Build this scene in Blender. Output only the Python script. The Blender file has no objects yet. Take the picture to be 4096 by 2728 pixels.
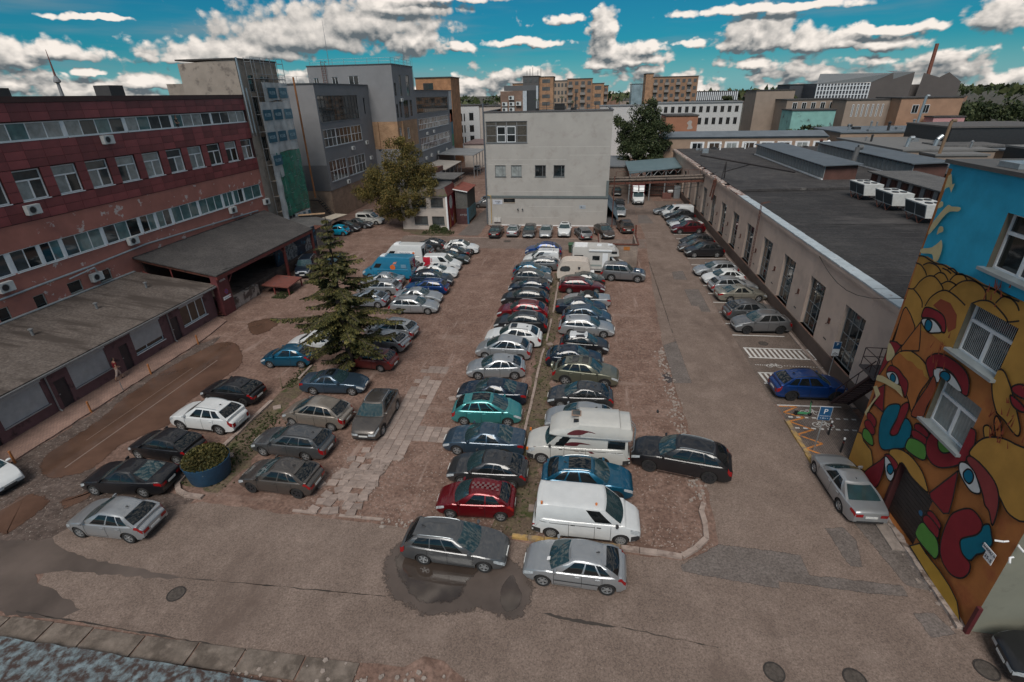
import bpy, bmesh, math, random
from mathutils import Vector, Matrix
C = bpy.context.scene
COL = C.collection
rad = math.radians
rnd = random.Random(7)

# ---------------------------------------------------------------- camera
CAM_H = 18.3
YAW, PITCH, ROLL, FPX = rad(8.497), rad(26.037), rad(-1.2596), 1162.4 / 2354.0
def cam_axes():
    cy, sy, cp, sp = math.cos(YAW), math.sin(YAW), math.cos(PITCH), math.sin(PITCH)
    f = Vector((-sy * cp, cy * cp, -sp)); r = Vector((cy, sy, 0)); u = r.cross(f)
    cr, sr = math.cos(ROLL), math.sin(ROLL)
    return cr * r + sr * u, -sr * r + cr * u, f
cr_, cu_, cf_ = cam_axes()
cd = bpy.data.cameras.new('camera'); cam = bpy.data.objects.new('camera', cd); COL.objects.link(cam)
m = Matrix.Identity(4)
for i in range(3):
    m[i][0], m[i][1], m[i][2] = cr_[i], cu_[i], -cf_[i]
m[2][3] = CAM_H
cam.matrix_world = m
cd.sensor_width = 36; cd.lens = 36 * FPX; cd.clip_start = 0.1; cd.clip_end = 8000
C.camera = cam

# ---------------------------------------------------------------- sky, sun, exposure
SUN_EL, SUN_AZ = rad(50), rad(183)      # azimuth clockwise from +Y: behind the camera
w = bpy.data.worlds.new('World'); C.world = w; w.use_nodes = True
nt = w.node_tree; nt.nodes.clear(); N = nt.nodes; Lk = nt.links
def nd(t, **k):
    n = N.new(t)
    for a, b in k.items(): setattr(n, a, b)
    return n
def put(s, v):
    if isinstance(v, bpy.types.NodeSocket): s.id_data.links.new(v, s)
    elif v is not None: s.default_value = v
def mth(op, a, b=None, c=None, cl=False):
    n = N.new('ShaderNodeMath'); n.operation = op; n.use_clamp = cl
    put(n.inputs[0], a)
    if b is not None: put(n.inputs[1], b)
    if c is not None: put(n.inputs[2], c)
    return n.outputs[0]
def vm(op, a, b=None):
    n = N.new('ShaderNodeVectorMath'); n.operation = op
    put(n.inputs[0], a)
    if b is not None: put(n.inputs[1], b)
    return n.outputs['Value'] if op in ('LENGTH', 'DOT_PRODUCT') else n.outputs[0]
def mixc(f, a, b, blend='MIX'):
    n = N.new('ShaderNodeMix'); n.data_type = 'RGBA'; n.blend_type = blend
    put(n.inputs[0], f); put(n.inputs[6], a); put(n.inputs[7], b)
    return n.outputs[2]
def smooth(x, a, b):
    n = N.new('ShaderNodeMapRange'); n.interpolation_type = 'SMOOTHSTEP'
    put(n.inputs[0], x); n.inputs[1].default_value = a; n.inputs[2].default_value = b
    return n.outputs[0]
def noise(v, sc, det=4, rough=.55, dim='3D'):
    n = N.new('ShaderNodeTexNoise'); n.noise_dimensions = dim
    put(n.inputs['Vector'], v); n.inputs['Scale'].default_value = sc
    n.inputs['Detail'].default_value = det; n.inputs['Roughness'].default_value = rough
    return n
# clouds in the photograph: azimuth (rad, right of +Y), elevation of the flat base, half width, height above / below base
CLOUDS = [(-0.484,0.0825,0.150,0.0635,0.0209), (-0.571,0.0639,0.142,0.0302,0.0151), (-0.650,0.0545,0.047,0.0262,0.0093), (-0.372,0.1043,0.139,0.0506,0.0282), (-0.304,0.0827,0.063,0.0284,0.0256), (-0.334,0.1284,0.131,0.0267,0.0164), (-0.808,0.0603,0.066,0.0234,0.0095), (-0.846,0.0519,0.047,0.0315,0.0128), (-0.860,0.0239,0.046,0.0147,0.0059), (-0.715,0.0229,0.071,0.0196,0.0079), (-0.777,0.0397,0.023,0.0074,0.0050), (0.018,0.0890,0.033,0.0453,0.0438), (0.028,0.0571,0.046,0.0328,0.0187), (0.072,0.0462,0.069,0.0162,0.0104), (0.089,0.0597,0.039,0.0188,0.0088), (0.014,0.0413,0.051,0.0150,0.0091), (0.234,0.0649,0.044,0.0506,0.0111), (0.278,0.0599,0.053,0.0628,0.0110), (0.328,0.0557,0.053,0.0362,0.0094), (0.373,0.0556,0.048,0.0309,0.0092), (0.428,0.0520,0.065,0.0176,0.0089), (-0.047,0.1095,0.040,0.0126,0.0085), (-0.109,0.0780,0.089,0.0102,0.0074), (-0.228,0.0737,0.024,0.0117,0.0089), (0.167,0.0679,0.038,0.0084,0.0064), (0.263,0.1082,0.171,0.0103,0.0078), (0.550,0.0740,0.041,0.0333,0.0227), (0.413,0.0718,0.099,0.0087,0.0075), (0.258,0.0337,0.033,0.0141,0.0057), (-0.746,0.1056,0.065,0.0058,0.0047), (-0.277,0.1403,0.165,0.0134,0.0068)]
tc = nd('ShaderNodeTexCoord')
sep = nd('ShaderNodeSeparateXYZ'); Lk.new(tc.outputs['Generated'], sep.inputs[0])
az = mth('ARCTAN2', sep.outputs[0], sep.outputs[1])
el = mth('ARCSINE', sep.outputs[2])
def density(dx, de):
    cb = nd('ShaderNodeCombineXYZ'); put(cb.inputs[0], mth('ADD', az, dx)); put(cb.inputs[1], mth('ADD', el, de))
    p = cb.outputs[0]
    n1 = noise(vm('MULTIPLY', p, (1, 1.5, 0)), 26, 3, .6)
    n2 = noise(vm('MULTIPLY', p, (1, 1.2, 0)), 75, 5, .62)
    def puff(sc):
        v = N.new('ShaderNodeTexVoronoi'); v.feature = 'SMOOTH_F1'; v.inputs['Smoothness'].default_value = .35; v.inputs['Scale'].default_value = sc; put(v.inputs['Vector'], vm('ADD', p, vm('MULTIPLY', vm('SUBTRACT', n2.outputs['Color'], (.5, .5, .5)), (.012, .012, 0)))); return mth('SUBTRACT', .45, v.outputs['Distance'])
    bump = mth('ADD', mth('ADD', mth('MULTIPLY', puff(36), .55), mth('MULTIPLY', puff(85), .32)), mth('MULTIPLY', mth('SUBTRACT', n2.outputs[0], .5), .42))
    wob = vm('MULTIPLY', vm('SUBTRACT', n1.outputs['Color'], (.5, .5, .5)), (.06, .022, 0))
    q = vm('ADD', p, wob)
    F = None
    for a0, e0, sx, up, dn in CLOUDS:
        v = vm('SUBTRACT', q, (a0, e0, 0))
        g = vm('MAXIMUM', vm('MULTIPLY', v, (1 / sx, 1 / up, 0)), vm('MULTIPLY', v, (-1 / sx, -1 / dn, 0)))
        d = mth('SUBTRACT', 1.0, vm('LENGTH', g))
        F = d if F is None else mth('MAXIMUM', F, d)
    # free-running cumulus bands, denser and flatter towards the horizon, patchier above
    n3 = noise(vm('MULTIPLY', q, (1, 2.3, 0)), 10, 3, .55)
    low = mth('MULTIPLY', smooth(el, .075, .01), .23)
    hi = mth('MULTIPLY', smooth(el, .16, .5), .17)
    B = mth('MULTIPLY', mth('SUBTRACT', mth('ADD', mth('ADD', n3.outputs[0], low), hi), .62), 3.2)
    F = mth('MAXIMUM', F, B)
    return F, mth('ADD', F, bump)
(F0, D0), (F1, D1) = density(0.0, 0.0), density(.004, .010)
lit = mth('ADD', mth('MULTIPLY_ADD', mth('SUBTRACT', D0, D1), .80, .42), mth('MULTIPLY', mth('SUBTRACT', F0, F1), .55), cl=True)
alpha = smooth(D0, -.04, .30)
sky = nd('ShaderNodeTexSky', sky_type='NISHITA', sun_disc=False, sun_elevation=SUN_EL, sun_rotation=SUN_AZ, altitude=100, air_density=1.0, dust_density=.3, ozone_density=2.0)
blue = mixc(1.0, sky.outputs[0], (.026, .225, .29, 1), 'MULTIPLY')
blue = mixc(mth('MULTIPLY', smooth(el, .075, .0), .5), blue, (1.9, 2.9, 3.2, 1))
cloud = mixc(lit, (.72, .88, .98, 1), (5.6, 5.15, 4.7, 1))
# thin grey veil in front of everything high up
veil = mth('MULTIPLY', smooth(noise(vm('MULTIPLY', tc.outputs['Generated'], (1, 1, 9)), 2.6, 4, .6).outputs[0], .46, .8), .7)
skyv = mixc(veil, blue, (1.25, 1.7, 1.95, 1))
allc = mixc(alpha, skyv, cloud)
bg = nd('ShaderNodeBackground'); Lk.new(allc, bg.inputs[0]); bg.inputs[1].default_value = .054
wo = nd('ShaderNodeOutputWorld'); Lk.new(bg.outputs[0], wo.inputs[0])

sd = bpy.data.lights.new('sun', 'SUN'); sd.energy = .85; sd.angle = rad(30); sd.color = (1, .95, .88)
sun = bpy.data.objects.new('sun', sd); COL.objects.link(sun)
sdir = Vector((math.sin(SUN_AZ) * math.cos(SUN_EL), math.cos(SUN_AZ) * math.cos(SUN_EL), math.sin(SUN_EL)))
sun.rotation_euler = sdir.to_track_quat('Z', 'Y').to_euler(); sun.location = sdir * 100
vs = C.view_settings; vs.view_transform = 'Standard'; vs.look = 'None'; vs.exposure = 1.65; vs.gamma = 1; vs.use_curve_mapping = False
C.cycles.max_bounces = 5; C.cycles.diffuse_bounces = 3; C.cycles.glossy_bounces = 3; C.cycles.transparent_max_bounces = 6
C.cycles.use_denoising = True

# ---------------------------------------------------------------- helpers
def ray(x, y):      # photograph pixel (4096 wide) -> direction
    return cf_ + (x - 2048) / (4096 * FPX) * cr_ - (y - 1364) / (4096 * FPX) * cu_
class MB:
    def __init__(s): s.v = []; s.f = []; s.mi = []
    def face(s, pts, mi=0):
        b = len(s.v); s.v += [tuple(p) for p in pts]; s.f.append(tuple(range(b, b + len(pts)))); s.mi.append(mi); return s
    def box(s, x0, y0, z0, x1, y1, z1, mi=0):
        b = len(s.v)
        s.v += [(x0, y0, z0), (x1, y0, z0), (x1, y1, z0), (x0, y1, z0), (x0, y0, z1), (x1, y0, z1), (x1, y1, z1), (x0, y1, z1)]
        for q in ((0, 3, 2, 1), (4, 5, 6, 7), (0, 1, 5, 4), (1, 2, 6, 5), (2, 3, 7, 6), (3, 0, 4, 7)):
            s.f.append(tuple(b + i for i in q)); s.mi.append(mi)
        return s
    def hexa(s, P, mi=0):   # 8 points, bottom ring then top ring
        b = len(s.v); s.v += [tuple(p) for p in P]
        for q in ((0, 3, 2, 1), (4, 5, 6, 7), (0, 1, 5, 4), (1, 2, 6, 5), (2, 3, 7, 6), (3, 0, 4, 7)):
            s.f.append(tuple(b + i for i in q)); s.mi.append(mi)
        return s
    def obox(s, c, sx, sy, sz, rz=0, tilt=0, mi=0):     # centred box turned about z
        R = Matrix.Rotation(rz, 3, 'Z') @ Matrix.Rotation(tilt, 3, 'X')
        P = [Vector(c) + R @ Vector((a * sx / 2, b * sy / 2, d * sz / 2)) for d in (-1, 1) for a, b in ((-1, -1), (1, -1), (1, 1), (-1, 1))]
        return s.hexa(P, mi)
    def prism(s, pts, z0, z1, mi=0):
        n = len(pts); b = len(s.v)
        s.v += [(p[0], p[1], z0) for p in pts] + [(p[0], p[1], z1) for p in pts]
        s.f.append(tuple(b + i for i in reversed(range(n)))); s.f.append(tuple(b + n + i for i in range(n))); s.mi += [mi, mi]
        for i in range(n):
            j = (i + 1) % n; s.f.append((b + i, b + j, b + n + j, b + n + i)); s.mi.append(mi)
        return s
    def prismy(s, prof, y0, y1, mi=0):      # (x,z) outline swept along y
        n = len(prof); b = len(s.v)
        s.v += [(p[0], y0, p[1]) for p in prof] + [(p[0], y1, p[1]) for p in prof]
        s.f.append(tuple(b + i for i in range(n))); s.f.append(tuple(b + n + i for i in reversed(range(n)))); s.mi += [mi, mi]
        for i in range(n):
            j = (i + 1) % n; s.f.append((b + j, b + i, b + n + i, b + n + j)); s.mi.append(mi)
        return s
    def tube(s, p, q, r, n=8, r2=None, mi=0):
        p, q = Vector(p), Vector(q); d = (q - p).normalized()
        a = d.orthogonal().normalized(); c = d.cross(a); r2 = r if r2 is None else r2; b = len(s.v)
        for o, rr in ((p, r), (q, r2)):
            for i in range(n):
                t = 2 * math.pi * i / n; s.v.append(tuple(o + a * math.cos(t) * rr + c * math.sin(t) * rr))
        for i in range(n):
            j = (i + 1) % n; s.f.append((b + i, b + j, b + n + j, b + n + i)); s.mi.append(mi)
        s.f.append(tuple(b + i for i in reversed(range(n)))); s.f.append(tuple(b + n + i for i in range(n))); s.mi += [mi, mi]
        return s
    def path(s, pts, r, n=6, mi=0):
        for a, b in zip(pts, pts[1:]): s.tube(a, b, r, n, mi=mi)
        return s
    def lathe(s, prof, n=20, axis='z', c=(0, 0, 0), mi=0):  # (r,h) outline
        b = len(s.v); k = len(prof)
        for i in range(n):
            t = 2 * math.pi * i / n
            for r, h in prof:
                x, y, z = r * math.cos(t), r * math.sin(t), h
                if axis == 'y': x, y, z = r * math.cos(t), h, r * math.sin(t)
                s.v.append((x + c[0], y + c[1], z + c[2]))
        for i in range(n):
            j = (i + 1) % n
            for e in range(k - 1):
                s.f.append((b + i * k + e, b + j * k + e, b + j * k + e + 1, b + i * k + e + 1)); s.mi.append(mi)
        return s
    def grid(s, rows, close=False, mi=0):
        b = len(s.v); k = len(rows[0])
        for r in rows: s.v += [tuple(p) for p in r]
        for i in range(len(rows) - 1):
            for j in range(k if close else k - 1):
                j2 = (j + 1) % k
                s.f.append((b + i * k + j, b + i * k + j2, b + (i + 1) * k + j2, b + (i + 1) * k + j)); s.mi.append(mi)
        return s
    def mesh(s, name, mats, smooth_angle=None, fix=False):
        me = bpy.data.meshes.new(name); me.from_pydata(s.v, [], s.f)
        for mt in (mats if isinstance(mats, (list, tuple)) else [mats]): me.materials.append(mt)
        if any(s.mi): me.polygons.foreach_set('material_index', s.mi)
        if fix or smooth_angle is not None:
            bm = bmesh.new(); bm.from_mesh(me)
            if fix: bmesh.ops.remove_doubles(bm, verts=bm.verts, dist=1e-4)
            bmesh.ops.recalc_face_normals(bm, faces=bm.faces); bm.to_mesh(me); bm.free()
        if smooth_angle is not None:
            me.polygons.foreach_set('use_smooth', [True] * len(me.polygons)); me.set_sharp_from_angle(angle=rad(smooth_angle))
        me.update(); return me
def obj(name, me, parent=None, loc=None, rz=0, world=False):
    o = bpy.data.objects.new(name, me); COL.objects.link(o)
    if parent is not None: o.parent = parent
    if loc is not None: o.location = loc
    elif world and parent is not None: o.location = -root_loc(parent)
    if rz: o.rotation_euler = (0, 0, rz)
    return o
def root_loc(o):
    v = Vector((0, 0, 0))
    while o is not None: v = v + o.location; o = o.parent
    return v
def part(name, mb, mats, parent, label=None, sm=None, fix=False):   # geometry given in world coordinates, parent not turned
    o = obj(name, mb.mesh(name, mats, sm, fix), parent, world=True)
    if label: o['label'] = label
    return o
def thing(name, label, cat, loc=(0, 0, 0), rz=0, group=None):
    o = bpy.data.objects.new(name, None); COL.objects.link(o); o.location = loc; o.rotation_euler = (0, 0, rz)
    o.empty_display_size = .2
    return tag(o, label, cat, group)
def tag(o, label, cat, group=None, kind=None):
    if label: o['label'] = label
    if cat: o['category'] = cat
    if group: o['group'] = group
    if kind: o['kind'] = kind
    return o
def struct(name, mb, mats, sm=None):
    o = obj(name, mb.mesh(name, mats, sm)); o['kind'] = 'structure'; return o
def dup(o, parent=None, loc=None, rz=None):
    c = o.copy(); COL.objects.link(c)
    if parent is not None: c.parent = parent
    if loc is not None: c.location = loc
    if rz is not None: c.rotation_euler = (0, 0, rz)
    for ch in list(o.children): dup(ch, c)
    return c
def one(name, mb, mats, label, cat, group=None, sm=None, kind=None):   # a thing that is one mesh, origin at its base centre
    xs = [v[0] for v in mb.v]; ys = [v[1] for v in mb.v]; zs = [v[2] for v in mb.v]
    c = ((min(xs) + max(xs)) / 2, (min(ys) + max(ys)) / 2, min(zs))
    mb.v = [(v[0] - c[0], v[1] - c[1], v[2] - c[2]) for v in mb.v]
    return tag(obj(name, mb.mesh(name, mats, sm), None, c), label, cat, group, kind)
def crom(pts, n=4, closed=True):    # smooth curve through points
    out = []; k = len(pts)
    for i in range(k if closed else k - 1):
        g = lambda j: pts[j % k] if closed else pts[min(max(j, 0), k - 1)]
        p0, p1, p2, p3 = g(i - 1), g(i), g(i + 1), g(i + 2)
        for e in range(n):
            t = e / n
            out.append(tuple(.5 * (2 * b + (c - a) * t + (2 * a - 5 * b + 4 * c - d) * t * t + (3 * b - a - 3 * c + d) * t ** 3) for a, b, c, d in zip(p0, p1, p2, p3)))
    if not closed: out.append(tuple(pts[-1]))
    return out
def ragged(pts, amp, step=.5, closed=True, seed=1):
    r = random.Random(seed); out = []; k = len(pts)
    for i in range(k if closed else k - 1):
        a, b = Vector(pts[i]), Vector(pts[(i + 1) % k]); L = (b - a).length; n = max(1, int(L / step))
        for e in range(n):
            p = a.lerp(b, e / n); out.append((p.x + r.uniform(-amp, amp), p.y + r.uniform(-amp, amp)))
    if not closed: out.append(tuple(pts[-1]))
    return out

# ---------------------------------------------------------------- materials
MAT = {}
def newmat(name):
    mt = bpy.data.materials.new(name); mt.use_nodes = True; t = mt.node_tree; b = t.nodes['Principled BSDF']
    return mt, t, b
def c4(c): return (c[0], c[1], c[2], 1)
def plain(name, col, rough=.6, metal=0., var=.12, scale=3., spec=.5, coat=0., bump=0., streak=False, dirt=None):
    """colour with wear: two octaves of noise vary value; optional streaks and dirt patches"""
    if name in MAT: return MAT[name]
    mt, t, b = newmat(name)
    b.inputs['Roughness'].default_value = rough; b.inputs['Metallic'].default_value = metal
    b.inputs['Specular IOR Level'].default_value = spec; b.inputs['Coat Weight'].default_value = coat
    b.inputs['Coat Roughness'].default_value = .05
    co = t.nodes.new('ShaderNodeTexCoord'); src = co.outputs['Object']
    mp = t.nodes.new('ShaderNodeMapping'); t.links.new(src, mp.inputs[0]); mp.inputs['Scale'].default_value = (1, 1, .15) if streak else (1, 1, 1)
    n1 = t.nodes.new('ShaderNodeTexNoise'); n1.inputs['Scale'].default_value = scale; n1.inputs['Detail'].default_value = 5; n1.inputs['Roughness'].default_value = .6
    t.links.new(mp.outputs[0], n1.inputs['Vector'])
    rp = t.nodes.new('ShaderNodeValToRGB'); e = rp.color_ramp.elements
    e[0].position = .3; e[1].position = .7
    e[0].color = c4([x * (1 - var) for x in col]); e[1].color = c4([min(1, x * (1 + var)) for x in col])
    t.links.new(n1.outputs[0], rp.inputs[0]); outc = rp.outputs[0]
    if dirt:
        n2 = t.nodes.new('ShaderNodeTexNoise'); n2.inputs['Scale'].default_value = dirt[1]; n2.inputs['Detail'].default_value = 6; n2.inputs['Roughness'].default_value = .65
        t.links.new(mp.outputs[0], n2.inputs['Vector'])
        r2 = t.nodes.new('ShaderNodeMapRange'); r2.inputs[1].default_value = dirt[2]; r2.inputs[2].default_value = dirt[3]; t.links.new(n2.outputs[0], r2.inputs[0])
        mx = t.nodes.new('ShaderNodeMix'); mx.data_type = 'RGBA'; t.links.new(r2.outputs[0], mx.inputs[0]); t.links.new(outc, mx.inputs[6]); mx.inputs[7].default_value = c4(dirt[0]); outc = mx.outputs[2]
    t.links.new(outc, b.inputs['Base Color'])
    if bump:
        bp = t.nodes.new('ShaderNodeBump'); bp.inputs['Strength'].default_value = bump; bp.inputs['Distance'].default_value = .02
        n3 = t.nodes.new('ShaderNodeTexNoise'); n3.inputs['Scale'].default_value = scale * 9; n3.inputs['Detail'].default_value = 3; t.links.new(mp.outputs[0], n3.inputs['Vector'])
        t.links.new(n3.outputs[0], bp.inputs['Height']); t.links.new(bp.outputs[0], b.inputs['Normal'])
    MAT[name] = mt; return mt
def ground_mat(name, cols, specks, rough=.9, bump=.5, fine=14., big=.16, mid=.9, stain=None, seed=0.):
    """cols: dark,mid,light of the large patches; specks: colour, low and high thresholds of small stones"""
    mt, t, b = newmat(name); n = t.nodes; l = t.links
    b.inputs['Specular IOR Level'].default_value = .3
    g = n.new('ShaderNodeNewGeometry'); mp = n.new('ShaderNodeMapping'); l.new(g.outputs['Position'], mp.inputs[0]); mp.inputs['Location'].default_value = (seed, seed * 1.7, 0)
    def nz(s, d=5, r=.6, sc=(1, 1, 1)):
        m2 = n.new('ShaderNodeMapping'); l.new(mp.outputs[0], m2.inputs[0]); m2.inputs['Scale'].default_value = sc
        x = n.new('ShaderNodeTexNoise'); x.inputs['Scale'].default_value = s; x.inputs['Detail'].default_value = d; x.inputs['Roughness'].default_value = r; l.new(m2.outputs[0], x.inputs['Vector']); return x.outputs[0]
    def mx(f, a, c, bl='MIX'):
        x = n.new('ShaderNodeMix'); x.data_type = 'RGBA'; x.blend_type = bl
        for s, v in ((x.inputs[0], f), (x.inputs[6], a), (x.inputs[7], c)):
            if isinstance(v, bpy.types.NodeSocket): l.new(v, s)
            else: s.default_value = v
        return x.outputs[2]
    def mr(v, a, c, o0=0., o1=1.):
        x = n.new('ShaderNodeMapRange'); l.new(v, x.inputs[0]); x.inputs[1].default_value = a; x.inputs[2].default_value = c; x.inputs[3].default_value = o0; x.inputs[4].default_value = o1; return x.outputs[0]
    c = mx(mr(nz(big, 6, .62), .33, .66), c4(cols[0]), c4(cols[1]))
    c = mx(mr(nz(mid, 6, .68), .45, .75), c, c4(cols[2]))
    f1 = nz(fine, 3, .7)
    c = mx(1.0, c, mx(mr(f1, .32, .68), (.62, .62, .62, 1), (1.32, 1.32, 1.32, 1)), 'MULTIPLY')
    c = mx(mr(nz(fine * 1.7, 2, .6), specks[1], specks[2]), c, c4(specks[0]))
    if stain:
        for col, s, a, e, sc in stain: c = mx(mr(nz(s, 6, .65, sc), a, e), c, c4(col))
    l.new(c, b.inputs['Base Color'])
    b.inputs['Roughness'].default_value = rough
    bp = n.new('ShaderNodeBump'); bp.inputs['Strength'].default_value = bump; bp.inputs['Distance'].default_value = .03; l.new(f1, bp.inputs['Height']); l.new(bp.outputs[0], b.inputs['Normal'])
    MAT[name] = mt; return mt
def brick_mat(name, c1, c2, mortar, bw=.5, bh=.16, scale=1., rough=.85, axis='xz', mort=.012, dirt=None):
    if name in MAT: return MAT[name]
    mt, t, b = newmat(name); n = t.nodes; l = t.links
    g = n.new('ShaderNodeNewGeometry'); sp = n.new('ShaderNodeSeparateXYZ'); l.new(g.outputs['Position'], sp.inputs[0])
    ad = n.new('ShaderNodeMath'); l.new(sp.outputs[0], ad.inputs[0]); l.new(sp.outputs[1], ad.inputs[1])
    cb = n.new('ShaderNodeCombineXYZ')
    if axis == 'xy': l.new(sp.outputs[1], cb.inputs[0]); l.new(sp.outputs[0], cb.inputs[1])
    else: l.new(ad.outputs[0], cb.inputs[0]); l.new(sp.outputs[2], cb.inputs[1])
    k = n.new('ShaderNodeTexBrick'); l.new(cb.outputs[0], k.inputs['Vector'])
    k.inputs['Color1'].default_value = c4(c1); k.inputs['Color2'].default_value = c4(c2); k.inputs['Mortar'].default_value = c4(mortar)
    k.inputs['Scale'].default_value = scale; k.inputs['Brick Width'].default_value = bw; k.inputs['Row Height'].default_value = bh; k.inputs['Mortar Size'].default_value = mort
    nz = n.new('ShaderNodeTexNoise'); nz.inputs['Scale'].default_value = .7; nz.inputs['Detail'].default_value = 6; l.new(g.outputs['Position'], nz.inputs['Vector'])
    rp = n.new('ShaderNodeMapRange'); l.new(nz.outputs[0], rp.inputs[0]); rp.inputs[1].default_value = .3; rp.inputs[2].default_value = .7; rp.inputs[3].default_value = .72; rp.inputs[4].default_value = 1.2
    mx = n.new('ShaderNodeMix'); mx.data_type = 'RGBA'; mx.blend_type = 'MULTIPLY'; mx.inputs[0].default_value = 1; l.new(k.outputs[0], mx.inputs[6]); l.new(rp.outputs[0], mx.inputs[7])
    l.new(mx.outputs[2], b.inputs['Base Color']); b.inputs['Roughness'].default_value = rough
    bp = n.new('ShaderNodeBump'); bp.inputs['Strength'].default_value = .3; bp.inputs['Distance'].default_value = .01; l.new(k.outputs['Fac'], bp.inputs['Height']); bp.invert = True; l.new(bp.outputs[0], b.inputs['Normal'])
    MAT[name] = mt; return mt
def glassy(name, col, rough=.04, spec=.8, var=.3, sc=1.5):
    return plain(name, col, rough, 0, var, sc, spec)
def emit_free(): pass
white = plain('white_pvc', (.72, .74, .76), .4, var=.06)
black = plain('black_rubber', (.012, .012, .013), .8, var=.2)
darkm = plain('dark_trim', (.03, .03, .032), .5, var=.2)
steel = plain('grey_steel', (.3, .31, .32), .45, .6, .2, 6)
galv = plain('galvanised', (.42, .45, .47), .4, .7, .15, 5)
rust = plain('rusty_steel', (.13, .045, .03), .8, .1, .4, 5, dirt=((.05, .025, .02), 3, .5, .65))
redpaint = plain('dull_red_paint', (.16, .035, .03), .6, 0, .25, 3)
roofblack = ground_mat('bitumen_roof', [(.05, .046, .046), (.075, .07, .068), (.10, .092, .088)], ((.11, .105, .10), .66, .74), .92, .3, 7, .12, .5)
rooffelt = ground_mat('felt_roof', [(.09, .088, .088), (.125, .12, .118), (.15, .145, .14)], ((.2, .19, .18), .7, .78), .92, .3, 8, .2, .8)
GL = [glassy('glass_dark', (.012, .016, .018)), glassy('glass_teal', (.085, .165, .17)), glassy('glass_curtain', (.27, .29, .285), .12), glassy('glass_grey', (.05, .058, .06)), glassy('glass_blind', (.30, .30, .29), .15), glassy('glass_brown', (.06, .045, .035))]
# ================================================================ ground
GRAVEL = ground_mat('gravel_dirt', [(.145, .088, .068), (.21, .133, .105), (.27, .18, .145)], ((.42, .35, .31), .70, .78), .95, .7, 5.5, .11, .8,
    stain=[((.115, .068, .052), .33, .56, .70, (1, 1, 1)), ((.30, .22, .185), .5, .58, .8, (.25, 1, 1)), ((.31, .225, .19), 1.1, .60, .72, (1, .10, 1)), ((.105, .066, .05), 1.6, .64, .74, (1, .3, 1))])
ASPH = ground_mat('worn_asphalt', [(.155, .114, .094), (.205, .153, .127), (.245, .185, .155)], ((.40, .33, .28), .66, .76), .88, .4, 15, .13, .7,
    stain=[((.125, .09, .074), .22, .56, .70, (1, .45, 1)), ((.26, .2, .17), .4, .60, .8, (.5, 1, 1))], seed=3.)
ASPH2 = ground_mat('parking_asphalt', [(.125, .094, .078), (.16, .122, .102), (.19, .148, .126)], ((.26, .22, .2), .68, .76), .9, .4, 10, .2, .9, seed=9.)
PATCHM = ground_mat('asphalt_patch', [(.12, .10, .09), (.155, .13, .118), (.18, .153, .14)], ((.26, .23, .22), .68, .76), .85, .4, 10, .3, 1.2, seed=5.)
MUD = ground_mat('muddy_edge', [(.07, .05, .042), (.11, .08, .068), (.15, .115, .1)], ((.28, .24, .21), .62, .70), .8, .9, 5, .3, 1.4, seed=6.)
TOWN = ground_mat('town_ground', [(.06, .058, .045), (.09, .082, .065), (.12, .105, .09)], ((.14, .13, .12), .7, .8), .95, .2, .4, .01, .05, seed=2.)
SOIL = ground_mat('weedy_soil', [(.10, .072, .05), (.15, .105, .08), (.13, .115, .06)], ((.25, .2, .17), .7, .78), .95, .8, 6, .35, 1.1,
    stain=[((.055, .065, .022), .7, .54, .64, (1, 1, 1))], seed=8.)
def sheet(name, pts, z, mat, kind='structure', label=None):
    o = obj(name, MB().face([(p[0], p[1], z) for p in pts]).mesh(name, mat)); o['kind'] = kind
    if label: o['label'] = label
    return o
def soft(name, pts, z, mat, w=.25, kind='structure', label=None, k=3):
    """a sheet whose rim thins out raggedly (water film, damp, patched tar)"""
    P = [Vector(p) for p in crom(pts, k)]; n = len(P); A = sum(P[i].cross(P[(i + 1) % n]) for i in range(n)); sg = 1 if A > 0 else -1; o_, i_ = [], []
    for i in range(n):
        d = (P[(i + 1) % n] - P[i - 1]).normalized(); nn = Vector((d.y, -d.x)) * sg * w; o_.append(P[i] + nn); i_.append(P[i] - nn)
    m_ = MB(); m_.v = [(p.x, p.y, z) for p in o_ + i_]; m_.f = [(i, (i + 1) % n, n + (i + 1) % n, n + i)[::sg] for i in range(n)] + [tuple(range(n, 2 * n))[::sg]]; m_.mi = [0] * (n + 1)
    key = mat.name + '_soft'
    if key not in MAT:
        mt = mat.copy(); mt.name = key; t = mt.node_tree; b = t.nodes['Principled BSDF']; a = t.nodes.new('ShaderNodeAttribute'); a.attribute_name = 'edge'; g = t.nodes.new('ShaderNodeNewGeometry'); x = t.nodes.new('ShaderNodeTexNoise'); x.inputs['Scale'].default_value = 2.2; x.inputs['Detail'].default_value = 7; x.inputs['Roughness'].default_value = .7; t.links.new(g.outputs['Position'], x.inputs['Vector'])
        q = t.nodes.new('ShaderNodeMath'); q.operation = 'MULTIPLY_ADD'; t.links.new(x.outputs[0], q.inputs[0]); q.inputs[1].default_value = 1.5; q.inputs[2].default_value = -.75; r_ = t.nodes.new('ShaderNodeMath'); r_.operation = 'ADD'; t.links.new(q.outputs[0], r_.inputs[0]); t.links.new(a.outputs['Fac'], r_.inputs[1]); v = t.nodes.new('ShaderNodeMapRange'); v.inputs[1].default_value = .38; v.inputs[2].default_value = .60; t.links.new(r_.outputs[0], v.inputs[0]); t.links.new(v.outputs[0], b.inputs['Alpha']); MAT[key] = mt
    me = m_.mesh(name, MAT[key]); at = me.attributes.new('edge', 'FLOAT', 'POINT'); at.data.foreach_set('value', [0.] * n + [1.] * n); o = obj(name, me); o['kind'] = kind
    if label: o['label'] = label
    return o
sheet('ground', [(-4000, -600), (4000, -600), (4000, 6500), (-4000, 6500)], -.06, TOWN)
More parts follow.
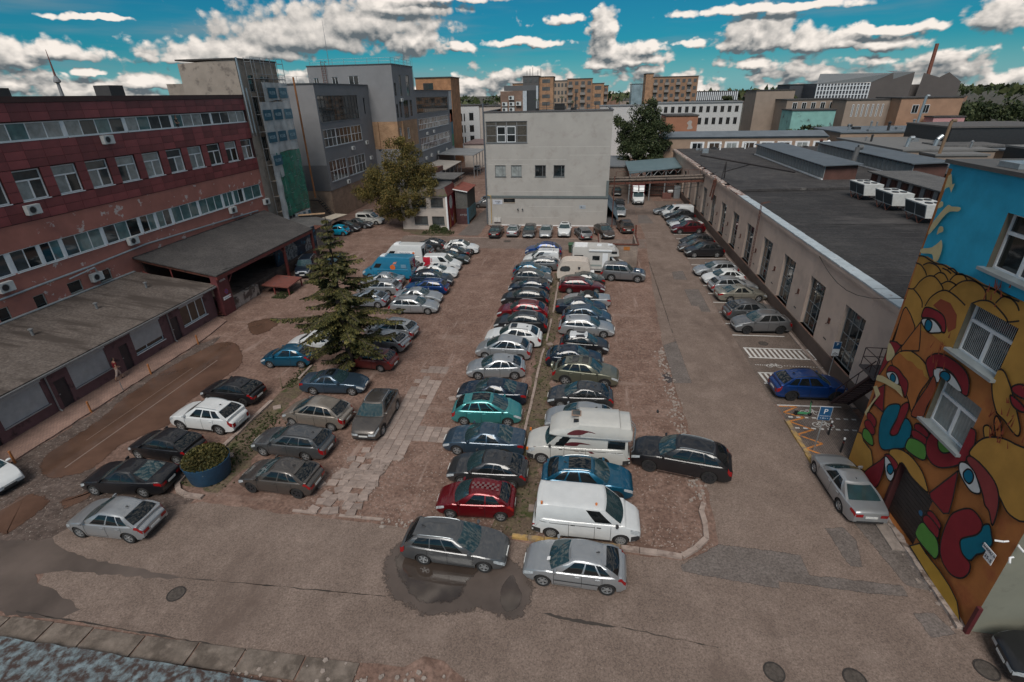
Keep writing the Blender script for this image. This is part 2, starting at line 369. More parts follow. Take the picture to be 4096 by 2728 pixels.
sheet('gravel_lot', [(-75, -12), (18, -12), (18, 180), (-75, 180)], -.03, GRAVEL)
road = ragged([(6.62, 37.6), (6.68, 28.4), (6.78, 21.2), (6.55, 17.2), (4.8, 16.35), (-2.7, 16.55), (-13.7, 16.85), (-18.6, 17.1), (-20.6, 16.4), (-23.8, 14.9), (-24.6, 13.4), (-22.5, 12.2), (-21.8, 10.5),
    (-18, 10.45), (-11.2, 10.2), (-7.2, 10.4), (-5.7, 10.45), (-5.1, 10.85), (-4.4, 10.85), (-3.6, 10.35), (0, 9.6), (10, 9.3), (30, 9), (30, 14.3), (14.75, 14.35), (14.6, 24), (12.7, 24.1), (12.66, 30), (12.5, 39), (12.4, 60), (12.2, 100), (11.8, 128), (8.4, 128), (8.4, 71), (7.6, 57.4), (7.1, 48.6)], .07, .45)
sheet('road', road, -.022, ASPH)
sheet('parking_strip', [(12.55, 29.55), (17.72, 29.55), (17.72, 98), (12.3, 98), (12.45, 60), (12.5, 39)], -.014, ASPH2)
PAV = brick_mat('small_pavers', (.15, .115, .10), (.185, .145, .125), (.075, .06, .052), .24, .12, 1., .85, 'xy', .012)
sheet('paved_corner', [(12.75, 23.95), (17.2, 23.95), (17.2, 29.5), (12.75, 29.5)], -.010, PAV)
SIDE = brick_mat('sidewalk_pavers', (.24, .15, .12), (.30, .19, .15), (.13, .085, .07), .22, .11, 1., .85, 'xy', .01)
sw = MB().prism([(-33.84, 8), (-31.62, 8)] + ragged([(-31.66, 10), (-31.72, 34.5)], .05, .6, False)[:] + [(-31.9, 36), (-32.3, 38.6), (-33.84, 39.4)], -.03, .07)
struct('sidewalk', sw, SIDE)
sheet('muddy_verge', ragged([(-31.6, 12), (-31.7, 34), (-30.9, 35.5), (-29.8, 33), (-30.3, 26), (-29.2, 21), (-25, 17.6), (-19, 17.5), (-19.3, 16.3), (-22, 13.8), (-24, 11), (-30, 9.5)], .18, .5), -.026, MUD)
sheet('weedy_island', ragged([(-20.9, 18.2), (-18.4, 17.8), (-17.9, 20), (-19.1, 24.2), (-19, 29), (-19.7, 31.4), (-20.4, 31), (-20.5, 26), (-20.4, 21.4)], .12, .5), -.018, SOIL)
sheet('weedy_strip', ragged([(-3.6, 16.9), (-1.6, 16.9), (-1.9, 24), (-2.0, 36), (-2.0, 55), (-3.1, 55), (-3.3, 36)], .22, .6), -.020, SOIL)
sheet('tree_verge', ragged([(-28.5, 74.6), (-19.1, 73.4), (-19.2, 70.6), (-23.9, 70.2), (-26, 72)], .3, .7), -.018, SOIL)
LANE = ground_mat('compacted_lane', [(.15, .11, .092), (.185, .138, .117), (.215, .165, .142)], ((.3, .25, .22), .7, .78), .93, .4, 7, .2, .8, seed=12.)
sheet('back_lane', ragged([(-26, 64.2), (-12, 64.6), (2, 64.4), (8, 66), (8.2, 70.4), (2, 70), (-12, 69.7), (-19, 70), (-26, 70.3)], .25, .8), -.024, LANE)
sheet('side_alley', ragged([(-18.2, 71), (-15.2, 71), (-15.2, 96), (-17.6, 96)], .12, .8), -.016, PATCHM)
sheet('alley_right', ragged([(4, 79), (8.4, 79), (8.4, 120), (4.3, 120)], .15, .8), -.025, LANE)
# puddles and wet marks
def wetmat(name, col, rough, spec=.6): return plain(name, col, rough, 0, .35, .35, spec)
CLAY = wetmat('clay_puddle', (.115, .067, .048), .07, .7); MURK = wetmat('murky_puddle', (.06, .045, .037), .05, .8); WET = wetmat('wet_asphalt', (.10, .077, .066), .5, .4)
soft('puddle', [(-29.79,18.56),(-30.41,19.44),(-30.4,20.9),(-30.38,22.59),(-30.56,23.92),(-31.04,25.75),(-30.94,27.07),(-31.1,29.44),(-30.7,32.36),(-30.1,34.22),(-28.61,34.36),(-26.61,32.4),(-25.74,30.68),(-25.88,28.22),(-26.13,24.54),(-25.46,23.14),(-26.48,21.44),(-26.81,20.77),(-26.69,18.73),(-27.74,17.89),(-28.61,17.87)], -.012, CLAY, .22, label='long clay brown puddle beside the brick sidewalk')
soft('puddle', [(-25.94,16.2),(-25.89,16.52),(-25.38,16.9),(-25.08,17.18),(-24.82,16.73),(-25.01,16.16),(-25.36,15.89)], -.012, CLAY, .22, label='small puddle in front of the black sedan')
soft('puddle', [(-28.4,14.2),(-28.52,15.98),(-28.26,16.48),(-27.23,16.44),(-26.53,15.98),(-26.5,14.27),(-26.93,14.0)], -.012, CLAY, .22, label='brown puddle by the silver hatchback')
soft('puddle', [(-7.62,15.3),(-7.0,15.6),(-6.2,16.0),(-5,16.0),(-3.6,15.6),(-4.0,14.6),(-4.3,14.1),(-4.48,13.37),(-5.08,13.1),(-5.61,13.03),(-6.21,13.21),(-6.73,13.65),(-7.18,14.13),(-7.51,14.65)], -.012, MURK, .22, label='dark puddle under the grey estate car')
soft('puddle', [(-2.39,14.7),(-2.12,14.22),(-1.89,13.84),(-1.93,13.39),(-2.11,13.13),(-2.49,13.06),(-2.75,13.6),(-2.7,14.3)], -.012, MURK, .06, label='small dark puddle between the estate and the silver hatchback')
soft('puddle', [(-29.94,38.22),(-29.32,39.27),(-28.44,39.61),(-27.26,38.72),(-27.27,36.83),(-28.04,36.09)], -.014, CLAY, .3, label='shallow puddle near the spruce')
sheet('puddle', ragged([(5.95,32.6),(6.35,33.1),(6.55,32.5),(6.5,31.6),(6.2,31.4)], .08, .3), -.012, MURK, label='puddle in the broken road edge')
soft('wet_mark', [(-7.9,15.4),(-6.8,16.3),(-4.4,16.4),(-2.6,15.5),(-1.6,14.5),(-1.6,13.2),(-2.3,12.75),(-3.6,12.95),(-4.6,12.65),(-5.6,12.55),(-7,13.05),(-7.75,13.9)], -.018, WET, .4)
sheet('wet_mark', ragged([(-26.5,13.67),(-24.1,14.03),(-23.2,13.63),(-20.8,13.19),(-18.5,13.02),(-16.3,12.86),(-17.7,12.67),(-20.2,12.58),(-22,12.53),(-23,12.2),(-22.1,11.75),(-20.3,11.35),(-19.4,10.97),(-19.97,10.5),(-21.84,10.4),(-24,10.6),(-27,11.5)], .08, .3), -.017, WET)
sheet('road_crack', ragged([(-.95,13.1),(-.7,13.19),(-.5,13.1),(.03,13.06),(.7,13.02),(1.28,12.99),(1.91,12.92),(1.52,12.86),(.78,12.86),(.2,12.9),(-.5,13.0)], .03, .15), -.014, plain('tar_crack', (.05, .04, .034), .8))
for k, (a, b, c) in enumerate([((-16.3, 12.84), (-7.4, 13.05), .03), ((2.0, 12.9), (5.5, 12.55), .03), ((7.7, 38), (7.8, 60), .03), ((-11, 10.28), (-22, 10.6), .04)]):
    d = Vector((b[0] - a[0], b[1] - a[1])).normalized(); n = Vector((-d.y, d.x)) * c
    sheet('road_crack', ragged([(a[0], a[1]), (b[0], b[1]), (b[0] + n.x, b[1] + n.y), (a[0] + n.x, a[1] + n.y)], .035, .3, seed=k), -.013, MAT['tar_crack'])
for pts in ([(6.62,37.46),(7.76,38.37),(7.85,31.71),(6.63,31.58)], [(10.38,50.8),(11.79,50.92),(11.79,44.87),(10.94,44.92),(10.97,46.12),(10.31,46.33)], [(9.91,56.42),(11.17,56.91),(11.13,53.73),(9.78,53.8)],
            [(11.59,18.96),(12.44,19.16),(12.67,18.3),(12.28,16.91),(11.81,16.91),(11.68,17.87)], [(4.74,16.1),(6.55,17.43),(8.62,17.35),(9.93,17.25),(9.93,16.24),(13.46,16.15),(13.4,15.64),(11.82,15.6),(9.75,15.74),(8.57,15.75),(8.5,15.4),(4.74,15.76)],
            [(13.2, 14.9), (14.0, 15.0), (14.3, 14.2), (13.3, 13.9)], [(8.6, 92), (10, 92), (10.2, 100), (8.6, 100)], [(8.2, 80), (10.5, 80), (10, 86), (8.6, 86)], [(12.9, 20.6), (14.4, 20.4), (14.6, 16), (13.6, 16.2)]):
    soft('road_patch', pts, -.016, PATCHM, .09, k=1)
# broken concrete pieces and stones along the ragged road edge
CONC = plain('old_concrete', (.30, .25, .22), .9, 0, .25, 4, .3, bump=.4)
st = MB(); r2 = random.Random(5)
for i in range(520):
    if i < 260:
        t = r2.random(); x = 6.25 + .35 * r2.gauss(0, 1) * .6; y = 20 + 17 * t
    elif i < 330: x = r2.uniform(-9, -4.6); y = 16.75 + r2.gauss(0, .22)
    elif i < 420: x = r2.uniform(-12, -2.5); y = r2.uniform(8.9, 10.3)
    else: x = 14.55 + r2.gauss(0, .18); y = r2.uniform(14.4, 23)
    s = r2.uniform(.03, .11); 
    p = [(x + s * math.cos(a) * r2.uniform(.6, 1.2), y + s * math.sin(a) * r2.uniform(.6, 1.2)) for a in (0, 1.2, 2.4, 3.6, 5)]
    st.prism(p, -.03, r2.uniform(.0, .05))
o = struct('rubble', st, CONC); o['kind'] = 'stuff'
gr = MB(); r2 = random.Random(11)     # loose gravel
for i in range(5200):
    x = r2.uniform(-13.5, 6.3); y = 17 + 32 * r2.random() ** 1.6
    if -3.2 < x < -2: continue
    s = r2.uniform(.02, .055); a = r2.random() * 3
    gr.face([(x + s * math.cos(a + k), y + s * math.sin(a + k) * .8, -.028 + (0 if k else s * .7)) for k in (0, 2.1, 4.2)])
    gr.face([(x - s * math.cos(a), y - s, -.028), (x + s, y, -.028), (x, y + s * .6, -.02 + s * .5)])
o = struct('loose_gravel', gr, plain('pebbles', (.26, .2, .17), .9, 0, .5, 40)); o['kind'] = 'stuff'

# ---- kerbs made of single stones
KERB = plain('kerb_stone', (.33, .26, .225), .9, 0, .22, 3, .3, bump=.5, dirt=((.17, .12, .1), 1.6, .55, .7))
KERBY = plain('kerb_yellow', (.42, .27, .10), .85, 0, .25, 3, .3, dirt=((.22, .17, .13), 2.5, .45, .62))
def kerb(pts, label, w_=.18, h=.1, L=1.0, mat=None, skip=0., sag=.02, seed=1):
    r = random.Random(seed); root = thing('kerb', label, None, (pts[0][0], pts[0][1], 0)); root['kind'] = 'structure'
    for a, b in zip(pts, pts[1:]):
        a, b = Vector(a), Vector(b); ln = (b - a).length; n = max(1, round(ln / L)); d = (b - a) / n; ang = math.atan2(d.y, d.x)
        for i in range(n):
            if r.random() < skip: continue
            c = a + d * (i + .5); dz = r.uniform(-sag, sag)
            part('kerb_stone', MB().obox((c.x + r.uniform(-.02, .02), c.y + r.uniform(-.02, .02), h / 2 - .04 + dz), d.length - .03, w_ * r.uniform(.92, 1.06), h + .06, ang + r.uniform(-.02, .02)), mat or KERB, root)
    return root
kerb([(6.35, 19.9), (6.16, 19.37), (6.19, 18.61), (6.06, 17.65), (5.55, 17.07), (4.83, 16.51), (3.8, 16.59), (2.2, 16.66)], 'rounded stone kerb at the corner of the gravel lot', .24, .12, .85)
kerb([(2.2, 16.7), (-1.2, 16.72), (-2.7, 16.75)], 'yellow painted kerb in front of the white van', .24, .12, .9, KERBY)
kerb([(-3.2, 16.88), (-4.4, 16.9)], 'short kerb under the grey estate', .2, .08, .9)
kerb([(-7.8, 17.04), (-10.1, 17.03), (-12.4, 17.04), (-15, 17.05)], 'sunken kerb along the front of the gravel lot', .14, .04, 1.2, None, .25, .012)
kerb([(-3.06, 19.5), (-3.04, 24.6), (-2.95, 30.35), (-2.88, 34.4), (-2.7, 37.3), (-2.54, 44.9), (-2.55, 54.6)], 'long low kerb between the two rows of cars', .16, .07, 1.4, None, .12, .03)
kerb([(-20.39, 26.3), (-20.43, 24.54), (-20.46, 21.39), (-20.95, 18.77), (-20.86, 18.09), (-20.44, 17.65), (-19.81, 17.4), (-18.79, 17.36)], 'curved kerb around the blue planter', .24, .12, 1.2)
kerb([(-20.14, 31.3), (-20.04, 29.3)], 'kerb beside the spruce', .18, .1, 1.)
kerb([(12.72, 27.7), (12.82, 23.4)], 'yellow kerb by the bicycle parking', .26, .1, 1.05, KERBY)
kerb([(17.35, 29.5), (17.25, 40), (17.2, 62), (17.2, 96)], 'low kerb along the hall plinth', .22, .08, 2.4)
kerb([(-25.5, 70.25), (-12.5, 69.85), (2, 70.1)], 'kerb line in front of the white building', .14, .02, 2.5)
# ---- concrete paver path
PT = [plain('paver_%d' % i, tuple(x * k for x in (.30, .235, .205)), .9, 0, .18, 3, .3, bump=.4) for i, k in enumerate((.82, .95, 1.08))]
path = thing('paver_path', 'broken path of square concrete pavers across the gravel', None, (-10.6, 26, 0)); path['kind'] = 'structure'
r3 = random.Random(4); tm = [MB().obox((0, 0, 0), .47, .47, .07).mesh('paver', m_) for m_ in PT]; tl = [MB().obox((0, 0, 0), .47, .40, .09).mesh('paver', m_) for m_ in PT]
def paver(x, y, z, rz=0, tx=0, ty=0, small=False):
    o = obj('paver', r3.choice(tl if small else tm), path); o.location = Vector((x, y, z)) - path.location; o.rotation_euler = (tx, ty, rz)
for i in range(-5, 10):
    for j in range(0, 22):
        x, y = -10.6 + i * .5 + .25, 21.7 + j * .5 + .25
        main = -11.75 < x < -9.6 and y < 32.4 - max(0, (-x - 10.6)) * 1.2
        arm = -9.6 < x < -7.2 and 23.05 < y < 24.9
        if not (main or arm): continue
        if y > 30 and r3.random() < .45: continue
        if y > 27.5 and r3.random() < .12: continue
        paver(x, y, -.042 + r3.uniform(-.008, .012), r3.gauss(0, .012), r3.gauss(0, .012), r3.gauss(0, .012))
for k in range(105):
    x = r3.uniform(-12.35, -10.0); y = r3.uniform(17.25, 21.9)
    x -= (21.9 - y) * .06
    j = round((y - 17.3) / .48); i = round((x + 12.4) / .5)
    paver(-12.4 + i * .5 + r3.gauss(0, .07) - (21.9 - y) * .05 , 17.3 + j * .48 + r3.gauss(0, .06), -.012 + r3.uniform(0, .035), r3.gauss(0, .22), r3.gauss(0, .07), r3.gauss(0, .07), True)
for p in [(-13.2, 19.0), (-14.0, 24.6), (-8.3, 27.9), (-19.6, 25.6), (-19.6, 20.6), (-1.9, 18.6), (-15.4, 29.6), (-15.1, 29.2), (-2.1, 33.4), (-2.4, 36.7), (-2.2, 46.6)]: paver(p[0], p[1], .02, r3.random(), .06, .03, True)
# ---- slabs beneath the photographer's own building, and its flaking ledge
own = thing('slab_row', 'row of mossy concrete slabs at the bottom edge of the road', None, (-16, 9.9, 0)); own['kind'] = 'structure'
SL = plain('mossy_slab', (.19, .155, .13), .9, 0, .3, 2, .3, bump=.6, dirt=((.10, .08, .066), 1.1, .44, .6))
x = -24.
while x < -9:
    wd = r3.uniform(1.7, 2.4); part('slab', MB().obox((x + wd / 2, 9.9 + r3.uniform(-.03, .03), -.02), wd - .08, .84, .09, r3.uniform(-.01, .01), r3.uniform(-.02, .02)), SL, own); x += wd
FLK = plain('flaking_blue_paint', (.17, .215, .235), .85, 0, .4, 5, .3, bump=.6, dirt=((.06, .04, .035), 3.2, .40, .58))
ld = MB(); ed = ragged([(-27, 9.5), (-18, 9.42), (-14.3, 9.33), (-9.4, 9.2), (-4.5, 8.6)], .03, .5, False, 2)
ld.prism([(p[0], p[1]) for p in ed] + [(-4.5, 6.5), (-27, 6.5)], -.05, .22)
one('plinth_ledge', ld, FLK, 'plinth ledge with flaking pale blue paint along the bottom of the picture', 'ledge')
# ---- painted markings
WP = plain('road_paint', (.62, .60, .57), .7, 0, .15, 6, .3, dirt=((.2, .17, .15), 5, .58, .72))
OP = plain('orange_paint', (.62, .23, .05), .75, 0, .2, 8, .3, dirt=((.2, .14, .11), 6, .5, .62))
def stripe(mb, a, b, wd, z=-.008):
    a, b = Vector(a), Vector(b); d = (b - a).normalized(); n = Vector((-d.y, d.x)) * wd / 2
    mb.face([(a.x + n.x, a.y + n.y, z), (a.x - n.x, a.y - n.y, z), (b.x - n.x, b.y - n.y, z), (b.x + n.x, b.y + n.y, z)])
mk = thing('bay_lines', None, None, (14, 50, 0)); mk['kind'] = 'structure'
for y, x1, sl in ((61.8, 17, .1), (59.2, 17, .1), (54.5, 17, .1), (52.1, 17, .1), (49.75, 17, .1), (47.35, 17, .1), (44.9, 17, .1), (42.35, 17, .1), (40.0, 16.6, .1), (66.3, 17, 0), (68.8, 17, 0), (71.05, 17, 0), (73.4, 17, 0), (78, 17, 0), (81, 17, 0), (83.5, 17, 0)):
    q = MB(); stripe(q, (12.5, y), (x1, y + sl), .13); part('bay_line', q, WP, mk)
for y0, y1 in ((36.05, 37.65), (32.2, 33.7)):
    zb = thing('hatched_marking', None, None, (15, (y0 + y1) / 2, 0)); zb['kind'] = 'structure'
    for y in (y0, y1):
        q = MB(); stripe(q, (12.75, y), (17.75, y + .1), .14); part('edge_line', q, WP, zb)
    for i in range(14):
        q = MB(); x = 12.85 + i * .36; stripe(q, (x, y1 - .08), (x + .12, y0 + .08), .17, -.0075); part('stripe', q, WP, zb)
bk = thing('bicycle_bay_markings', None, None, (14.8, 28, 0)); bk['kind'] = 'structure'
q = MB(); stripe(q, (12.75, 29.45), (16.64, 29.62), .13, -.004); part('edge_line', q, WP, bk)
for y in (28.15, 27.0):
    q = MB()
    for i in range(9):
        x = 13.0 + i * .46; stripe(q, (x, y + .015 * i), (x + .25, y + .015 * i), .14, -.004)
    part('dashed_line', q, WP, bk)
zz = [(12.81,29.33),(13.91,29.39),(12.88,28.63),(13.96,28.16),(12.88,27.65),(13.98,26.91),(12.89,26.31),(13.99,25.58),(12.9,24.98),(13.5,24.6)]
q = MB()
for a, b in zip(zz, zz[1:]): stripe(q, a, b, .12, -.003)
part('zigzag_line', q, OP, bk)
def bike(cx, cy, s=.8, flip=1):
    q = MB(); z = -.0035
    def ring(x, y, r):
        for i in range(12):
            a, b = i * math.tau / 12, (i + 1) * math.tau / 12; stripe(q, (x + r * math.cos(a), y + r * math.sin(a)), (x + r * math.cos(b), y + r * math.sin(b)), .05, z)
    ring(cx - .38 * s * flip, cy, .22 * s); ring(cx + .38 * s * flip, cy, .22 * s)
    for a, b in (((-.38, 0), (-.1, .33)), ((-.1, .33), (.28, .3)), ((.28, .3), (.38, 0)), ((-.38, 0), (0, 0)), ((0, 0), (-.1, .33)), ((0, 0), (.28, .3)), ((.28, .3), (.2, .45)), ((-.2, .36), (-.02, .36))):
        stripe(q, (cx + a[0] * s * flip, cy + a[1] * s), (cx + b[0] * s * flip, cy + b[1] * s), .055, z)
    part('bicycle_symbol', q, WP, bk)
bike(14.5, 28.75, 1.0); bike(14.75, 27.45, 1.0)
q = MB()
for i in range(6): stripe(q, (12.9 + i * .16, 34.9), (12.98 + i * .16, 34.9), .1)
for i in range(14): stripe(q, (14.9 + i * .2, 34.92), (15.0 + i * .2, 34.94), .06)
part('dashed_line', q, WP, bk); bike(14.2, 34.8, .9)
q = MB(); stripe(q, (-28.25, 18.6), (-28.1, 31.4), .09, -.009); stripe(q, (-29.3, 21), (-29.2, 30), .04, -.009); part('faded_line', q, plain('faded_paint', (.2, .145, .12), .6), mk)
# ---- manholes
def manhole(x, y, r, label):
    t = thing('manhole', label, 'manhole cover', (x, y, -.02), 0, 'manhole covers in the yard')
    part('rim', MB().lathe([(r, -.01), (r, .015), (r * .86, .015), (r * .86, 0)], 24, 'z', (x, y, -.012)), plain('cast_iron', (.045, .038, .035), .7, .2, .4, 12), t)
    q = MB().lathe([(r * .85, 0), (r * .85, .008), (0.001, .008)], 20, 'z', (x, y, -.012))
    for i in range(-4, 5):
        h = math.sqrt(max(0, .64 - (i / 5.) ** 2)) * r; q.box(x + i * r * .17 - .012, y - h, -.004, x + i * r * .17 + .012, y + h, .004)
    part('cover', q, plain('worn_iron', (.085, .07, .06), .75, .1, .4, 9), t)
manhole(-16.09, 12.1, .36, 'oval looking dark manhole cover alone on the foreground asphalt'); manhole(9.87, 12.0, .38, 'manhole cover at the bottom edge of the road'); manhole(14.5, 12.9, .38, 'manhole cover beside the black car at the grey wall'); manhole(7.22, 11.9, .36, 'manhole cover at the bottom, left of another one')
manhole(-10.55, 68.2, .5, 'manhole cover on the lane in front of the white building'); manhole(14.53, 38.6, .36, 'manhole cover in the empty parking bay')
# ================================================================ vehicles
def lerp(a, b, t): return a + (b - a) * t
def pl(pts, x):     # piecewise linear, pts by rising x
    if x <= pts[0][0]: return pts[0][1]
    for (a, u), (b, v) in zip(pts, pts[1:]):
        if x <= b:
            t = (x - a) / (b - a); t = t * t * (3 - 2 * t) * .5 + t * .5
            return lerp(u, v, t)
    return pts[-1][1]
# L W H wheelbase front-overhang R | zn zc zb zt | xc xh xrh xrb (from the nose, metres back) | roof width factor, windows on the side, kind
SPEC = dict(
 hatch=dict(L=4.2, W=1.76, H=1.48, wb=2.6, fo=.85, R=.33, zn=.72, zc=.95, zb=.98, zt=.86, xc=1.0, xh=1.9, xrh=3.3, xrb=4.0, rw=.67, win=((.15, .45), (.485, .72), (.75, .90))),
 small=dict(L=3.8, W=1.68, H=1.49, wb=2.42, fo=.75, R=.30, zn=.74, zc=.96, zb=.98, zt=.86, xc=.84, xh=1.65, xrh=3.05, xrb=3.64, rw=.68, win=((.17, .55), (.59, .86))),
 sedan=dict(L=4.65, W=1.8, H=1.44, wb=2.72, fo=.88, R=.33, zn=.70, zc=.94, zb=.98, zt=.96, xc=1.2, xh=2.08, xrh=3.1, xrb=4.02, rw=.64, drop=.07, win=((.17, .46), (.50, .78))),
 coupe=dict(L=4.5, W=1.76, H=1.39, wb=2.72, fo=.80, R=.32, zn=.70, zc=.92, zb=.94, zt=.92, xc=1.3, xh=2.05, xrh=3.05, xrb=3.85, rw=.66, win=((.17, .52), (.56, .80))),
 estate=dict(L=4.65, W=1.78, H=1.47, wb=2.68, fo=.88, R=.33, zn=.70, zc=.94, zb=.98, zt=.84, xc=1.15, xh=2.05, xrh=4.0, xrb=4.5, rw=.67, drop=.11, win=((.13, .36), (.385, .61), (.635, .92)), rails=1),
 suv=dict(L=4.55, W=1.86, H=1.67, wb=2.7, fo=.9, R=.36, zn=.86, zc=1.1, zb=1.12, zt=.95, xc=1.1, xh=1.95, xrh=3.65, xrb=4.34, rw=.67, drop=.12, win=((.15, .42), (.455, .70), (.73, .92)), rails=1, clad=1),
 bigsuv=dict(L=5.05, W=1.98, H=1.74, wb=3.0, fo=.98, R=.39, zn=.88, zc=1.12, zb=1.15, zt=.98, xc=1.3, xh=2.2, xrh=4.2, xrb=4.85, rw=.66, drop=.12, win=((.14, .40), (.425, .67), (.69, .91)), rails=1, step=1),
 mpv=dict(L=4.3, W=1.77, H=1.63, wb=2.7, fo=.82, R=.315, zn=.76, zc=1.04, zb=1.04, zt=.9, xc=.78, xh=1.8, xrh=3.5, xrb=4.13, rw=.68, drop=.16, win=((.10, .20), (.225, .47), (.50, .73), (.755, .92))),
 vanS=dict(L=4.4, W=1.82, H=1.82, wb=2.72, fo=.9, R=.32, zn=.82, zc=1.1, zb=1.12, zt=.8, xc=.92, xh=1.75, xrh=4.2, xrb=4.34, rw=.83, win=((.10, .34),)),
 vanM=dict(L=4.85, W=1.92, H=1.97, wb=3.1, fo=.85, R=.34, zn=.92, zc=1.2, zb=1.15, zt=.7, xc=.72, xh=1.6, xrh=4.66, xrb=4.8, rw=.86, win=((.085, .28),), bumpers=1, ribs=1, beacons=1),
 vanL=dict(L=5.9, W=2.05, H=2.58, wb=3.6, fo=.95, R=.35, zn=1.0, zc=1.3, zb=1.3, zt=.7, xc=.85, xh=2.0, xrh=5.72, xrb=5.86, rw=.87, win=((.075, .23),), bumpers=1, wt=.50),
 offroad=dict(L=4.7, W=1.86, H=1.84, wb=2.75, fo=.78, R=.385, zn=1.02, zc=1.15, zb=1.17, zt=1.0, xc=1.3, xh=1.95, xrh=4.35, xrb=4.6, rw=.76, drop=.05, win=((.11, .36), (.385, .61), (.635, .92)), rails=1, clad=1),
 conv=dict(L=4.4, W=1.76, H=1.34, wb=2.6, fo=.85, R=.315, zn=.68, zc=.9, zb=.92, zt=.90, xc=1.25, xh=1.95, xrh=2.8, xrb=3.4, rw=.66, win=((.17, .78),), soft=1),
 retro=dict(L=4.15, W=1.64, H=1.4, wb=2.45, fo=.8, R=.30, zn=.80, zc=.92, zb=.94, zt=.78, xc=1.3, xh=1.8, xrh=3.5, xrb=4.0, rw=.74, drop=.05, win=((.14, .45), (.49, .70), (.73, .93)), chrome=1),
 camper=dict(L=5.6, W=2.0, H=2.1, wb=3.25, fo=.85, R=.36, zn=1.0, zc=1.22, zb=1.25, zt=.7, xc=.95, xh=1.75, xrh=5.4, xrb=5.56, rw=.90, win=((.06, .20),), bumpers=1),
 cab=dict(L=5.9, W=2.0, H=2.0, wb=3.45, fo=.9, R=.35, zn=.95, zc=1.2, zb=1.2, zt=1.0, xc=.8, xh=1.65, xrh=2.5, xrb=2.7, rw=.86, win=((.22, .85),), bumpers=1, wt=.9),
)
class CarShape:
    def __init__(s, k):
        s.__dict__.update(dict(rails=0, clad=0, soft=0, bumpers=0, ribs=0, beacons=0, step=0, chrome=0, wt=.92, drop=.13)); s.__dict__.update(SPEC[k]); s.k = k
        h = s.L / 2; s.h = h
        s.X = lambda d: h - d       # metres behind the nose -> x
        s.xw = (h - s.fo, h - s.fo - s.wb); s.Ra = s.R + .055
        tail = s.k in ('sedan', 'coupe', 'conv')
        s.deck = [(-h, s.zt - .13), (-h + .06, s.zt - .03), (-h + .2, s.zt)]
        if tail: s.deck += [(s.X(s.xrb), s.zb), (s.X(s.xrb) + .3, s.zb)]
        else: s.deck += [(s.X(s.xrb), s.zb + .02), (s.X(s.xrb) + .3, s.zb + .025)]
        s.deck += [(s.X(s.xc) - .25, s.zc), (s.X(s.xc), s.zc - .005), (h - .62, lerp(s.zn, s.zc, .62)), (h - .26, lerp(s.zn, s.zc, .12)), (h - .07, s.zn - .07), (h, s.zn - .17)]
    def zd(s, x): return pl(s.deck, x)
    def w(s, x):
        e = 1.15; t = max(0, abs(x) - (s.h - e)) / e
        return s.W / 2 * (1 - (.27 if x > 0 else .19) * t ** 2.3)
    def prof(s, z, x):
        zs = s.zd(x) - .05; f = max(0, min(1, (z - .2) / (zs - .2)))
        return pl([(0, .955), (.12, .985), (.35, 1.0), (.62, 1.0), (.86, .985), (1, .96)], f)
    def zlow(s, x):
        z = .23 if s.R < .34 else .27
        for c in s.xw:
            d = abs(x - c)
            if d < s.Ra: z = max(z, s.R + math.sqrt(s.Ra ** 2 - d * d))
        e = s.h - abs(x)
        if e < .12: z = max(z, .3 + (.12 - e) * .6)
        return z
    def body(s):
        h = s.h; xs = set([-h, -h + .03, -h + .09, -h + .2, -h + .4, h, h - .03, h - .09, h - .2, h - .4, h - .6, s.X(s.xc), s.X(s.xrb), 0, .35, -.35])
        for c in s.xw:
            for i in range(11): xs.add(c + s.Ra * math.cos(math.pi * i / 10))
            xs.add(c + s.Ra + .004); xs.add(c - s.Ra - .004)
        rows = []
        for x in sorted(xs):
            zl = s.zlow(x); zd = s.zd(x); zs = max(zd - .05, zl + .03); w = s.w(x); r = []
            for f in (0, .15, .4, .7, .9, 1): z = lerp(zl, zs, f); r.append((x, w * s.prof(z, x), z))
            r += [(x, w * .915, zd - .012), (x, w * .62, zd + .006), (x, w * .28, zd + .016), (x, 0, zd + .018)]
            rows.append(r + [(p[0], -p[1], p[2]) for p in reversed(r[:-1])])
        m = MB().grid(rows); m.face(rows[0]); m.face(list(reversed(rows[-1])))
        return m
    def ring(s, seg, e, t):
        """point of the glasshouse: seg F/R/L/N side, e along it, t up it"""
        xf = lerp(s.X(s.xc) + .05, s.X(s.xh), t); xr = lerp(s.X(s.xrb), s.X(s.xrh), t)
        bow = lerp(.20, .07, t); bowr = lerp(.10, .06, t)
        w = lerp(s.W / 2 * .93, s.W / 2 * s.rw, t) + .035 * math.sin(math.pi * t)
        if seg == 'F': y = lerp(-w, w, e); x = xf - bow * (y / w) ** 2
        elif seg == 'R': y = lerp(w, -w, e); x = xr + bowr * (y / w) ** 2
        else:
            x = lerp(xf - bow, xr + bowr, e); k = 1 - .10 * max(0, (e - .5) / .5) ** 2 - .03 * max(0, (.2 - e) / .2) ** 2
            y = w * k * (1 if seg == 'L' else -1)
        zb = s.zd(x) - .035; xm = lerp(s.X(s.xh), s.X(s.xrh), .34); v_ = s.k[:3] in ('van', 'cam', 'cab')
        hl = (s.X(s.xh) - xm) if x > xm else (xm - s.X(s.xrh)); dr_ = .03 if v_ else (.06 if x > xm else s.drop)
        zt = s.H - .05 - dr_ * min(1.15, abs((x - xm) / hl)) ** 1.9 * (t ** 2)
        return Vector((x, y, lerp(zb, zt, t)))
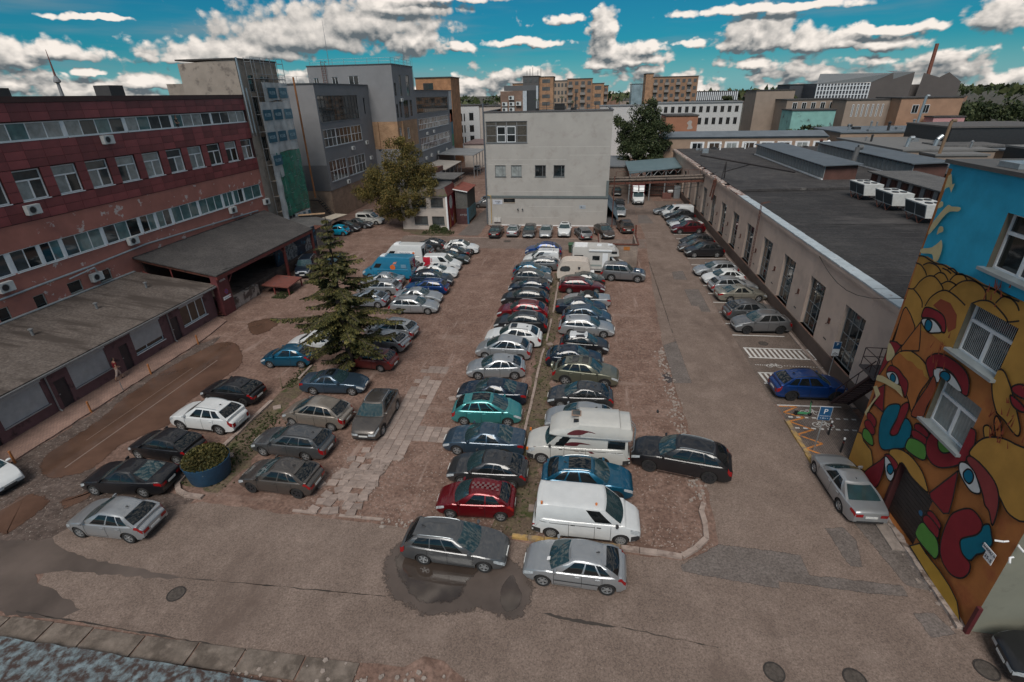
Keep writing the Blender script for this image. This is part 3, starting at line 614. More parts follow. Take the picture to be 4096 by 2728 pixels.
    def house(s):
        m = MB(); rows = []
        for t in (0, .2, .45, .7, .88, 1):
            r = [s.ring('F', i / 8, t) for i in range(9)] + [s.ring('L', i / 9, t) for i in range(1, 9)] + [s.ring('R', i / 6, t) for i in range(7)] + [s.ring('N', i / 9, t) for i in range(8, 0, -1)]
            rows.append(r)
        top = rows[-1]; xm = sum(p.x for p in top) / len(top)
        for sx, sy, dz in ((.975, .93, .028), (.9, .75, .045), (.7, .4, .054)):
            rows.append([Vector((xm + (p.x - xm) * sx, p.y * sy, p.z * .5 + .5 * top[4].z + dz if False else p.z + dz)) for p in top])
        m.grid(rows, close=True); m.face(rows[-1])
        return m
    def rz(s, x):
        p = s.ring('L', 0, 1); q = s.ring('L', 1, 1); e = max(0, min(1, (p.x - x) / (p.x - q.x))); return s.ring('L', e, 1).z
    def pane(s, seg, e0, e1, t0, t1, ne=6, nt=3, off=.007, slant=0.):
        m = MB(); o = dict(F=Vector((.8, 0, .6)), R=Vector((-.8, 0, .5)), L=Vector((0, 1, .25)), N=Vector((0, -1, .25)))[seg] * off
        m.grid([[s.ring(seg, lerp(e0, e1 - slant * j / nt, i / ne), lerp(t0, t1, j / nt)) + o for i in range(ne + 1)] for j in range(nt + 1)]); return m
    def side(s, x, z, sg, off=0.): return Vector((x, sg * (s.w(x) * s.prof(z, x) + off), z))
    def lamp(s, front, sg, hh, ext, zdrop=.055, inner=.5, zabs=None):
        h = s.h; k = 1 if front else -1; P = [(h - d) * k for d in (ext, ext * .6, ext * .3, .09, .03)]
        bot, top = [], []
        for x in P:
            zt = (zabs if zabs else s.zd(x) - zdrop); zb = zt - hh * (1 if abs(x) > h - .3 else .75)
            zt = min(zt, s.zd(x) - .035)
            bot.append(s.side(x, zb, sg, .012) + Vector((.006 * k, 0, 0))); top.append(s.side(x, zt, sg, .012) + Vector((.006 * k, 0, 0)))
        we = s.w(h * k) * .93
        for f in (.97, inner):
            zt = min(zabs or 9, s.zd(h * k) - .012)
            top.append(Vector(((h + .014) * k, sg * we * f, zt))); bot.append(Vector(((h + .014) * k, sg * we * f, zt - hh)))
        m = MB().grid([bot, top]); return m
GLS = GL[0]; HL = glassy('headlamp_glass', (.42, .45, .47), .12, .8, .35, 9); TLm = glassy('tail_lamp_red', (.26, .008, .01), .15, .7, .2, 6); AMB = plain('amber_lens', (.6, .16, .02), .3)
PLT = plain('number_plate', (.62, .62, .6), .5, 0, .25, 14); CHR = plain('chrome', (.6, .6, .62), .15, 1., .05); TYRE = plain('tyre', (.018, .017, .017), .85, 0, .3, 8); SEAM = plain('door_seam', (.012, .012, .012), .7)
RIMS = [plain('rim_silver', (.38, .39, .40), .35, .6, .15, 9), plain('rim_dark', (.05, .05, .055), .4, .5, .2, 9), plain('rim_hubcap', (.27, .27, .27), .5, .3, .2, 9)]
GLF = [glassy('windscreen', (.025, .05, .056), .03, 1.0), glassy('side_glass', (.010, .012, .013), .04, .7)]  # sky reflection is put into the teal base colour of the windscreen
_tmpl = {}
PCACHE = {}
def paint(key):
    if key in PCACHE: return PCACHE[key]
    col, metal = PAINT[key]
    mt = plain('paint_' + key, col, .34 if metal else .38, .55 if metal else 0, .05, 2.2, .5, .8 if metal else .6)
    PCACHE[key] = mt; return mt
PAINT = dict(white=((.62, .63, .63), 0), dirtywhite=((.50, .49, .46), 0), silver=((.36, .375, .39), 1), bluesilver=((.27, .315, .36), 1), grey=((.115, .118, .122), 1), midgrey=((.19, .19, .195), 1), dkgrey=((.055, .056, .06), 1), brown=((.10, .088, .08), 1), beige=((.33, .29, .25), 1), gold=((.30, .285, .24), 1),
  black=((.010, .010, .012), 0), navy=((.016, .026, .045), 1), steel=((.05, .085, .125), 1), blue=((.008, .045, .17), 1), chrblue=((.006, .05, .22), 1), petrol=((.006, .10, .18), 1), teal=((.06, .30, .30), 1), aqua=((.0, .24, .38), 0), vanblue=((.012, .16, .28), 0), red=((.19, .008, .014), 1), wine=((.11, .008, .014), 1), maroon=((.10, .02, .018), 0), dkgreen=((.02, .032, .032), 1), khaki=((.155, .155, .115), 1), bronze=((.085, .065, .055), 1), redtruck=((.14, .02, .025), 0), cream=((.52, .46, .39), 0), rimblk=((.02, .02, .02), 0))
def wheel_meshes(R, style):
    k = ('w', round(R, 3), style)
    if k in _tmpl: return _tmpl[k]
    wd = .2
    ty = MB().lathe([(R * .62, -.06), (R * .66, wd / 2 - .01), (R * .93, wd / 2), (R, wd / 2 - .04), (R, -wd / 2 + .04), (R * .9, -wd / 2), (R * .4, -wd / 2)], 22, 'y')
    rm = MB().lathe([(R * .67, .06), (R * .67, .085), (R * .60, .09), (R * .58, .05)], 20, 'y')
    n = 5 if style < 2 else 9
    for i in range(n):
        a = i * math.tau / n; ca, sa = math.cos(a), math.sin(a); ww = R * (.13 if style < 2 else .085)
        P = []
        for y in (.045, .08):
            for u, v in ((.08, -ww), (.62, -ww * .75), (.62, ww * .75), (.08, ww)):
                uu = R * u; P.append((uu * ca - v * sa, y, uu * sa + v * ca))
        rm.hexa(P)
    rm.lathe([(R * .16, .04), (R * .16, .088), (.001, .092)], 10, 'y')
    back = MB().lathe([(R * .64, .02), (.001, .02)], 14, 'y')
    _tmpl[k] = (ty.mesh('tyre', TYRE, 35), rm.mesh('rim', RIMS[style], 30, True), back.mesh('brake_disc', plain('dark_wheel_metal', (.03, .03, .03), .6)))  # dark metal disc behind the rim spokes
    return _tmpl[k]
def car_template(k, opts):
    opts = frozenset(opts.split(',')); key = (k, opts)
    if key in _tmpl: return _tmpl[key]
    s = CarShape(k); P = []      # (name, mesh, per-car paint?, parent index)
    def add(name, mb, mat, parent=None, sm=40, fix=True, pk=False):
        P.append((name, mb.mesh(name, mat, sm, fix), pk, parent)); return len(P) - 1
    dp = paint('grey')
    van = k in ('vanS', 'vanM', 'vanL', 'camper', 'cab')
    ib = add('body', s.body(), dp, None, 32, True, True)
    hs = s.house(); add('cabin', hs, black if s.soft else dp, None, 50, True, not s.soft)
    ub = MB().box(-s.h + .12, -s.W / 2 + .24, .2, s.h - .12, s.W / 2 - .24, .62)
    add('underbody', ub, darkm, None, None, False)
    add('windscreen', s.pane('F', .04, .96, .10, .94, 8), GLF[0])
    wt1 = s.wt
    for sg in ('L', 'N'):
        for a, b in s.win: add('side_window', s.pane(sg, a, b, .12, wt1, 5, 3, .008, .0), GLF[1])
        if van and k == 'vanS' and 'win' in opts: add('side_window', s.pane(sg, .4, .9, .2, .8), GLF[1])
    if not (van and 'rearwin' not in opts): add('rear_window', s.pane('R', .07, .93, .14 if k not in ('sedan', 'coupe') else .08, .9, 6), GLF[0] if k in ('sedan', 'coupe') else GLF[1])
    else:
        add('rear_window', s.pane('R', .08, .46, .25, .8), GLF[1]); add('rear_window', s.pane('R', .54, .92, .25, .8), GLF[1])
    for sg in (1, -1):
        hh = .15 if not van else .24
        il = add('headlight', s.lamp(True, sg, hh, .46, .06, .5), HL)
        if van: add('tail_light', s.lamp(False, sg, .42, .14, .1, .86, min(1.15, s.zb)), TLm)
        elif k in ('estate', 'suv', 'bigsuv', 'mpv', 'offroad'): add('tail_light', s.lamp(False, sg, .27, .26, .02, .72), TLm)
        else: add('tail_light', s.lamp(False, sg, .17, .34, .03, .55), TLm)
    h = s.h; zn = s.zd(h); wn = s.w(h)
    g = MB().box(h - .02, -wn * .42, zn - .135, h + .014, wn * .42, zn - .03); add('grille', g, darkm, None, None, False)
    g = MB().box(h - .02, -wn * .66, .33, h + .012, wn * .66, .44); add('air_intake', g, darkm, None, None, False)
    g = MB().box(h - .02, -.26, .46, h + .022, .26, .57); add('number_plate', g, PLT, None, None, False)
    zr = s.zd(-h); g = MB().box(-h - .018, -.26, zr - .24, -h + .02, .26, zr - .13); add('number_plate', g, PLT, None, None, False)
    g = MB().box(-h - .010, -s.w(-h) * .8, .34, -h + .02, s.w(-h) * .8, .42); add('bumper_trim', g, darkm, None, None, False)
    # doors: seams, handles, sills
    xf = s.xw[0] - s.Ra - .07; xs_ = [xf]
    xb = s.ring('L', s.win[0][1] + .015, 0).x if not van else s.ring('L', s.win[0][1] + .02, 0).x
    xs_.append(xb)
    if len(s.win) >= 3 or k == 'sedan': xs_.append(s.xw[1] + s.Ra * .55)
    elif van: xs_.append(xb - 1.15)
    if k == 'mpv': xs_[1] = s.ring('L', .485, 0).x
    for sg in (1, -1):
        q = MB(); zt = s.zb - .055
        for i, x in enumerate(xs_):
            zb_ = max(.30, s.zlow(x) + .03)
            q.grid([[s.side(x + dx, lerp(zb_, zt, j / 5), sg, .003) for dx in (-.009, .009)] for j in range(6)])
        x0, x1 = xs_[0], xs_[1]
        q.grid([[s.side(lerp(x0, xs_[-1], i / 8), z, sg, .003) for i in range(9)] for z in (.30, .318)]) if s.zlow(xs_[-1]) < .3 else q.grid([[s.side(lerp(x0, x1, i / 8), z, sg, .003) for i in range(9)] for z in (.30, .318)])
        if van: q.grid([[s.side(lerp(x1, -h + .25, i / 8), z, sg, .003) for i in range(9)] for z in (zt - .12, zt - .09)])
        add('door_seam', q, SEAM, None, None, False)
        for i in range(len(xs_) - 1):
            x = xs_[i + 1] + .18; z = zt - .10; y = s.w(x) * s.prof(z, x)
            add('door_handle', MB().obox((x, sg * (y + .012), z), .19, .035, .03), dp if not van else darkm, None, 40, False, not van)
        cx = s.X(s.xc) - .34; y = s.W / 2 * .93
        mm = MB(); mm.grid([[Vector((cx + dx * sc, sg * (y + dy), s.zb + .07 + dz * sc)) for dx, dz in ((-.06, -.06), (.05, -.05), (.07, .02), (0, .075), (-.06, .06))] for dy, sc in ((-.03, .5), (.05, .9), (.13, 1.05), (.19, .8), (.2, .3))], close=True)
        add('wing_mirror', mm, darkm if van else dp, None, 50, True, not van)
        if s.rails:
            q = MB(); pts = [s.ring('L' if sg > 0 else 'N', e, 1.) + Vector((0, -sg * .05, .05 if .1 < e < .9 else .015)) for e in (.06, .12, .3, .5, .7, .88, .95)]
            q.path(pts, .02, 6); add('roof_rail', q, galv if 'rail' in opts or k in ('bigsuv',) else darkm, None, 40, False)
        if s.clad or s.bumpers or 'sill' in opts or s.step:
            q = MB(); a, b = s.xw[0] - s.Ra - .02, s.xw[1] + s.Ra + .02
            q.grid([[s.side(lerp(a, b, i / 6), z, sg, .012) for i in range(7)] for z in (.25, .34 if s.clad else .31)]); add('sill_trim', q, CHR if s.step else darkm, None, 40, False)
        if 'strip' in opts:
            q = MB(); q.grid([[s.side(lerp(xs_[0], -h + .5, i / 8), z, sg, .012) for i in range(9)] for z in (.52, .57)]); add('side_strip', q, darkm, None, 40, False)
        if s.clad:
            for c in s.xw:
                q = MB(); q.grid([[(c + r_ * math.cos(math.pi * i / 12), s.side(c + r_ * math.cos(math.pi * i / 12), s.R + r_ * math.sin(math.pi * i / 12), sg, .014).y, s.R + r_ * math.sin(math.pi * i / 12)) for i in range(13)] for r_ in (s.Ra, s.Ra + .055)])
                add('arch_trim', q, darkm, None, 40, False)
    if s.bumpers:
        q = MB()
        for k_ in (1, -1):
            q.grid([[(((h - d) * k_) + .014 * k_, sg * (s.w((h - d) * k_) * f_ + .008), z) for d, sg, f_ in ((.42, 1, .99), (.15, 1, .99), (.02, 1, .98), (0, 1, .7), (0, -1, .7), (.02, -1, .98), (.15, -1, .99), (.42, -1, .99))] for z in (.3, .56)])
        add('bumper', q, darkm, None, 40, False)
    if s.ribs:
        q = MB()
        for i in range(7): x = s.X(1.9) - i * .42; z = s.ring('F', .5, 1).z + .056; q.box(x - .012, -.62, z - .05, x + .012, .62, z + .006)
        add('roof_rib', q, dp, None, None, False, True)
    if s.beacons:
        for x, y in ((s.X(2.0), -.55), (s.X(4.4), -.75)): add('beacon', MB().lathe([(.05, -.06), (.05, .07), (.03, .09), (.001, .09)], 10, 'z', (x, y, s.H)), AMB)
    if s.soft: pass
    zr_ = s.ring('F', .5, 1).z
    if 'sun' in opts:
        a, b = (s.X(s.xh) - .12, s.X(s.xh) - .62) if 'pano' not in opts else (s.X(s.xh) - .14, s.X(s.xh) - 1.25)
        q = MB().grid([[(lerp(a, b, i / 4), y * s.W / 2 * s.rw * .70, s.rz(lerp(a, b, i / 4)) + .064 - abs(y) ** 2 * .016) for y in (-1, -.5, 0, .5, 1)] for i in range(5)]); add('sunroof', q, GLF[1], None, 40, False)
    if 'twosun' in opts:
        for a in (.15, .85): q = MB().grid([[(s.X(s.xh) - a - i * .45, y * .42, s.rz(s.X(s.xh) - a - i * .45) + .062) for y in (-1, 1)] for i in (0, 1)]); add('sunroof', q, GLF[1], None, 40, False)
    if 'fin' in opts or k in ('hatch', 'sedan', 'estate', 'suv', 'bigsuv'):
        x = s.X(s.xrh) + .28; add('antenna', MB().hexa([(x - .07, -.014, zr_ + .03), (x + .09, -.014, zr_ + .03), (x + .09, .014, zr_ + .03), (x - .07, .014, zr_ + .03), (x - .08, -.006, zr_ + .11), (x - .02, -.006, zr_ + .11), (x - .02, .006, zr_ + .11), (x - .08, .006, zr_ + .11)]), darkm, None, None, False)
    if k in ('hatch', 'suv', 'mpv', 'estate', 'small'):
        e = s.ring('R', .5, 1.); add('spoiler', MB().grid([[Vector((e.x + dx, y * s.W / 2 * s.rw * .85, e.z + dz)) for y in (-1, -.5, 0, .5, 1)] for dx, dz in ((.18, .055), (-.06, .03), (-.07, .005), (.05, -.02))]), dp, None, 40, False, True)
    if k == 'sedan' or k == 'coupe' or 'strip' in opts:
        pass
    if 'spare' in opts: add('spare_wheel', MB().lathe([(.001, -.1), (.3, -.1), (.33, -.05), (.33, .06), (.001, .06)], 18, 'z', (0, 0, 0)), dp, None, 40, True, True)
    _tmpl[key] = (s, P); return _tmpl[key]
CARS = {}
def car(kind, col, x, y, hd, label, opts='', rim=0, cat='car', group='cars parked in the yard', name=None, scale=None, glabel=None):
    s, P = car_template(kind, opts)
    nm = name or dict(sedan='sedan_car', hatch='hatchback_car', small='small_car', coupe='coupe_car', estate='estate_car', suv='suv_car', bigsuv='suv_car', mpv='minivan_car', vanS='small_van', vanM='panel_van', vanL='high_roof_van', offroad='offroad_car', conv='convertible_car', retro='old_estate_car', camper='camper_van', cab='box_truck')[kind]
    t = thing(nm, label, cat, (x, y, -.012), rad(hd), group)
    r = random.Random(int(abs(x * 31 + y * 17) * 10))
    if scale: t.scale = scale
    pm = paint(col)
    for n, me, pk, par in P:
        o = bpy.data.objects.new(n, me); COL.objects.link(o); o.parent = t
        if pk and n != 'spare_wheel': o.material_slots[0].link = 'OBJECT'; o.material_slots[0].material = pm
        if n == 'spare_wheel': o.location = (-s.h - .08, 0, .95); o.rotation_euler = (0, rad(-90), 0); o.material_slots[0].link = 'OBJECT'; o.material_slots[0].material = pm
        if n == 'body' and kind == 'conv': pass
    ty, rm, bd = wheel_meshes(s.R, rim)
    for i, c in enumerate(s.xw):
        for sg in (1, -1):
            wo_ = bpy.data.objects.new('wheel', ty); COL.objects.link(wo_); wo_.parent = t; wo_.location = (c, sg * (s.W / 2 - .125), s.R); wo_.rotation_euler = (0, r.random() * 6, 0) if sg > 0 else (0, r.random() * 6, math.pi)
            for nn, mm in (('rim', rm), ('brake_disc', bd)): q = bpy.data.objects.new(nn, mm); COL.objects.link(q); q.parent = wo_
    t['_'] = 0; del t['_']
    CARS[label] = t
    return t, s
def lpart(t, name, mb, mat, sm=None, fix=False):    # part in the vehicle's own coordinates
    return obj(name, mb.mesh(name, mat, sm, fix), t)
V = [('hatch', 'silver', -21.47, 15.08, 179.6, 'silver hatchback alone at the left edge of the foreground asphalt'),
 ('sedan', 'black', -23.13, 17.78, -176.8, 'black sedan between the blue planter and the long puddle'),
 ('hatch', 'black', -23.23, 20.46, 175.4, 'black hatchback reflecting blue sky, right behind the black sedan'),
 ('suv', 'white', -22.69, 23.36, 176.6, 'white crossover with roof rails facing the brick sidewalk', {'opts': 'rail'}),
 ('hatch', 'black', -23.16, 26.4, 175.2, 'black hatchback beside the white crossover', {'rim': 1}),
 ('coupe', 'steel', -16.72, 28.28, 4.0, 'steel blue coupe with a sunroof under the spruce', {'opts': 'sun'}),
 ('mpv', 'beige', -16.04, 24.48, 174.8, 'beige rounded minivan left of the brown crossover', {'rim': 2}),
 ('estate', 'grey', -16.09, 21.6, 177.1, 'grey estate car between the beige minivan and the dark brown hatchback'),
 ('hatch', 'brown', -15.17, 18.77, 177.2, 'dark brown hatchback near the planter, closest of its column to the road', {'rim': 1}),
 ('suv', 'brown', -12.36, 24.88, -88.3, 'brown crossover pointing at the viewer beside the paver path', {'opts': 'rail'}),
 ('small', 'petrol', -22.05, 31.52, -174.1, 'bright blue small car left of the spruce'),
 ('hatch', 'white', -21.25, 34.1, 180.0, 'white car behind the spruce, next to the bright blue small car'),
 ('retro', 'maroon', -15.58, 31.78, 175.0, 'old maroon estate car half hidden under the spruce', {'rim': 2}),
 ('hatch', 'silver', -15.67, 34.89, 170.0, 'silver hatchback with its tail showing right of the spruce'),
 ('estate', 'silver', -15.92, 37.22, 172.0, 'silver estate car with roof rails parked right of the spruce', {'opts': 'rail'}),
 ('hatch', 'bluesilver', -20.7, 43.7, 180, 'pale car almost hidden behind the spruce branches'),
 ('vanL', 'white', -21.6, 56.8, 180, 'white high roof delivery van with a small logo on its side', {'rim': 2, 'cat': 'van'}),
 ('vanL', 'vanblue', -21.4, 51.9, 180, 'blue high roof van with an orange emblem on its side', {'rim': 2, 'cat': 'van'}),
 ('sedan', 'silver', -21.3, 49.3, 181, 'silver sedan parked right in front of the blue van'),
 ('estate', 'silver', -20.8, 47.0, 181, 'silver estate with tall red tail lamps beside the spruce top'),
 ('hatch', 'dkgrey', -20.18, 63.48, 180.0, 'dark hatchback behind the white delivery van'),
 ('suv', 'white', -15.6, 62.1, 3, 'white crossover at the far end of its row by the leafy tree', {'opts': 'sun'}),
 ('sedan', 'black', -16.3, 60.05, 180, 'black sedan next to the white crossover at the row end'),
 ('sedan', 'dkgreen', -15.96, 57.7, 3, 'dark green grey sedan behind the red and white van'),
 ('vanS', 'white', -16.25, 55.2, 3, 'white small van with a red rear end', {'rim': 2, 'cat': 'van'}),
 ('sedan', 'white', -16.15, 52.6, 3, 'white sedan with a sunroof between the red and white van and a blue crossover', {'opts': 'sun'}),
 ('suv', 'navy', -16.0, 49.9, 4, 'dark blue crossover between a white sedan and a bright blue estate'),
 ('estate', 'blue', -15.9, 47.55, 181, 'bright blue estate car in the left block of parked cars', {'opts': 'rail'}),
 ('sedan', 'silver', -15.9, 44.95, 3, 'silver sedan behind the light silver estate with black wheels'),
 ('estate', 'silver', -15.6, 42.55, 4, 'light silver estate nearest the spruce on its right', {'rim': 2}),
 ('suv', 'midgrey', -21.0, 60.0, 180, 'grey car hidden behind the white delivery van'),
 ('hatch', 'grey', -20.9, 54.35, 180, 'grey car squeezed between the white and the blue high vans'),
 ('small', 'aqua', -36.4, 70.2, 182, 'bright turquoise small car beyond the spruce'),
 ('mpv', 'black', -36.0, 72.4, 0, 'black minivan behind the turquoise small car'),
 ('sedan', 'dkgrey', -35.09, 74.79, 0.0, 'dark sedan parked between the black minivan and the white van under the leafy tree'),
 ('vanS', 'dirtywhite', -34.12, 77.4, 0.0, 'white small van half hidden by the leafy tree', {'opts': 'win', 'rim': 2, 'cat': 'van'}),
 ('offroad', 'navy', -31.8, 52.7, -75, 'navy off-road car in front of the painted tiger wall', {'opts': 'rail'}),
 ('hatch', 'blue', -29.5, 55.2, -80, 'blue car behind the top of the spruce'),
 ('suv', 'chrblue', -4.99, 61.83, 180.0, 'vivid blue crossover at the far end of the middle row', {'rim': 1}),
 ('hatch', 'dkgrey', -4.95, 60.0, 180, 'dark car hidden behind the white small van with roof lettering'),
 ('vanS', 'white', -4.87, 58.1, 180, 'white small van with lettering on its side and roof', {'rim': 2, 'cat': 'van'}),
 ('estate', 'midgrey', -5.01, 56.21, 180.0, 'grey estate car in front of the white small van', {'opts': 'rail'}),
 ('hatch', 'petrol', -5.59, 53.82, 0.0, 'blue hatchback between the grey estate and a grey minivan'),
 ('mpv', 'grey', -5.32, 51.21, 0.0, 'grey minivan in the middle row, nose to the right'),
 ('hatch', 'navy', -5.35, 48.45, 180.0, 'black blue hatchback next to the grey minivan'),
 ('suv', 'black', -5.36, 45.14, 180.0, 'black crossover with a chrome window line, beyond the red crossover', {'opts': 'rail'}),
 ('suv', 'red', -5.21, 41.92, 180.0, 'red crossover with silver roof rails in the middle row', {'opts': 'rail'}),
 ('suv', 'black', -5.05, 39.29, 180.0, 'black crossover just in front of the red crossover', {'opts': 'rail'}),
 ('suv', 'white', -5.31, 36.57, 180.0, 'white crossover with a sunroof in the middle row', {'opts': 'sun', 'rim': 1}),
 ('mpv', 'silver', -5.78, 34.45, 178.0, 'silver minivan behind the silver three door hatchback'),
 ('hatch', 'silver', -5.91, 31.51, -173.7, 'silver hatchback next to the dark navy sedan'),
 ('sedan', 'navy', -5.6, 28.19, 180.0, 'dark navy sedan just beyond the turquoise minivan'),
 ('mpv', 'teal', -5.53, 25.97, 4.0, 'turquoise minivan with a glass roof', {'opts': 'sun,pano'}),
 ('sedan', 'steel', -5.15, 23.05, 180, 'dark blue sedan directly in front of the turquoise minivan'),
 ('hatch', 'dkgrey', -4.51, 20.58, 180.0, 'black hatchback between the dark blue sedan and the red small car'),
 ('small', 'red', -4.66, 18.32, -177.6, 'red small car with checker stripes on its roof'),
 ('estate', 'grey', -5.03, 15.56, -1.9, 'grey estate car standing in the dark foreground puddle', {'opts': 'rail'}),
 ('hatch', 'silver', 0.19, 15.1, 177.6, 'silver hatchback closest to the viewer, facing left', {'opts': 'strip'}),
 ('offroad', 'midgrey', 4.3, 53.35, -6, 'silver off-road car with dark bonnet, sticking out of its row'),
 ('sedan', 'dkgreen', 0.0, 51.1, 180, 'dark green sedan behind the dark red family car'),
 ('estate', 'wine', -0.04, 49.25, 0.0, 'dark red family estate in the right middle row', {'rim': 2}),
 ('conv', 'silver', 0.5, 45.65, 180, 'silver convertible with a black soft top'),
 ('sedan', 'navy', 0, 43.7, 0, 'navy sedan with its bonnet to the right, beside the convertible'),
 ('mpv', 'steel', 0.5, 41.35, -2, 'blue grey minivan beyond the silver estate'),
 ('estate', 'silver', 0.5, 39.2, -2, 'silver estate in the right middle row, behind the white roofed small car', {'opts': 'rail'}),
 ('small', 'black', 0.35, 35.9, -2, 'black small car with a white roof'),
 ('hatch', 'navy', -0.35, 33.55, 0, 'navy hatchback between the white roofed small car and the khaki crossover'),
 ('suv', 'khaki', 0.5, 31.3, -5, 'khaki crossover with two roof hatches and a spare wheel', {'opts': 'twosun,spare'}),
 ('hatch', 'dkgrey', 0.19, 28.28, 180.0, 'black hatchback facing left, in front of the khaki crossover', {'rim': 2}),
 ('hatch', 'silver', 0.22, 25.75, 180.0, 'silver car behind the white camper van'),
 ('suv', 'petrol', 0.64, 20.33, 0.0, 'blue crossover with a glass roof between the two white vans', {'opts': 'sun,pano,rail'}),
 ('vanM', 'white', 0.62, 17.74, -0.9, 'white panel van with orange beacons at the front of the lot', {'rim': 2, 'cat': 'van'}),
 ('bigsuv', 'black', 5.63, 22.62, 168.7, 'large black crossover standing crosswise behind the camper van', {'opts': 'rail', 'rim': 1}),
 ('sedan', 'black', -12.6, 71.4, 90, 'black sedan showing its tail, leftmost along the white building'),
 ('sedan', 'silver', -10.17, 72.2, 90, 'grey sedan showing its tail, second from the left along the white building'),
 ('estate', 'dkgrey', -7.84, 71.87, -90.0, 'black estate with its nose forward along the white building'),
 ('sedan', 'silver', -5.45, 71.9, -90.0, 'silver sedan with its nose forward along the white building'),
 ('suv', 'white', -2.84, 72.48, -90.0, 'white crossover with its nose forward along the white building', {'opts': 'sun'}),
 ('estate', 'midgrey', -0.22, 71.18, 105.0, 'grey estate parked askew with its tail forward along the white building', {'opts': 'rail'}),
 ('suv', 'bronze', 2.71, 71.78, -70.0, 'dark bronze crossover beside the blue sheet metal roof', {'opts': 'rail'}),
 ('suv', 'bronze', 5.8, 75.1, 100.0, 'bronze crossover showing its tail at the corner of the white building'),
 ('estate', 'silver', 5.66, 86.0, -90, 'silver estate in the alley behind the blue sheet metal roof'),
 ('suv', 'black', 5.74, 91.3, 90, 'black crossover in the alley behind a silver estate'),
 ('hatch', 'black', 5.94, 104.47, -90.0, 'black hatchback deep in the alley beside the white building'),
 ('estate', 'midgrey', -17.65, 91.3, 180, 'grey estate parked behind the white building on its left side'),
 ('hatch', 'silver', -17.6, 93.6, 180, 'silver car, second behind the left side of the white building'),
 ('estate', 'dkgrey', -17.6, 97.5, 180, 'dark estate, farthest behind the left side of the white building'),
 ('sedan', 'silver', 13.4, 86.9, -173, 'silver sedan half hidden behind the white van along the hall'),
 ('vanM', 'white', 14.6, 84.5, -174, 'white van parked along the hall', {'rim': 2, 'cat': 'van'}),
 ('suv', 'black', 14.6, 82.3, -172, 'black crossover beside the white van along the hall'),
 ('sedan', 'grey', 14.55, 79.0, -173, 'dark grey sedan along the hall'),
 ('sedan', 'white', 14.75, 76.9, -173, 'white sedan squeezed in beside the red crossover'),
 ('suv', 'wine', 14.55, 74.5, -171, 'red crossover along the hall'),
 ('mpv', 'black', 14.5, 67.4, -174, 'black minivan along the hall'),
 ('hatch', 'bronze', 13.9, 65.1, -173, 'dark wine red hatchback between two black cars along the hall'),
 ('suv', 'black', 14.55, 62.95, -173.5, 'black crossover along the hall, nearest of three dark cars'),
 ('estate', 'silver', 14.4, 55.8, -172, 'silver estate facing left, farthest of the four pale cars along the hall'),
 ('hatch', 'white', 14.6, 53.1, -173, 'white hatchback among the pale cars along the hall'),
 ('estate', 'silver', 15, 50.75, 7, 'silver estate facing the hall beside the gold sedan'),
 ('sedan', 'gold', 15.15, 48.4, 8, 'gold beige sedan facing the hall', {'opts': 'strip'}),
 ('suv', 'grey', 14.85, 43.75, 6, 'dark grey crossover facing the hall'),
 ('suv', 'midgrey', 14.95, 41.25, -174.5, 'grey crossover facing left, last before the hatched marking', {'opts': 'rail', 'rim': 1}),
 ('suv', 'chrblue', 15.02, 31.01, 3.5, 'vivid blue crossover on the hatched marking by the hall', {'rim': 1}),
 ('sedan', 'silver', 13.41, 21.52, 92.2, 'silver sedan parked against the mural wall'),
 ('suv', 'black', 17.15, 12.75, 170, 'black car cut off by the bottom right corner, at the grey wall'),
 ('hatch', 'white', -31.3, 17.0, -10, 'pale car at the left edge of the picture beside the brick sidewalk'),
 ('small', 'white', -29.2, 139.7, 90, 'small white car in the yard behind the canopies')]
for row in V: car(*row[:6], **(row[6] if len(row) > 6 else {}))
def text_part(txt, parent, loc, rot, size, mat, name='lettering', ext=.004, align='CENTER'):
    cu = bpy.data.curves.new(name, 'FONT'); cu.body = txt; cu.size = size; cu.extrude = ext; cu.align_x = align; cu.align_y = 'CENTER'; cu.resolution_u = 2
    tmp = bpy.data.objects.new('tmp', cu); COL.objects.link(tmp)
    dg = bpy.context.evaluated_depsgraph_get(); me = bpy.data.meshes.new_from_object(tmp.evaluated_get(dg)); bpy.data.objects.remove(tmp); bpy.data.curves.remove(cu)
    me.materials.clear(); me.materials.append(mat); o = obj(name, me, parent); o.location = loc; o.rotation_euler = rot; return o
INK = plain('ink_black', (.02, .02, .025), .6); INKB = plain('ink_blue', (.02, .10, .22), .6); INKR = plain('ink_red', (.45, .02, .03), .5); WHT = plain('ink_white', (.75, .75, .75), .6); ORG = plain('ink_orange', (.65, .14, .03), .5); STR = plain('stripe_maroon', (.10, .018, .022), .5); STRG = plain('stripe_grey', (.22, .22, .25), .5)
# ---- special fittings
def side_text(t, s, txt, x, z, size, mat, sg, flip=False):
    return text_part(txt, t, (x, sg * (s.w(x) * s.prof(min(z, s.zb), x) if z < s.zb else abs(s.ring('L', .6, (z - s.zb) / (s.H - s.zb)).y)) + sg * .008, z), (rad(90), 0, rad(180) if sg > 0 else 0), size, mat)
def byl(sub): return next(t for l, t in CARS.items() if sub in l)
def ly(s, x, z):      # outer half width of the vehicle at height z
    return s.w(x) * s.prof(z, x) if z < s.zb - .04 else abs(s.ring('L', .55, min(1, (z - s.zb) / (s.H - s.zb))).y)
def side_poly(t, s, name, pts, mat, sg, off=.010):
    c = MB(); c.face([(x, sg * (ly(s, x, z) + off), z) for x, z in (pts if sg > 0 else pts)]); return lpart(t, name, c, mat)
S = {k: CarShape(k) for k in SPEC}
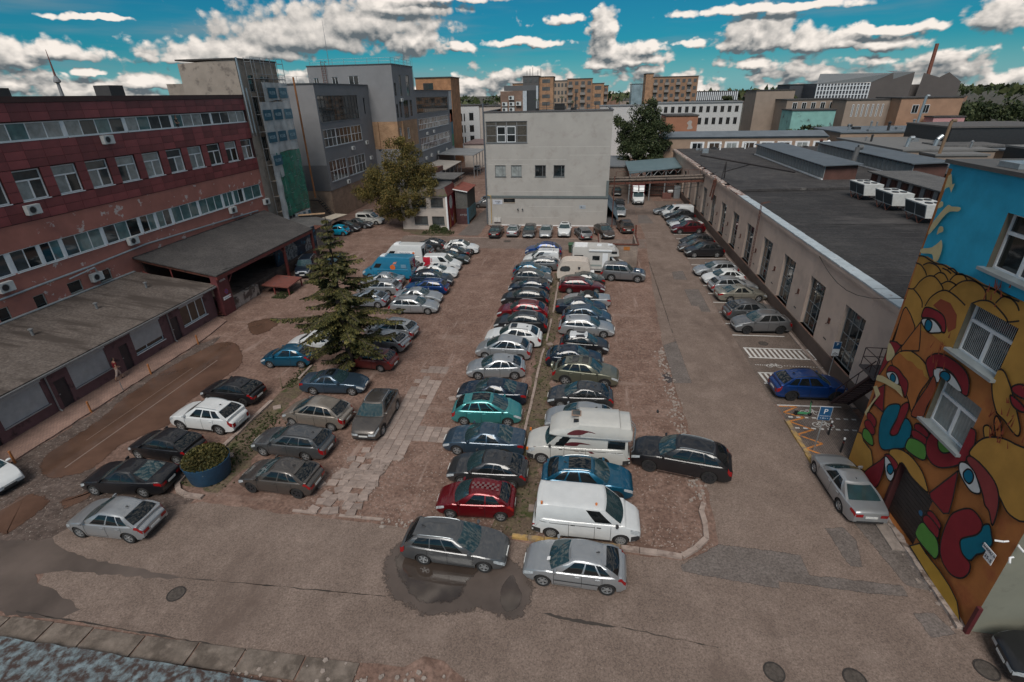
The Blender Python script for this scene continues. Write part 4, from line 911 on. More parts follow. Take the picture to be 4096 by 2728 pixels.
# white delivery van: small logo plate, roof unit
t, s = byl('white high roof delivery'), S['vanL']
for sg in (1,):
    q = MB(); q.grid([[Vector((x, sg * (ly(s, x, z) + .008), z)) for x in (-.1, .6, 1.3)][::-1] for z in (1.28, 1.5, 1.78)]) if False else None
    side_poly(t, s, 'logo_panel', [(.2, 1.42), (-2.0, 1.42), (-2.0, 1.95), (.2, 1.95)], WHT, 1)
    o = text_part('Maisto bankas', t, (-.72, ly(s, -.8, 1.6) + .022, 1.68), (rad(90), 0, rad(180)), .23, INKB)
    q = MB().lathe([(.15, 0), (.15, .012), (.001, .012)], 14, 'y', (-1.75, ly(s, -1.75, 1.68) + .012, 1.68)); lpart(t, 'logo_disc', q, ORG)
lpart(t, 'roof_unit', MB().hexa([(.1, -.45, s.H - .06), (.85, -.4, s.H - .1), (.85, .4, s.H - .1), (.1, .45, s.H - .06), (.15, -.4, s.H + .14), (.7, -.34, s.H + .08), (.7, .34, s.H + .08), (.15, .4, s.H + .14)]), white)
t = byl('blue high roof van')
q = MB().lathe([(.3, 0), (.3, .012), (.001, .012)], 16, 'y', (-.75, ly(s, -.7, 1.45) + .012, 1.5)); lpart(t, 'emblem_disc', q, ORG)
side_poly(t, s, 'emblem_leaf', [(-.75, 1.8), (-.95, 2.1), (-1.35, 2.14), (-1.15, 2.0), (-1.25, 1.9), (-.98, 1.88)], plain('ink_pink', (.6, .22, .16), .5), 1, .02)
side_poly(t, s, 'print_block', [(-1.7, 1.45), (-2.3, 1.45), (-2.3, 1.85), (-1.7, 1.85)], plain('ink_pale', (.12, .24, .34), .6), 1, .014)
lpart(t, 'roof_unit', MB().hexa([(.2, -.45, s.H - .08), (.9, -.4, s.H - .14), (.9, .4, s.H - .14), (.2, .45, s.H - .08), (.25, -.4, s.H + .12), (.75, -.34, s.H + .05), (.75, .34, s.H + .05), (.25, .4, s.H + .12)]), white)
# red tail section of the small van
t, s = byl('red rear end'), S['vanS']
for sg in (1, -1):
    q = MB(); zz_ = [.42, .7, .9, 1.06, 1.2, 1.4, 1.6, 1.72]
    q.grid([[Vector((x, sg * (ly(s, x, z) + .012), z)) for x in (-1.2, -1.5, -1.8, -2.02)] for z in zz_]); lpart(t, 'red_panel', q, plain('vinyl_red', (.40, .012, .03), .4), 40, True)
    text_part('SAUGUMA', t, (-1.06, sg * (ly(s, -1.06, 1.2) + .012), 1.1), (rad(90), rad(90) if sg < 0 else rad(-90), 0 if sg < 0 else rad(180)), .22, INKR)
t = byl('white small van with lettering on')
for i in range(5):
    q = MB(); q.box(-.1 - 1.0 + (i % 3) * .15, ly(s, -.8, 1.5) + .004, 1.56 - i * .085, .3, ly(s, -.8, 1.5) + .014, 1.585 - i * .085); lpart(t, 'print_line', q, plain('ink_grey', (.22, .24, .28), .6))
text_part('STATYBA', t, (-.6, .0, s.H + .008), (0, 0, rad(180)), .28, INKB)
q = MB(); q.face([(2.05, .86, .6), (1.2, .93, .5), (.6, .93, .75), (1.5, .9, .85)]); lpart(t, 'blue_swoosh', q, INKB)
for x in (.4, -1.4): lpart(t, 'roof_peg', MB().tube((x, .5, s.H - .05), (x, .5, s.H + .12), .03, 6), black)
# checkered roof, white roof, dark bonnet, gold trim
t, s = byl('red small car with'), S['small']
q = MB(); zt = s.ring('F', .5, 1).z + .064
for i in range(11):
    for j in range(3):
        if (i + j) % 2: continue
        x = .12 - i * .12; zt = s.rz(x) + .060; q.box(x - .058, -.22 + j * .15, zt - .012, x + .058, -.07 + j * .15, zt)
lpart(t, 'checker_stripe', q, plain('checker_grey', (.16, .09, .09), .5))
t = byl('black small car with a white'); s = S['small']; t2 = [c for c in t.children if c.name.startswith('cabin')][0]
q = MB(); top = [[Vector((p.x * 1.0, p.y * f, s.ring('F', .5, 1).z + dz)) for p in [s.ring('F', i / 8, 1) for i in range(9)] + [s.ring('L', i / 6, 1) for i in range(1, 6)] + [s.ring('R', i / 6, 1) for i in range(7)] + [s.ring('N', i / 6, 1) for i in range(5, 0, -1)]] for f, dz in ((1.03, -.01), (.95, .062), (.5, .075))]
q.grid(top, close=True); q.face(top[-1]); lpart(t, 'roof_panel', q, paint('white'), 50, True)
t, s = byl('with dark bonnet'), S['offroad']
q = MB().grid([[Vector((x, y * s.w(x) * .8, s.zd(x) + .03 - abs(y) * .02)) for y in (-1, -.5, 0, .5, 1)] for x in (2.2, 1.9, 1.5, 1.15)]); lpart(t, 'bonnet', q, paint('navy'), 40, True)
lpart(t, 'bonnet_scoop', MB().hexa([(1.35, -.35, 1.17), (1.75, -.35, 1.13), (1.75, .35, 1.13), (1.35, .35, 1.17), (1.35, -.3, 1.24), (1.7, -.3, 1.19), (1.7, .3, 1.19), (1.35, .3, 1.24)]), paint('silver'))
q = MB().grid([[Vector((x, y * s.W / 2 * s.rw * .95, s.ring('F', .5, 1).z + .066 - abs(y) * .02)) for y in (-1, 0, 1)] for x in (.2, -1, -2)]); 
t = byl('silver hatchback closest'); lpart(t, 'dashboard_note', MB().hexa([(1.0, .18, 1.055), (1.13, .18, 1.0), (1.13, .36, 1.0), (1.0, .36, 1.055), (1.0, .18, 1.062), (1.13, .18, 1.007), (1.13, .36, 1.007), (1.0, .36, 1.062)]), WHT)
# ---- camper van with high top
t, s = car('camper', 'dirtywhite', .15, 22.95, 180, 'white high top camper van with maroon stripes', rim=2, cat='camper van')
h = s.h; q = MB(); rows = []
for x, zt, wf in ((h - 1.25, 2.02, .86), (h - 1.5, 2.24, .94), (h - 1.9, 2.40, 1.0), (h - 2.35, 2.44, 1.0), (h - 2.6, 2.58, 1.0), (h - 2.9, 2.74, 1.0), (0, 2.76, 1.0), (-h + .7, 2.76, 1.0), (-h + .62, 2.66, 1.0), (-h + .12, 2.64, .98), (-h + .02, 2.5, .95), (-h + .0, 1.98, .93)):
    w_ = .96 * wf; r = [(x, w_, 1.93), (x, w_ + .03, 2.0), (x, w_ * .98, lerp(2.0, zt, .5)), (x, w_ * .9, lerp(2.0, zt, .86)), (x, w_ * .75, zt - .01), (x, w_ * .3, zt + .01), (x, 0, zt + .012)]
    rows.append(r + [(p[0], -p[1], p[2]) for p in reversed(r[:-1])])
q.grid(rows); q.face(rows[0]); q.face(list(reversed(rows[-1]))); lpart(t, 'high_roof', q, paint('dirtywhite'), 38, True)
lpart(t, 'roof_hatch', MB().box(-.1, -.28, 2.765, .42, .2, 2.83), plain('hatch_frame', (.3, .2, .15), .6)); lpart(t, 'hatch_glass', MB().box(-.05, -.24, 2.83, .37, .16, 2.84), GL[3])
for sg in (1, -1):
    lpart(t, 'skylight', MB().obox((h - 2.72, sg * .45, 2.665), .42, .28, .03, 0, 0), GLF[1])
    side_poly(t, s, 'rear_side_window', [(-h + .35, 1.34), (-h + .35, 1.82), (-h + 1.25, 1.84), (-h + 1.25, 1.34)], GLF[1], sg, .012)
    side_poly(t, s, 'stripe', [(h - .4, .98), (-.35, .90), (-.25, .95), (h - .4, 1.03)], STRG, sg); side_poly(t, s, 'stripe', [(h - .4, 1.07), (-.1, 1.02), (-.05, 1.05), (h - .4, 1.10)], STR, sg)
    side_poly(t, s, 'stripe', [(-.7, .96), (-.5, 1.1), (-h + .25, 1.14), (-h + .25, 1.0)], STR, sg)
    side_poly(t, s, 'swoosh', crom([(h - 2.1, 1.36), (h - 2.3, 1.58), (h - 2.9, 1.62), (h - 3.5, 1.5), (h - 2.9, 1.5), (h - 2.7, 1.36)], 3), STR, sg, .012)
    c = MB(); c.face([(x, sg * (1.0 - (z - 2.0) * .13), z) for x, z in crom([(.6, 2.1), (.35, 2.32), (0, 2.42), (-.6, 2.36), (-.9, 2.24), (-.5, 2.3), (-.1, 2.12)], 3)]); lpart(t, 'swoosh', c, STR)
    text_part('Leisure Travel', t, (-h + .85, sg * (ly(s, -h + .9, 1.07) + .012), 1.07), (rad(90), 0, rad(180) if sg > 0 else 0), .15, WHT)
    c = MB(); c.box(h - 2.3, sg * .985, 1.92, -h + .1, sg * 1.02, 1.98); lpart(t, 'gutter_rail', c, galv)
    lpart(t, 'turn_signal', MB().box(h - .12, sg * .9 - .06, .88, h - .02, sg * .9 + .05, 1.02), AMB)
lpart(t, 'spare_wheel_cover', MB().lathe([(.001, -.12), (.33, -.12), (.36, -.08), (.36, .1), (.001, .1)], 20, 'z'), CHR, 40, True)
o = t.children[-1]; o.rotation_euler = (0, rad(-90), 0); o.location = (-h - .13, -.1, 1.0)
q = MB()
for y in (.35, .65): q.path([(-h - .02, y, 1.0), (-h - .14, y, 1.15), (-h - .14, y, 2.5), (-h + .1, y, 2.8)], .02)
for i in range(6): q.tube((-h - .14, .35, 1.25 + i * .22), (-h - .14, .65, 1.25 + i * .22), .016, 6)
lpart(t, 'ladder', q, galv)
# ---- motorhome
MW = plain('motorhome_white', (.50, .485, .46), .45, 0, .08, 1.5, dirt=((.32, .28, .24), 2, .6, .8))
t, s = car('cab', 'white', 1.9, 56.15, -1, 'old white motorhome with an overcab bed and awning', name='motorhome', cat='motorhome')
h = s.h; b = [(-h - .15, .55), (h - 1.95, .55), (h - 1.95, 2.0), (h - 1.0, 2.05), (h - .95, 2.15), (h - 1.45, 2.75), (h - 2.2, 2.95), (-h - .05, 2.98), (-h - .15, 2.85)]
lpart(t, 'living_box', MB().prismy(b, -1.1, 1.1), MW)
for sg in (1, -1):
    y = sg * 1.105
    for n, x0, x1, z0, z1 in (('side_window', -.9, -.1, 1.55, 2.05), ('side_window', -2.9, -1.9, 1.55, 2.1), ('overcab_window', 1.15, 1.75, 2.3, 2.6)):
        w_ = lpart(t, n, MB().box(x0, y - .012, z0, x1, y + .012, z1), darkm); obj('pane', MB().box(x0 + .05, y - .018, z0 + .05, (x0 + x1) / 2 - .02, y + .018, z1 - .05).box((x0 + x1) / 2 + .02, y - .018, z0 + .05, x1 - .05, y + .018, z1 - .05).mesh('pane', GL[0]), w_)
    lpart(t, 'entry_door', MB().box(.2, y - .02, .75, .78, y + .02, 2.35), white); lpart(t, 'grey_band', MB().box(-h - .1, y - .006, .85, .15, y + .006, 1.05), plain('band_grey', (.25, .29, .28), .6))
lpart(t, 'awning_case', MB().box(-1.3, -1.24, 2.6, 1.2, -1.1, 2.74), white)
for x, y in ((-.2, 0), (1.0, .2)): lpart(t, 'roof_vent', MB().box(x - .25, y - .25, 2.95, x + .25, y + .25, 3.05), white)
lpart(t, 'roof_panel', MB().box(-2.9, -.9, 2.97, -1.5, .9, 3.02), WHT)
q = MB()
for y in (-.2, .2): q.path([(-h - .16, y, .9), (-h - .28, y, 1.0), (-h - .28, y, 2.7), (-h - .1, y, 3.1)], .022)
for i in range(7): q.tube((-h - .28, -.2, 1.1 + i * .25), (-h - .28, .2, 1.1 + i * .25), .016, 6)
lpart(t, 'ladder', q, galv)
# ---- box truck in the alley
t, s = car('cab', 'white', 9.3, 97.0, -90, 'box truck with white cab and dark red body under the pipe bridge', name='box_truck', cat='truck', scale=(1.05, 1.05, 1.05)); h = s.h
lpart(t, 'cargo_box', MB().box(-h - .2, -1.1, .75, h - 2.2, 1.1, 3.0), paint('redtruck')); 
for sg in (1, -1): lpart(t, 'front_panel', MB().hexa([(h - 2.19, sg * .08, 1.9), (h - 1.3, sg * .1, 2.05), (h - 1.3, sg * .9, 2.05), (h - 2.19, sg * 1.0, 1.9), (h - 2.19, sg * .08, 2.95), (h - 1.7, sg * .1, 2.8), (h - 1.7, sg * .9, 2.8), (h - 2.19, sg * 1.0, 2.95)]), white)
# ---- small caravan
t = thing('caravan', 'small cream caravan with a dark pennant on its door', 'caravan', (-.94, 53.0, -.012), 0, None)
pf = crom([(-1.75, .45), (-1.8, 1.15), (-1.5, 1.75), (-1.15, 2.2), (-.2, 2.32), (1.0, 2.28), (1.5, 2.05), (1.72, 1.3), (1.75, .5), (1.5, .38), (0, .36), (-1.5, .38)], 3)
CRM = plain('caravan_cream', (.56, .49, .43), .45, 0, .06, 2, dirt=((.36, .29, .24), 1.5, .6, .8))
lpart(t, 'body', MB().prismy(pf, -.95, .95), CRM, 40); lpart(t, 'roof_hatch', MB().box(-.6, -.55, 2.3, .9, .55, 2.38), CRM)
w_ = lpart(t, 'side_window', MB().prismy(crom([(-1.45, 1.2), (-1.3, 1.7), (-.5, 1.72), (-.48, 1.2)], 2), -.965, -.945), darkm); obj('pane', MB().box(-1.3, -.972, 1.25, -.58, -.966, 1.64).mesh('pane', GL[3]), w_)
d = lpart(t, 'door', MB().prismy(crom([(.2, .5), (.2, 1.7), (.35, 1.95), (.75, 1.95), (.9, 1.7), (.9, .5)], 2), -.965, -.945), plain('caravan_door', (.52, .45, .39), .45)); obj('door_handle', MB().box(.25, -.99, 1.1, .35, -.965, 1.14).mesh('door_handle', darkm), d); obj('pennant', MB().prismy([(.4, 1.7), (.68, 1.7), (.64, 1.45), (.54, 1.36), (.44, 1.45)], -.975, -.966).mesh('pennant', INK), d)
lpart(t, 'front_window', MB().hexa([(1.60, -.7, 1.65), (1.735, -.7, 1.15), (1.735, .7, 1.15), (1.60, .7, 1.65), (1.62, -.7, 1.66), (1.75, -.7, 1.16), (1.75, .7, 1.16), (1.62, .7, 1.66)]), GL[3])
lpart(t, 'gas_locker', MB().box(1.72, -.45, .45, 2.15, .45, .95), WHT); lpart(t, 'tow_bar', MB().path([(1.6, -.5, .42), (2.7, 0, .45)], .04).path([(1.6, .5, .42), (2.7, 0, .45)], .04), steel)
ty, rm, bd = wheel_meshes(.29, 2)
for sg in (1, -1):
    wo_ = obj('wheel', ty, t, (0, sg * .82, .29), 0 if sg > 0 else math.pi); obj('rim', rm, wo_)

# ================================================================ buildings
class Fac:
    def __init__(s, o, u, n): s.o, s.u, s.n = Vector((o[0], o[1], 0)), Vector((u[0], u[1], 0)), Vector((n[0], n[1], 0))
    def pt(s, a, z, d=0.): p = s.o + s.u * a + s.n * d; return Vector((p.x, p.y, z))
    def box(s, mb, a0, a1, z0, z1, d0, d1, mi=0):
        return mb.hexa([s.pt(a0, z0, d0), s.pt(a1, z0, d0), s.pt(a1, z0, d1), s.pt(a0, z0, d1), s.pt(a0, z1, d0), s.pt(a1, z1, d0), s.pt(a1, z1, d1), s.pt(a0, z1, d1)], mi)
    def quad(s, mb, a0, a1, z0, z1, d=0., mi=0):
        P = [s.pt(a0, z0, d), s.pt(a1, z0, d), s.pt(a1, z1, d), s.pt(a0, z1, d)]
        if s.u.cross(Vector((0, 0, 1))).dot(s.n) < 0: P.reverse()
        return mb.face(P, mi)
    def poly(s, mb, pts, d=0.): return mb.face([s.pt(a, z, d) for a, z in pts])
def wall(mb, f, a0, a1, z0, z1, holes=(), dep=.25, mi=0):
    A = sorted({a0, a1} | {min(max(h[i], a0), a1) for h in holes for i in (0, 1)}); Z = sorted({z0, z1} | {min(max(h[i], z0), z1) for h in holes for i in (2, 3)})
    for i in range(len(A) - 1):
        for j in range(len(Z) - 1):
            ca, cz = (A[i] + A[i + 1]) / 2, (Z[j] + Z[j + 1]) / 2
            if any(h[0] < ca < h[1] and h[2] < cz < h[3] for h in holes): continue
            f.quad(mb, A[i], A[i + 1], Z[j], Z[j + 1], 0, mi)
    for h in holes:
        if h[1] <= a0 or h[0] >= a1: continue
        b0, b1, c0, c1 = max(h[0], a0), min(h[1], a1), max(h[2], z0), min(h[3], z1)
        for P in (((b0, c0), (b1, c0)), ((b1, c0), (b1, c1)), ((b1, c1), (b0, c1)), ((b0, c1), (b0, c0))):
            mb.face([f.pt(*P[0], 0), f.pt(*P[1], 0), f.pt(*P[1], -dep), f.pt(*P[0], -dep)], mi)
wr = random.Random(21)
def window(f, a0, a1, z0, z1, parent, cols=(.5,), rows=(), fw=.07, rec=.14, fm=None, glass=None, sill=True, panes=True, bars=None, wt=(0, 0, 1, 2, 3), posts=None):
    """frame with bars, panes and sill; cols/rows are the fractions where bars stand"""
    fm = fm or white; q = MB(); d0, d1 = -rec - .05, -rec + .03
    f.box(q, a0, a1, z0, z0 + fw, d0, d1); f.box(q, a0, a1, z1 - fw, z1, d0, d1); f.box(q, a0, a0 + fw, z0 + fw, z1 - fw, d0, d1); f.box(q, a1 - fw, a1, z0 + fw, z1 - fw, d0, d1)
    C_ = [0] + list(cols) + [1]; R_ = [0] + list(rows) + [1]; bw = bars or fw
    for k, c in enumerate(cols): w_ = (posts or {}).get(k, bw); x = lerp(a0, a1, c); f.box(q, x - w_ / 2, x + w_ / 2, z0 + fw, z1 - fw, d0 + .004, d1 - .006)
    for c in rows: z = lerp(z0, z1, c); f.box(q, a0 + fw, a1 - fw, z - bw / 2, z + bw / 2, d0 + .008, d1 - .012)
    o = part('window', q, fm, parent)
    alln = MB()
    for i in range(len(C_) - 1):
        for j in range(len(R_) - 1):
            b0, b1, c0, c1 = lerp(a0, a1, C_[i]) + .02, lerp(a0, a1, C_[i + 1]) - .02, lerp(z0, z1, R_[j]) + .02, lerp(z0, z1, R_[j + 1]) - .02
            if panes:
                p = MB(); f.quad(p, b0, b1, c0, c1, -rec - .01); part('pane', p, glass[wr.randrange(len(glass))] if glass else GL[wr.choice(wt)], o)
            else: f.quad(alln, b0, b1, c0, c1, -rec - .01)
    if not panes: part('pane', alln, (glass or [GL[wr.choice(wt)]])[0], o)
    if sill: part('sill', f.box(MB(), a0 - .05, a1 + .05, z0 - .05, z0, -rec, .09), sill if not isinstance(sill, bool) else galv, o)
    return o
_acm = None
def ac_unit(f, a, z, label, s=1.0, group='air conditioner units on the walls'):
    global _acm
    root = thing('air_conditioner', label, 'air conditioner', f.pt(a, z, 0), math.atan2(f.n.y, f.n.x) + math.pi / 2, group); root.scale = (s, s, s)
    if _acm is None:
        fan = MB().lathe([(.24, -.395), (.24, -.41), (.21, -.41), (.21, -.4)], 16, 'y', (-.12, 0, .3)); hub = MB().lathe([(.2, -.394), (.001, -.394)], 14, 'y', (-.12, 0, .3)); [hub.obox((-.12, -.4, .3), .4, .01, .02, 0) for _ in (0,)]
        _acm = [('casing', MB().box(-.45, -.39, 0, .45, -.08, .6).mesh('casing', plain('ac_white', (.55, .56, .55), .5, dirt=((.3, .28, .26), 4, .6, .8)))), ('fan_grille', fan.mesh('fan_grille', steel)), ('fan', hub.mesh('fan', darkm)),
                ('bracket', MB().box(-.35, -.38, -.05, -.3, -.0, 0).box(.3, -.38, -.05, .35, -.0, 0).mesh('bracket', steel))]
    for n, me in _acm: obj(n, me, root)
    return root
FL = Fac((-41.5, 0), (0, 1), (1, 0))
PINK = plain('salmon_plaster', (.41, .165, .13), .85, 0, .12, .7, .3, dirt=((.58, .48, .45), 1.05, .605, .63))
PLW = plain('panel_backing', (.05, .015, .014), .8)
PN = [plain('panel_red_%d' % i, tuple(x * k for x in (.215, .048, .05)), .42, 0, .18, .8, .5) for i, k in enumerate((.78, .92, 1.05, 1.22))]
B1 = thing('red_panel_building', 'long building with dark red cladding panels, white window strips and peeling salmon plaster', 'building', (-45, 40, 0))
Y0, Y1 = 18.0, 62.5
row4 = [(30.0 + 3 * i + .02, 32.1 + 3 * i, 11.8, 13.93) for i in range(-4, 11)]
s5 = [(Y0 + .2, 62.15, 15.9, 17.12)]; s3 = [(Y0 + .2, 62.0, 7.08, 8.64)]
small = [(28.0, 28.85, 3.95, 5.1), (30.7, 31.6, 4.0, 5.1), (33.55, 34.8, 4.2, 5.15), (36.4, 37.7, 4.2, 5.2), (24.5, 25.4, 3.95, 5.1), (60.2, 61.2, 4.2, 5.3), (57.6, 58.6, 4.2, 5.2)]
q = MB(); wall(q, FL, Y0, Y1, 10.35, 18.7, row4 + s5, .28); q.face([(-41.5, Y0, 0), (-41.5, Y0, 18.7), (-56, Y0, 18.7), (-56, Y0, 0)]).face([(-41.5, Y1, 0), (-56, Y1, 0), (-56, Y1, 18.7), (-41.5, Y1, 18.7)])
part('wall', q, PLW, B1)
q = MB(); wall(q, FL, Y0, Y1, 0, 10.35, s3 + small, .25); part('plaster_wall', q, PINK, B1)
part('roof', MB().box(-56, Y0 - .1, 18.7, -41.38, Y1 - .01, 18.82), roofblack, B1)
q = MB(); FL.box(q, Y0, Y1, 18.45, 18.86, .05, .14); part('roof_edge', q, plain('roof_edge_brown', (.06, .025, .022), .6), B1)
# cladding panels, each one a part (the far left, least seen columns are joined)
pm_ = {}
def panel(a0, a1, z0, z1):
    k = (round(a1 - a0, 2), round(z1 - z0, 2), wr.randrange(4))
    if k not in pm_: pm_[k] = MB().box(0, 0, 0, .045, k[0] - .025, k[1] - .025).mesh('cladding_panel', PN[k[2]])
    o = obj('cladding_panel', pm_[k], B1); o.location = Vector((-41.5 + .004 + wr.uniform(0, .012), a0 + .012, z0 + .012)) - B1.location
npan = 0; stf = MB()
for zb, zt, nr in ((17.2, 18.44, 2), (14.02, 15.84, 3), (10.4, 11.72, 2)):
    hgt = (zt - zb) / nr
    for i in range(int((Y1 - 24) / 1.5) + 1):
        for j in range(nr):
            a = 24 + i * 1.5; panel(a, min(a + 1.5, Y1 - .02), zb + j * hgt, zb + (j + 1) * hgt); npan += 1
for (a0, a1, z0, z1), nx in zip(row4[:-1], row4[1:]):
    if a1 < 24: continue
    for j in range(3): panel(a1 + .03, nx[0] - .03, 11.78 + j * .74, 11.78 + (j + 1) * .74)
for zb, zt, nr in ((17.2, 18.44, 2), (14.02, 15.84, 3), (10.4, 11.72, 2)):
    for i in range(4):
        for j in range(nr): FL.box(stf, 18 + i * 1.5 + .01, 19.5 + i * 1.5 - .01, zb + j * (zt - zb) / nr + .01, zb + (j + 1) * (zt - zb) / nr - .01, .004, .05)
o = part('side_panels', stf, PN[1], B1); o['kind'] = 'stuff'
for a0, a1, z0, z1 in row4:
    if a1 < 26: continue
    f_ = MB(); o = None
    window(FL, a0, a1, z0, z1, B1, (), (), .06, .16, None, None, True, False, wt=(3,)) if False else None
    q = MB(); fw = .075; d0, d1 = -.2, -.1
    FL.box(q, a0, a1, z0, z0 + fw, d0, d1); FL.box(q, a0, a1, z1 - fw, z1, d0, d1); FL.box(q, a0, a0 + fw, z0, z1, d0 + .003, d1 - .003); FL.box(q, a1 - fw, a1, z0, z1, d0 + .003, d1 - .003)
    zt = z0 + (z1 - z0) * .66; am = (a0 + a1) / 2; FL.box(q, a0 + fw, a1 - fw, zt - .05, zt + .05, d0 + .005, d1 + .01); FL.box(q, am - .045, am + .045, z0 + fw, zt - .05, d0 + .006, d1 + .006)
    o = part('window', q, white, B1)
    for b in ((a0 + .04, a1 - .04, zt + .02, z1 - .04, (2, 3, 3, 4)), (a0 + .04, am - .02, z0 + .04, zt - .02, (0, 3, 2, 2)), (am + .02, a1 - .04, z0 + .04, zt - .02, (0, 2, 2, 3))):
        p = MB(); FL.quad(p, *b[:4], -.17); part('pane', p, GL[wr.choice(b[4])], o)
    part('sill', FL.box(MB(), a0 - .04, a1 + .04, z0 - .06, z0 - .002, -.1, .1), white, o)
def strip(z0, z1, groups, wt, fw=.07):
    for g0, g1, n in groups:
        window(FL, g0, g1, z0, z1, B1, tuple(i / n for i in range(1, n)), (), fw, .1, None, None, white, True, wt=wt)
strip(15.9, 17.12, [(26.6, 32.45, 4), (32.6, 38.25, 4), (38.5, 44.2, 4), (44.45, 49.95, 4), (50.15, 55.95, 4), (56.15, 62.1, 4)], (2, 3, 2, 2, 3, 1))
strip(7.08, 8.64, [(22.4, 26.2, 3), (26.5, 30.2, 3), (30.5, 32.55, 2), (32.75, 34.4, 2), (34.6, 38.2, 3), (38.45, 42.25, 3), (42.5, 44.25, 2), (44.5, 46.3, 2), (46.55, 50.3, 3), (50.55, 54.3, 3), (54.55, 56.3, 2), (56.55, 58.3, 2), (58.5, 61.9, 2)], (1, 1, 1, 3, 0))
for g in ((26.2, 26.5), (30.2, 30.5), (32.55, 32.75), (34.4, 34.6), (38.2, 38.45), (42.25, 42.5), (44.25, 44.5), (46.3, 46.55), (50.3, 50.55), (54.3, 54.55), (56.3, 56.55), (58.3, 58.5), (20, 22.4)):
    part('window_post', FL.box(MB(), g[0], g[1], 7.08, 8.64, -.24, -.05), white, B1)
for g in ((32.45, 32.6), (38.25, 38.5), (44.2, 44.45), (49.95, 50.15), (55.95, 56.15), (20, 26.6)): part('window_post', FL.box(MB(), g[0], g[1], 15.9, 17.12, -.24, -.05), white, B1)
for a0, a1, z0, z1 in small: window(FL, a0, a1, z0, z1, B1, (), (), .07, .12, plain('cream_frame', (.42, .40, .36), .6), [GL[0]], True)
for a, z, l in ((41.7, 15.1, 'air conditioner between the two upper window rows of the red building'), (33.2, 10.85, 'air conditioner below the big windows of the red building'), (36.0, 4.6, 'large air conditioner above the felt roof, next to small windows'), (29.1, 6.15, 'air conditioner low on the salmon wall at the left edge'), (40.7, 6.5, 'air conditioner beside white peeling plaster, above the loading canopy'), (55.3, 6.3, 'air conditioner on the salmon wall above the far end of the canopy'), (62.1, 6.0, 'air conditioner at the corner of the salmon wall by the green net')):
    ac_unit(FL, a, z, l, 1.15)
pipe = MB().path([(-41.3, 20, 5.6), (-41.3, 36, 5.9), (-41.3, 42, 6.15), (-41.3, 60, 5.6)], .09, 8); one('heating_pipe', pipe, galv, 'long grey pipe running along the salmon plaster wall', 'pipe', sm=40)
pipe = MB().path([(-41.1, 33.6, 5.55), (-41.1, 36.0, 5.75), (-41.1, 36.1, 5.3)], .07, 8); one('conduit', pipe, galv, 'short grey duct above the small dark window', 'pipe', sm=40)
for y0, z1_, x in ((62.45, 22.8, -41.2), (63.1, 19.6, -41.2)):
    q = MB().path([(x, y0, 14.6), (x, y0, z1_)], .11, 10); q.path([(x, y0, 14.6), (x - .1, y0 + .2, 14.2)], .11, 10); one('vent_pipe', q, galv, 'tall metal vent pipe at the corner of the red building' if z1_ > 20 else 'shorter metal vent pipe beside a tall one', 'pipe', sm=40)
for x, y, s in ((-44, 36.5, .5), (-44.5, 47, .8)):
    q = MB().box(x - s, y - s, 18.8, x + s, y + s, 18.95 + s); one('roof_vent', q, plain('vent_box', (.05, .045, .045), .7), 'dark vent box on the red building roof' + (', nearer the tower' if s > .6 else ', low one'), 'vent')
# person leaning at an open window is built with the people below
# ---- felt-roofed shop shed
B2 = thing('shop_shed', 'low purple shop row with a felt roof and grey roller shutters', 'shop', (-37.5, 28, 0))
PUR = plain('purple_plaster', (.15, .078, .082), .8, 0, .2, 1.2, .3, dirt=((.05, .03, .03), 1.2, .55, .7))
FS = Fac((-33.85, 0), (0, 1), (1, 0))
sw_ = [(20.4, 23.2, .85, 2.55), (25.1, 27.95, .87, 2.55), (30.3, 33.15, .75, 2.55), (35.45, 38.35, .78, 2.5), (15.5, 18.4, .85, 2.55)]; dr_ = [(23.95, 24.75, .03, 2.02), (29.05, 29.8, .03, 2.02), (34.2, 35.0, .03, 2.02), (19.2, 20, .03, 2.02)]
q = MB(); wall(q, FS, 12, 39.6, 0, 2.95, sw_ + dr_, .2); q.face([(-33.85, 39.6, 0), (-41.48, 39.6, 0), (-41.48, 39.6, 4.1), (-33.85, 39.6, 2.95)])
part('wall', q, PUR, B2)
FELT = ground_mat('mossy_felt', [(.098, .08, .07), (.13, .107, .094), (.155, .13, .116)], ((.22, .2, .18), .7, .8), .95, .3, 6, .35, 1.0, stain=[((.065, .052, .045), .5, .5, .6, (.25, 1.6, 1))])
part('roof', MB().hexa([(-41.46, 11, 4.02), (-33.4, 11, 2.96), (-33.4, 39.9, 2.96), (-41.46, 39.9, 4.02), (-41.46, 11, 4.12), (-33.4, 11, 3.06), (-33.4, 39.9, 3.06), (-41.46, 39.9, 4.12)]), FELT, B2)
part('gutter', MB().box(-33.39, 11, 2.86, -33.26, 39.9, 2.98), steel, B2)
part('roof_flashing', MB().box(-41.45, 11, 4.125, -41.25, 39.85, 4.2), plain('pale_flashing', (.4, .43, .44), .5), B2)
SHUT = plain('roller_shutter', (.44, .45, .46), .5, .2, .1, 3)
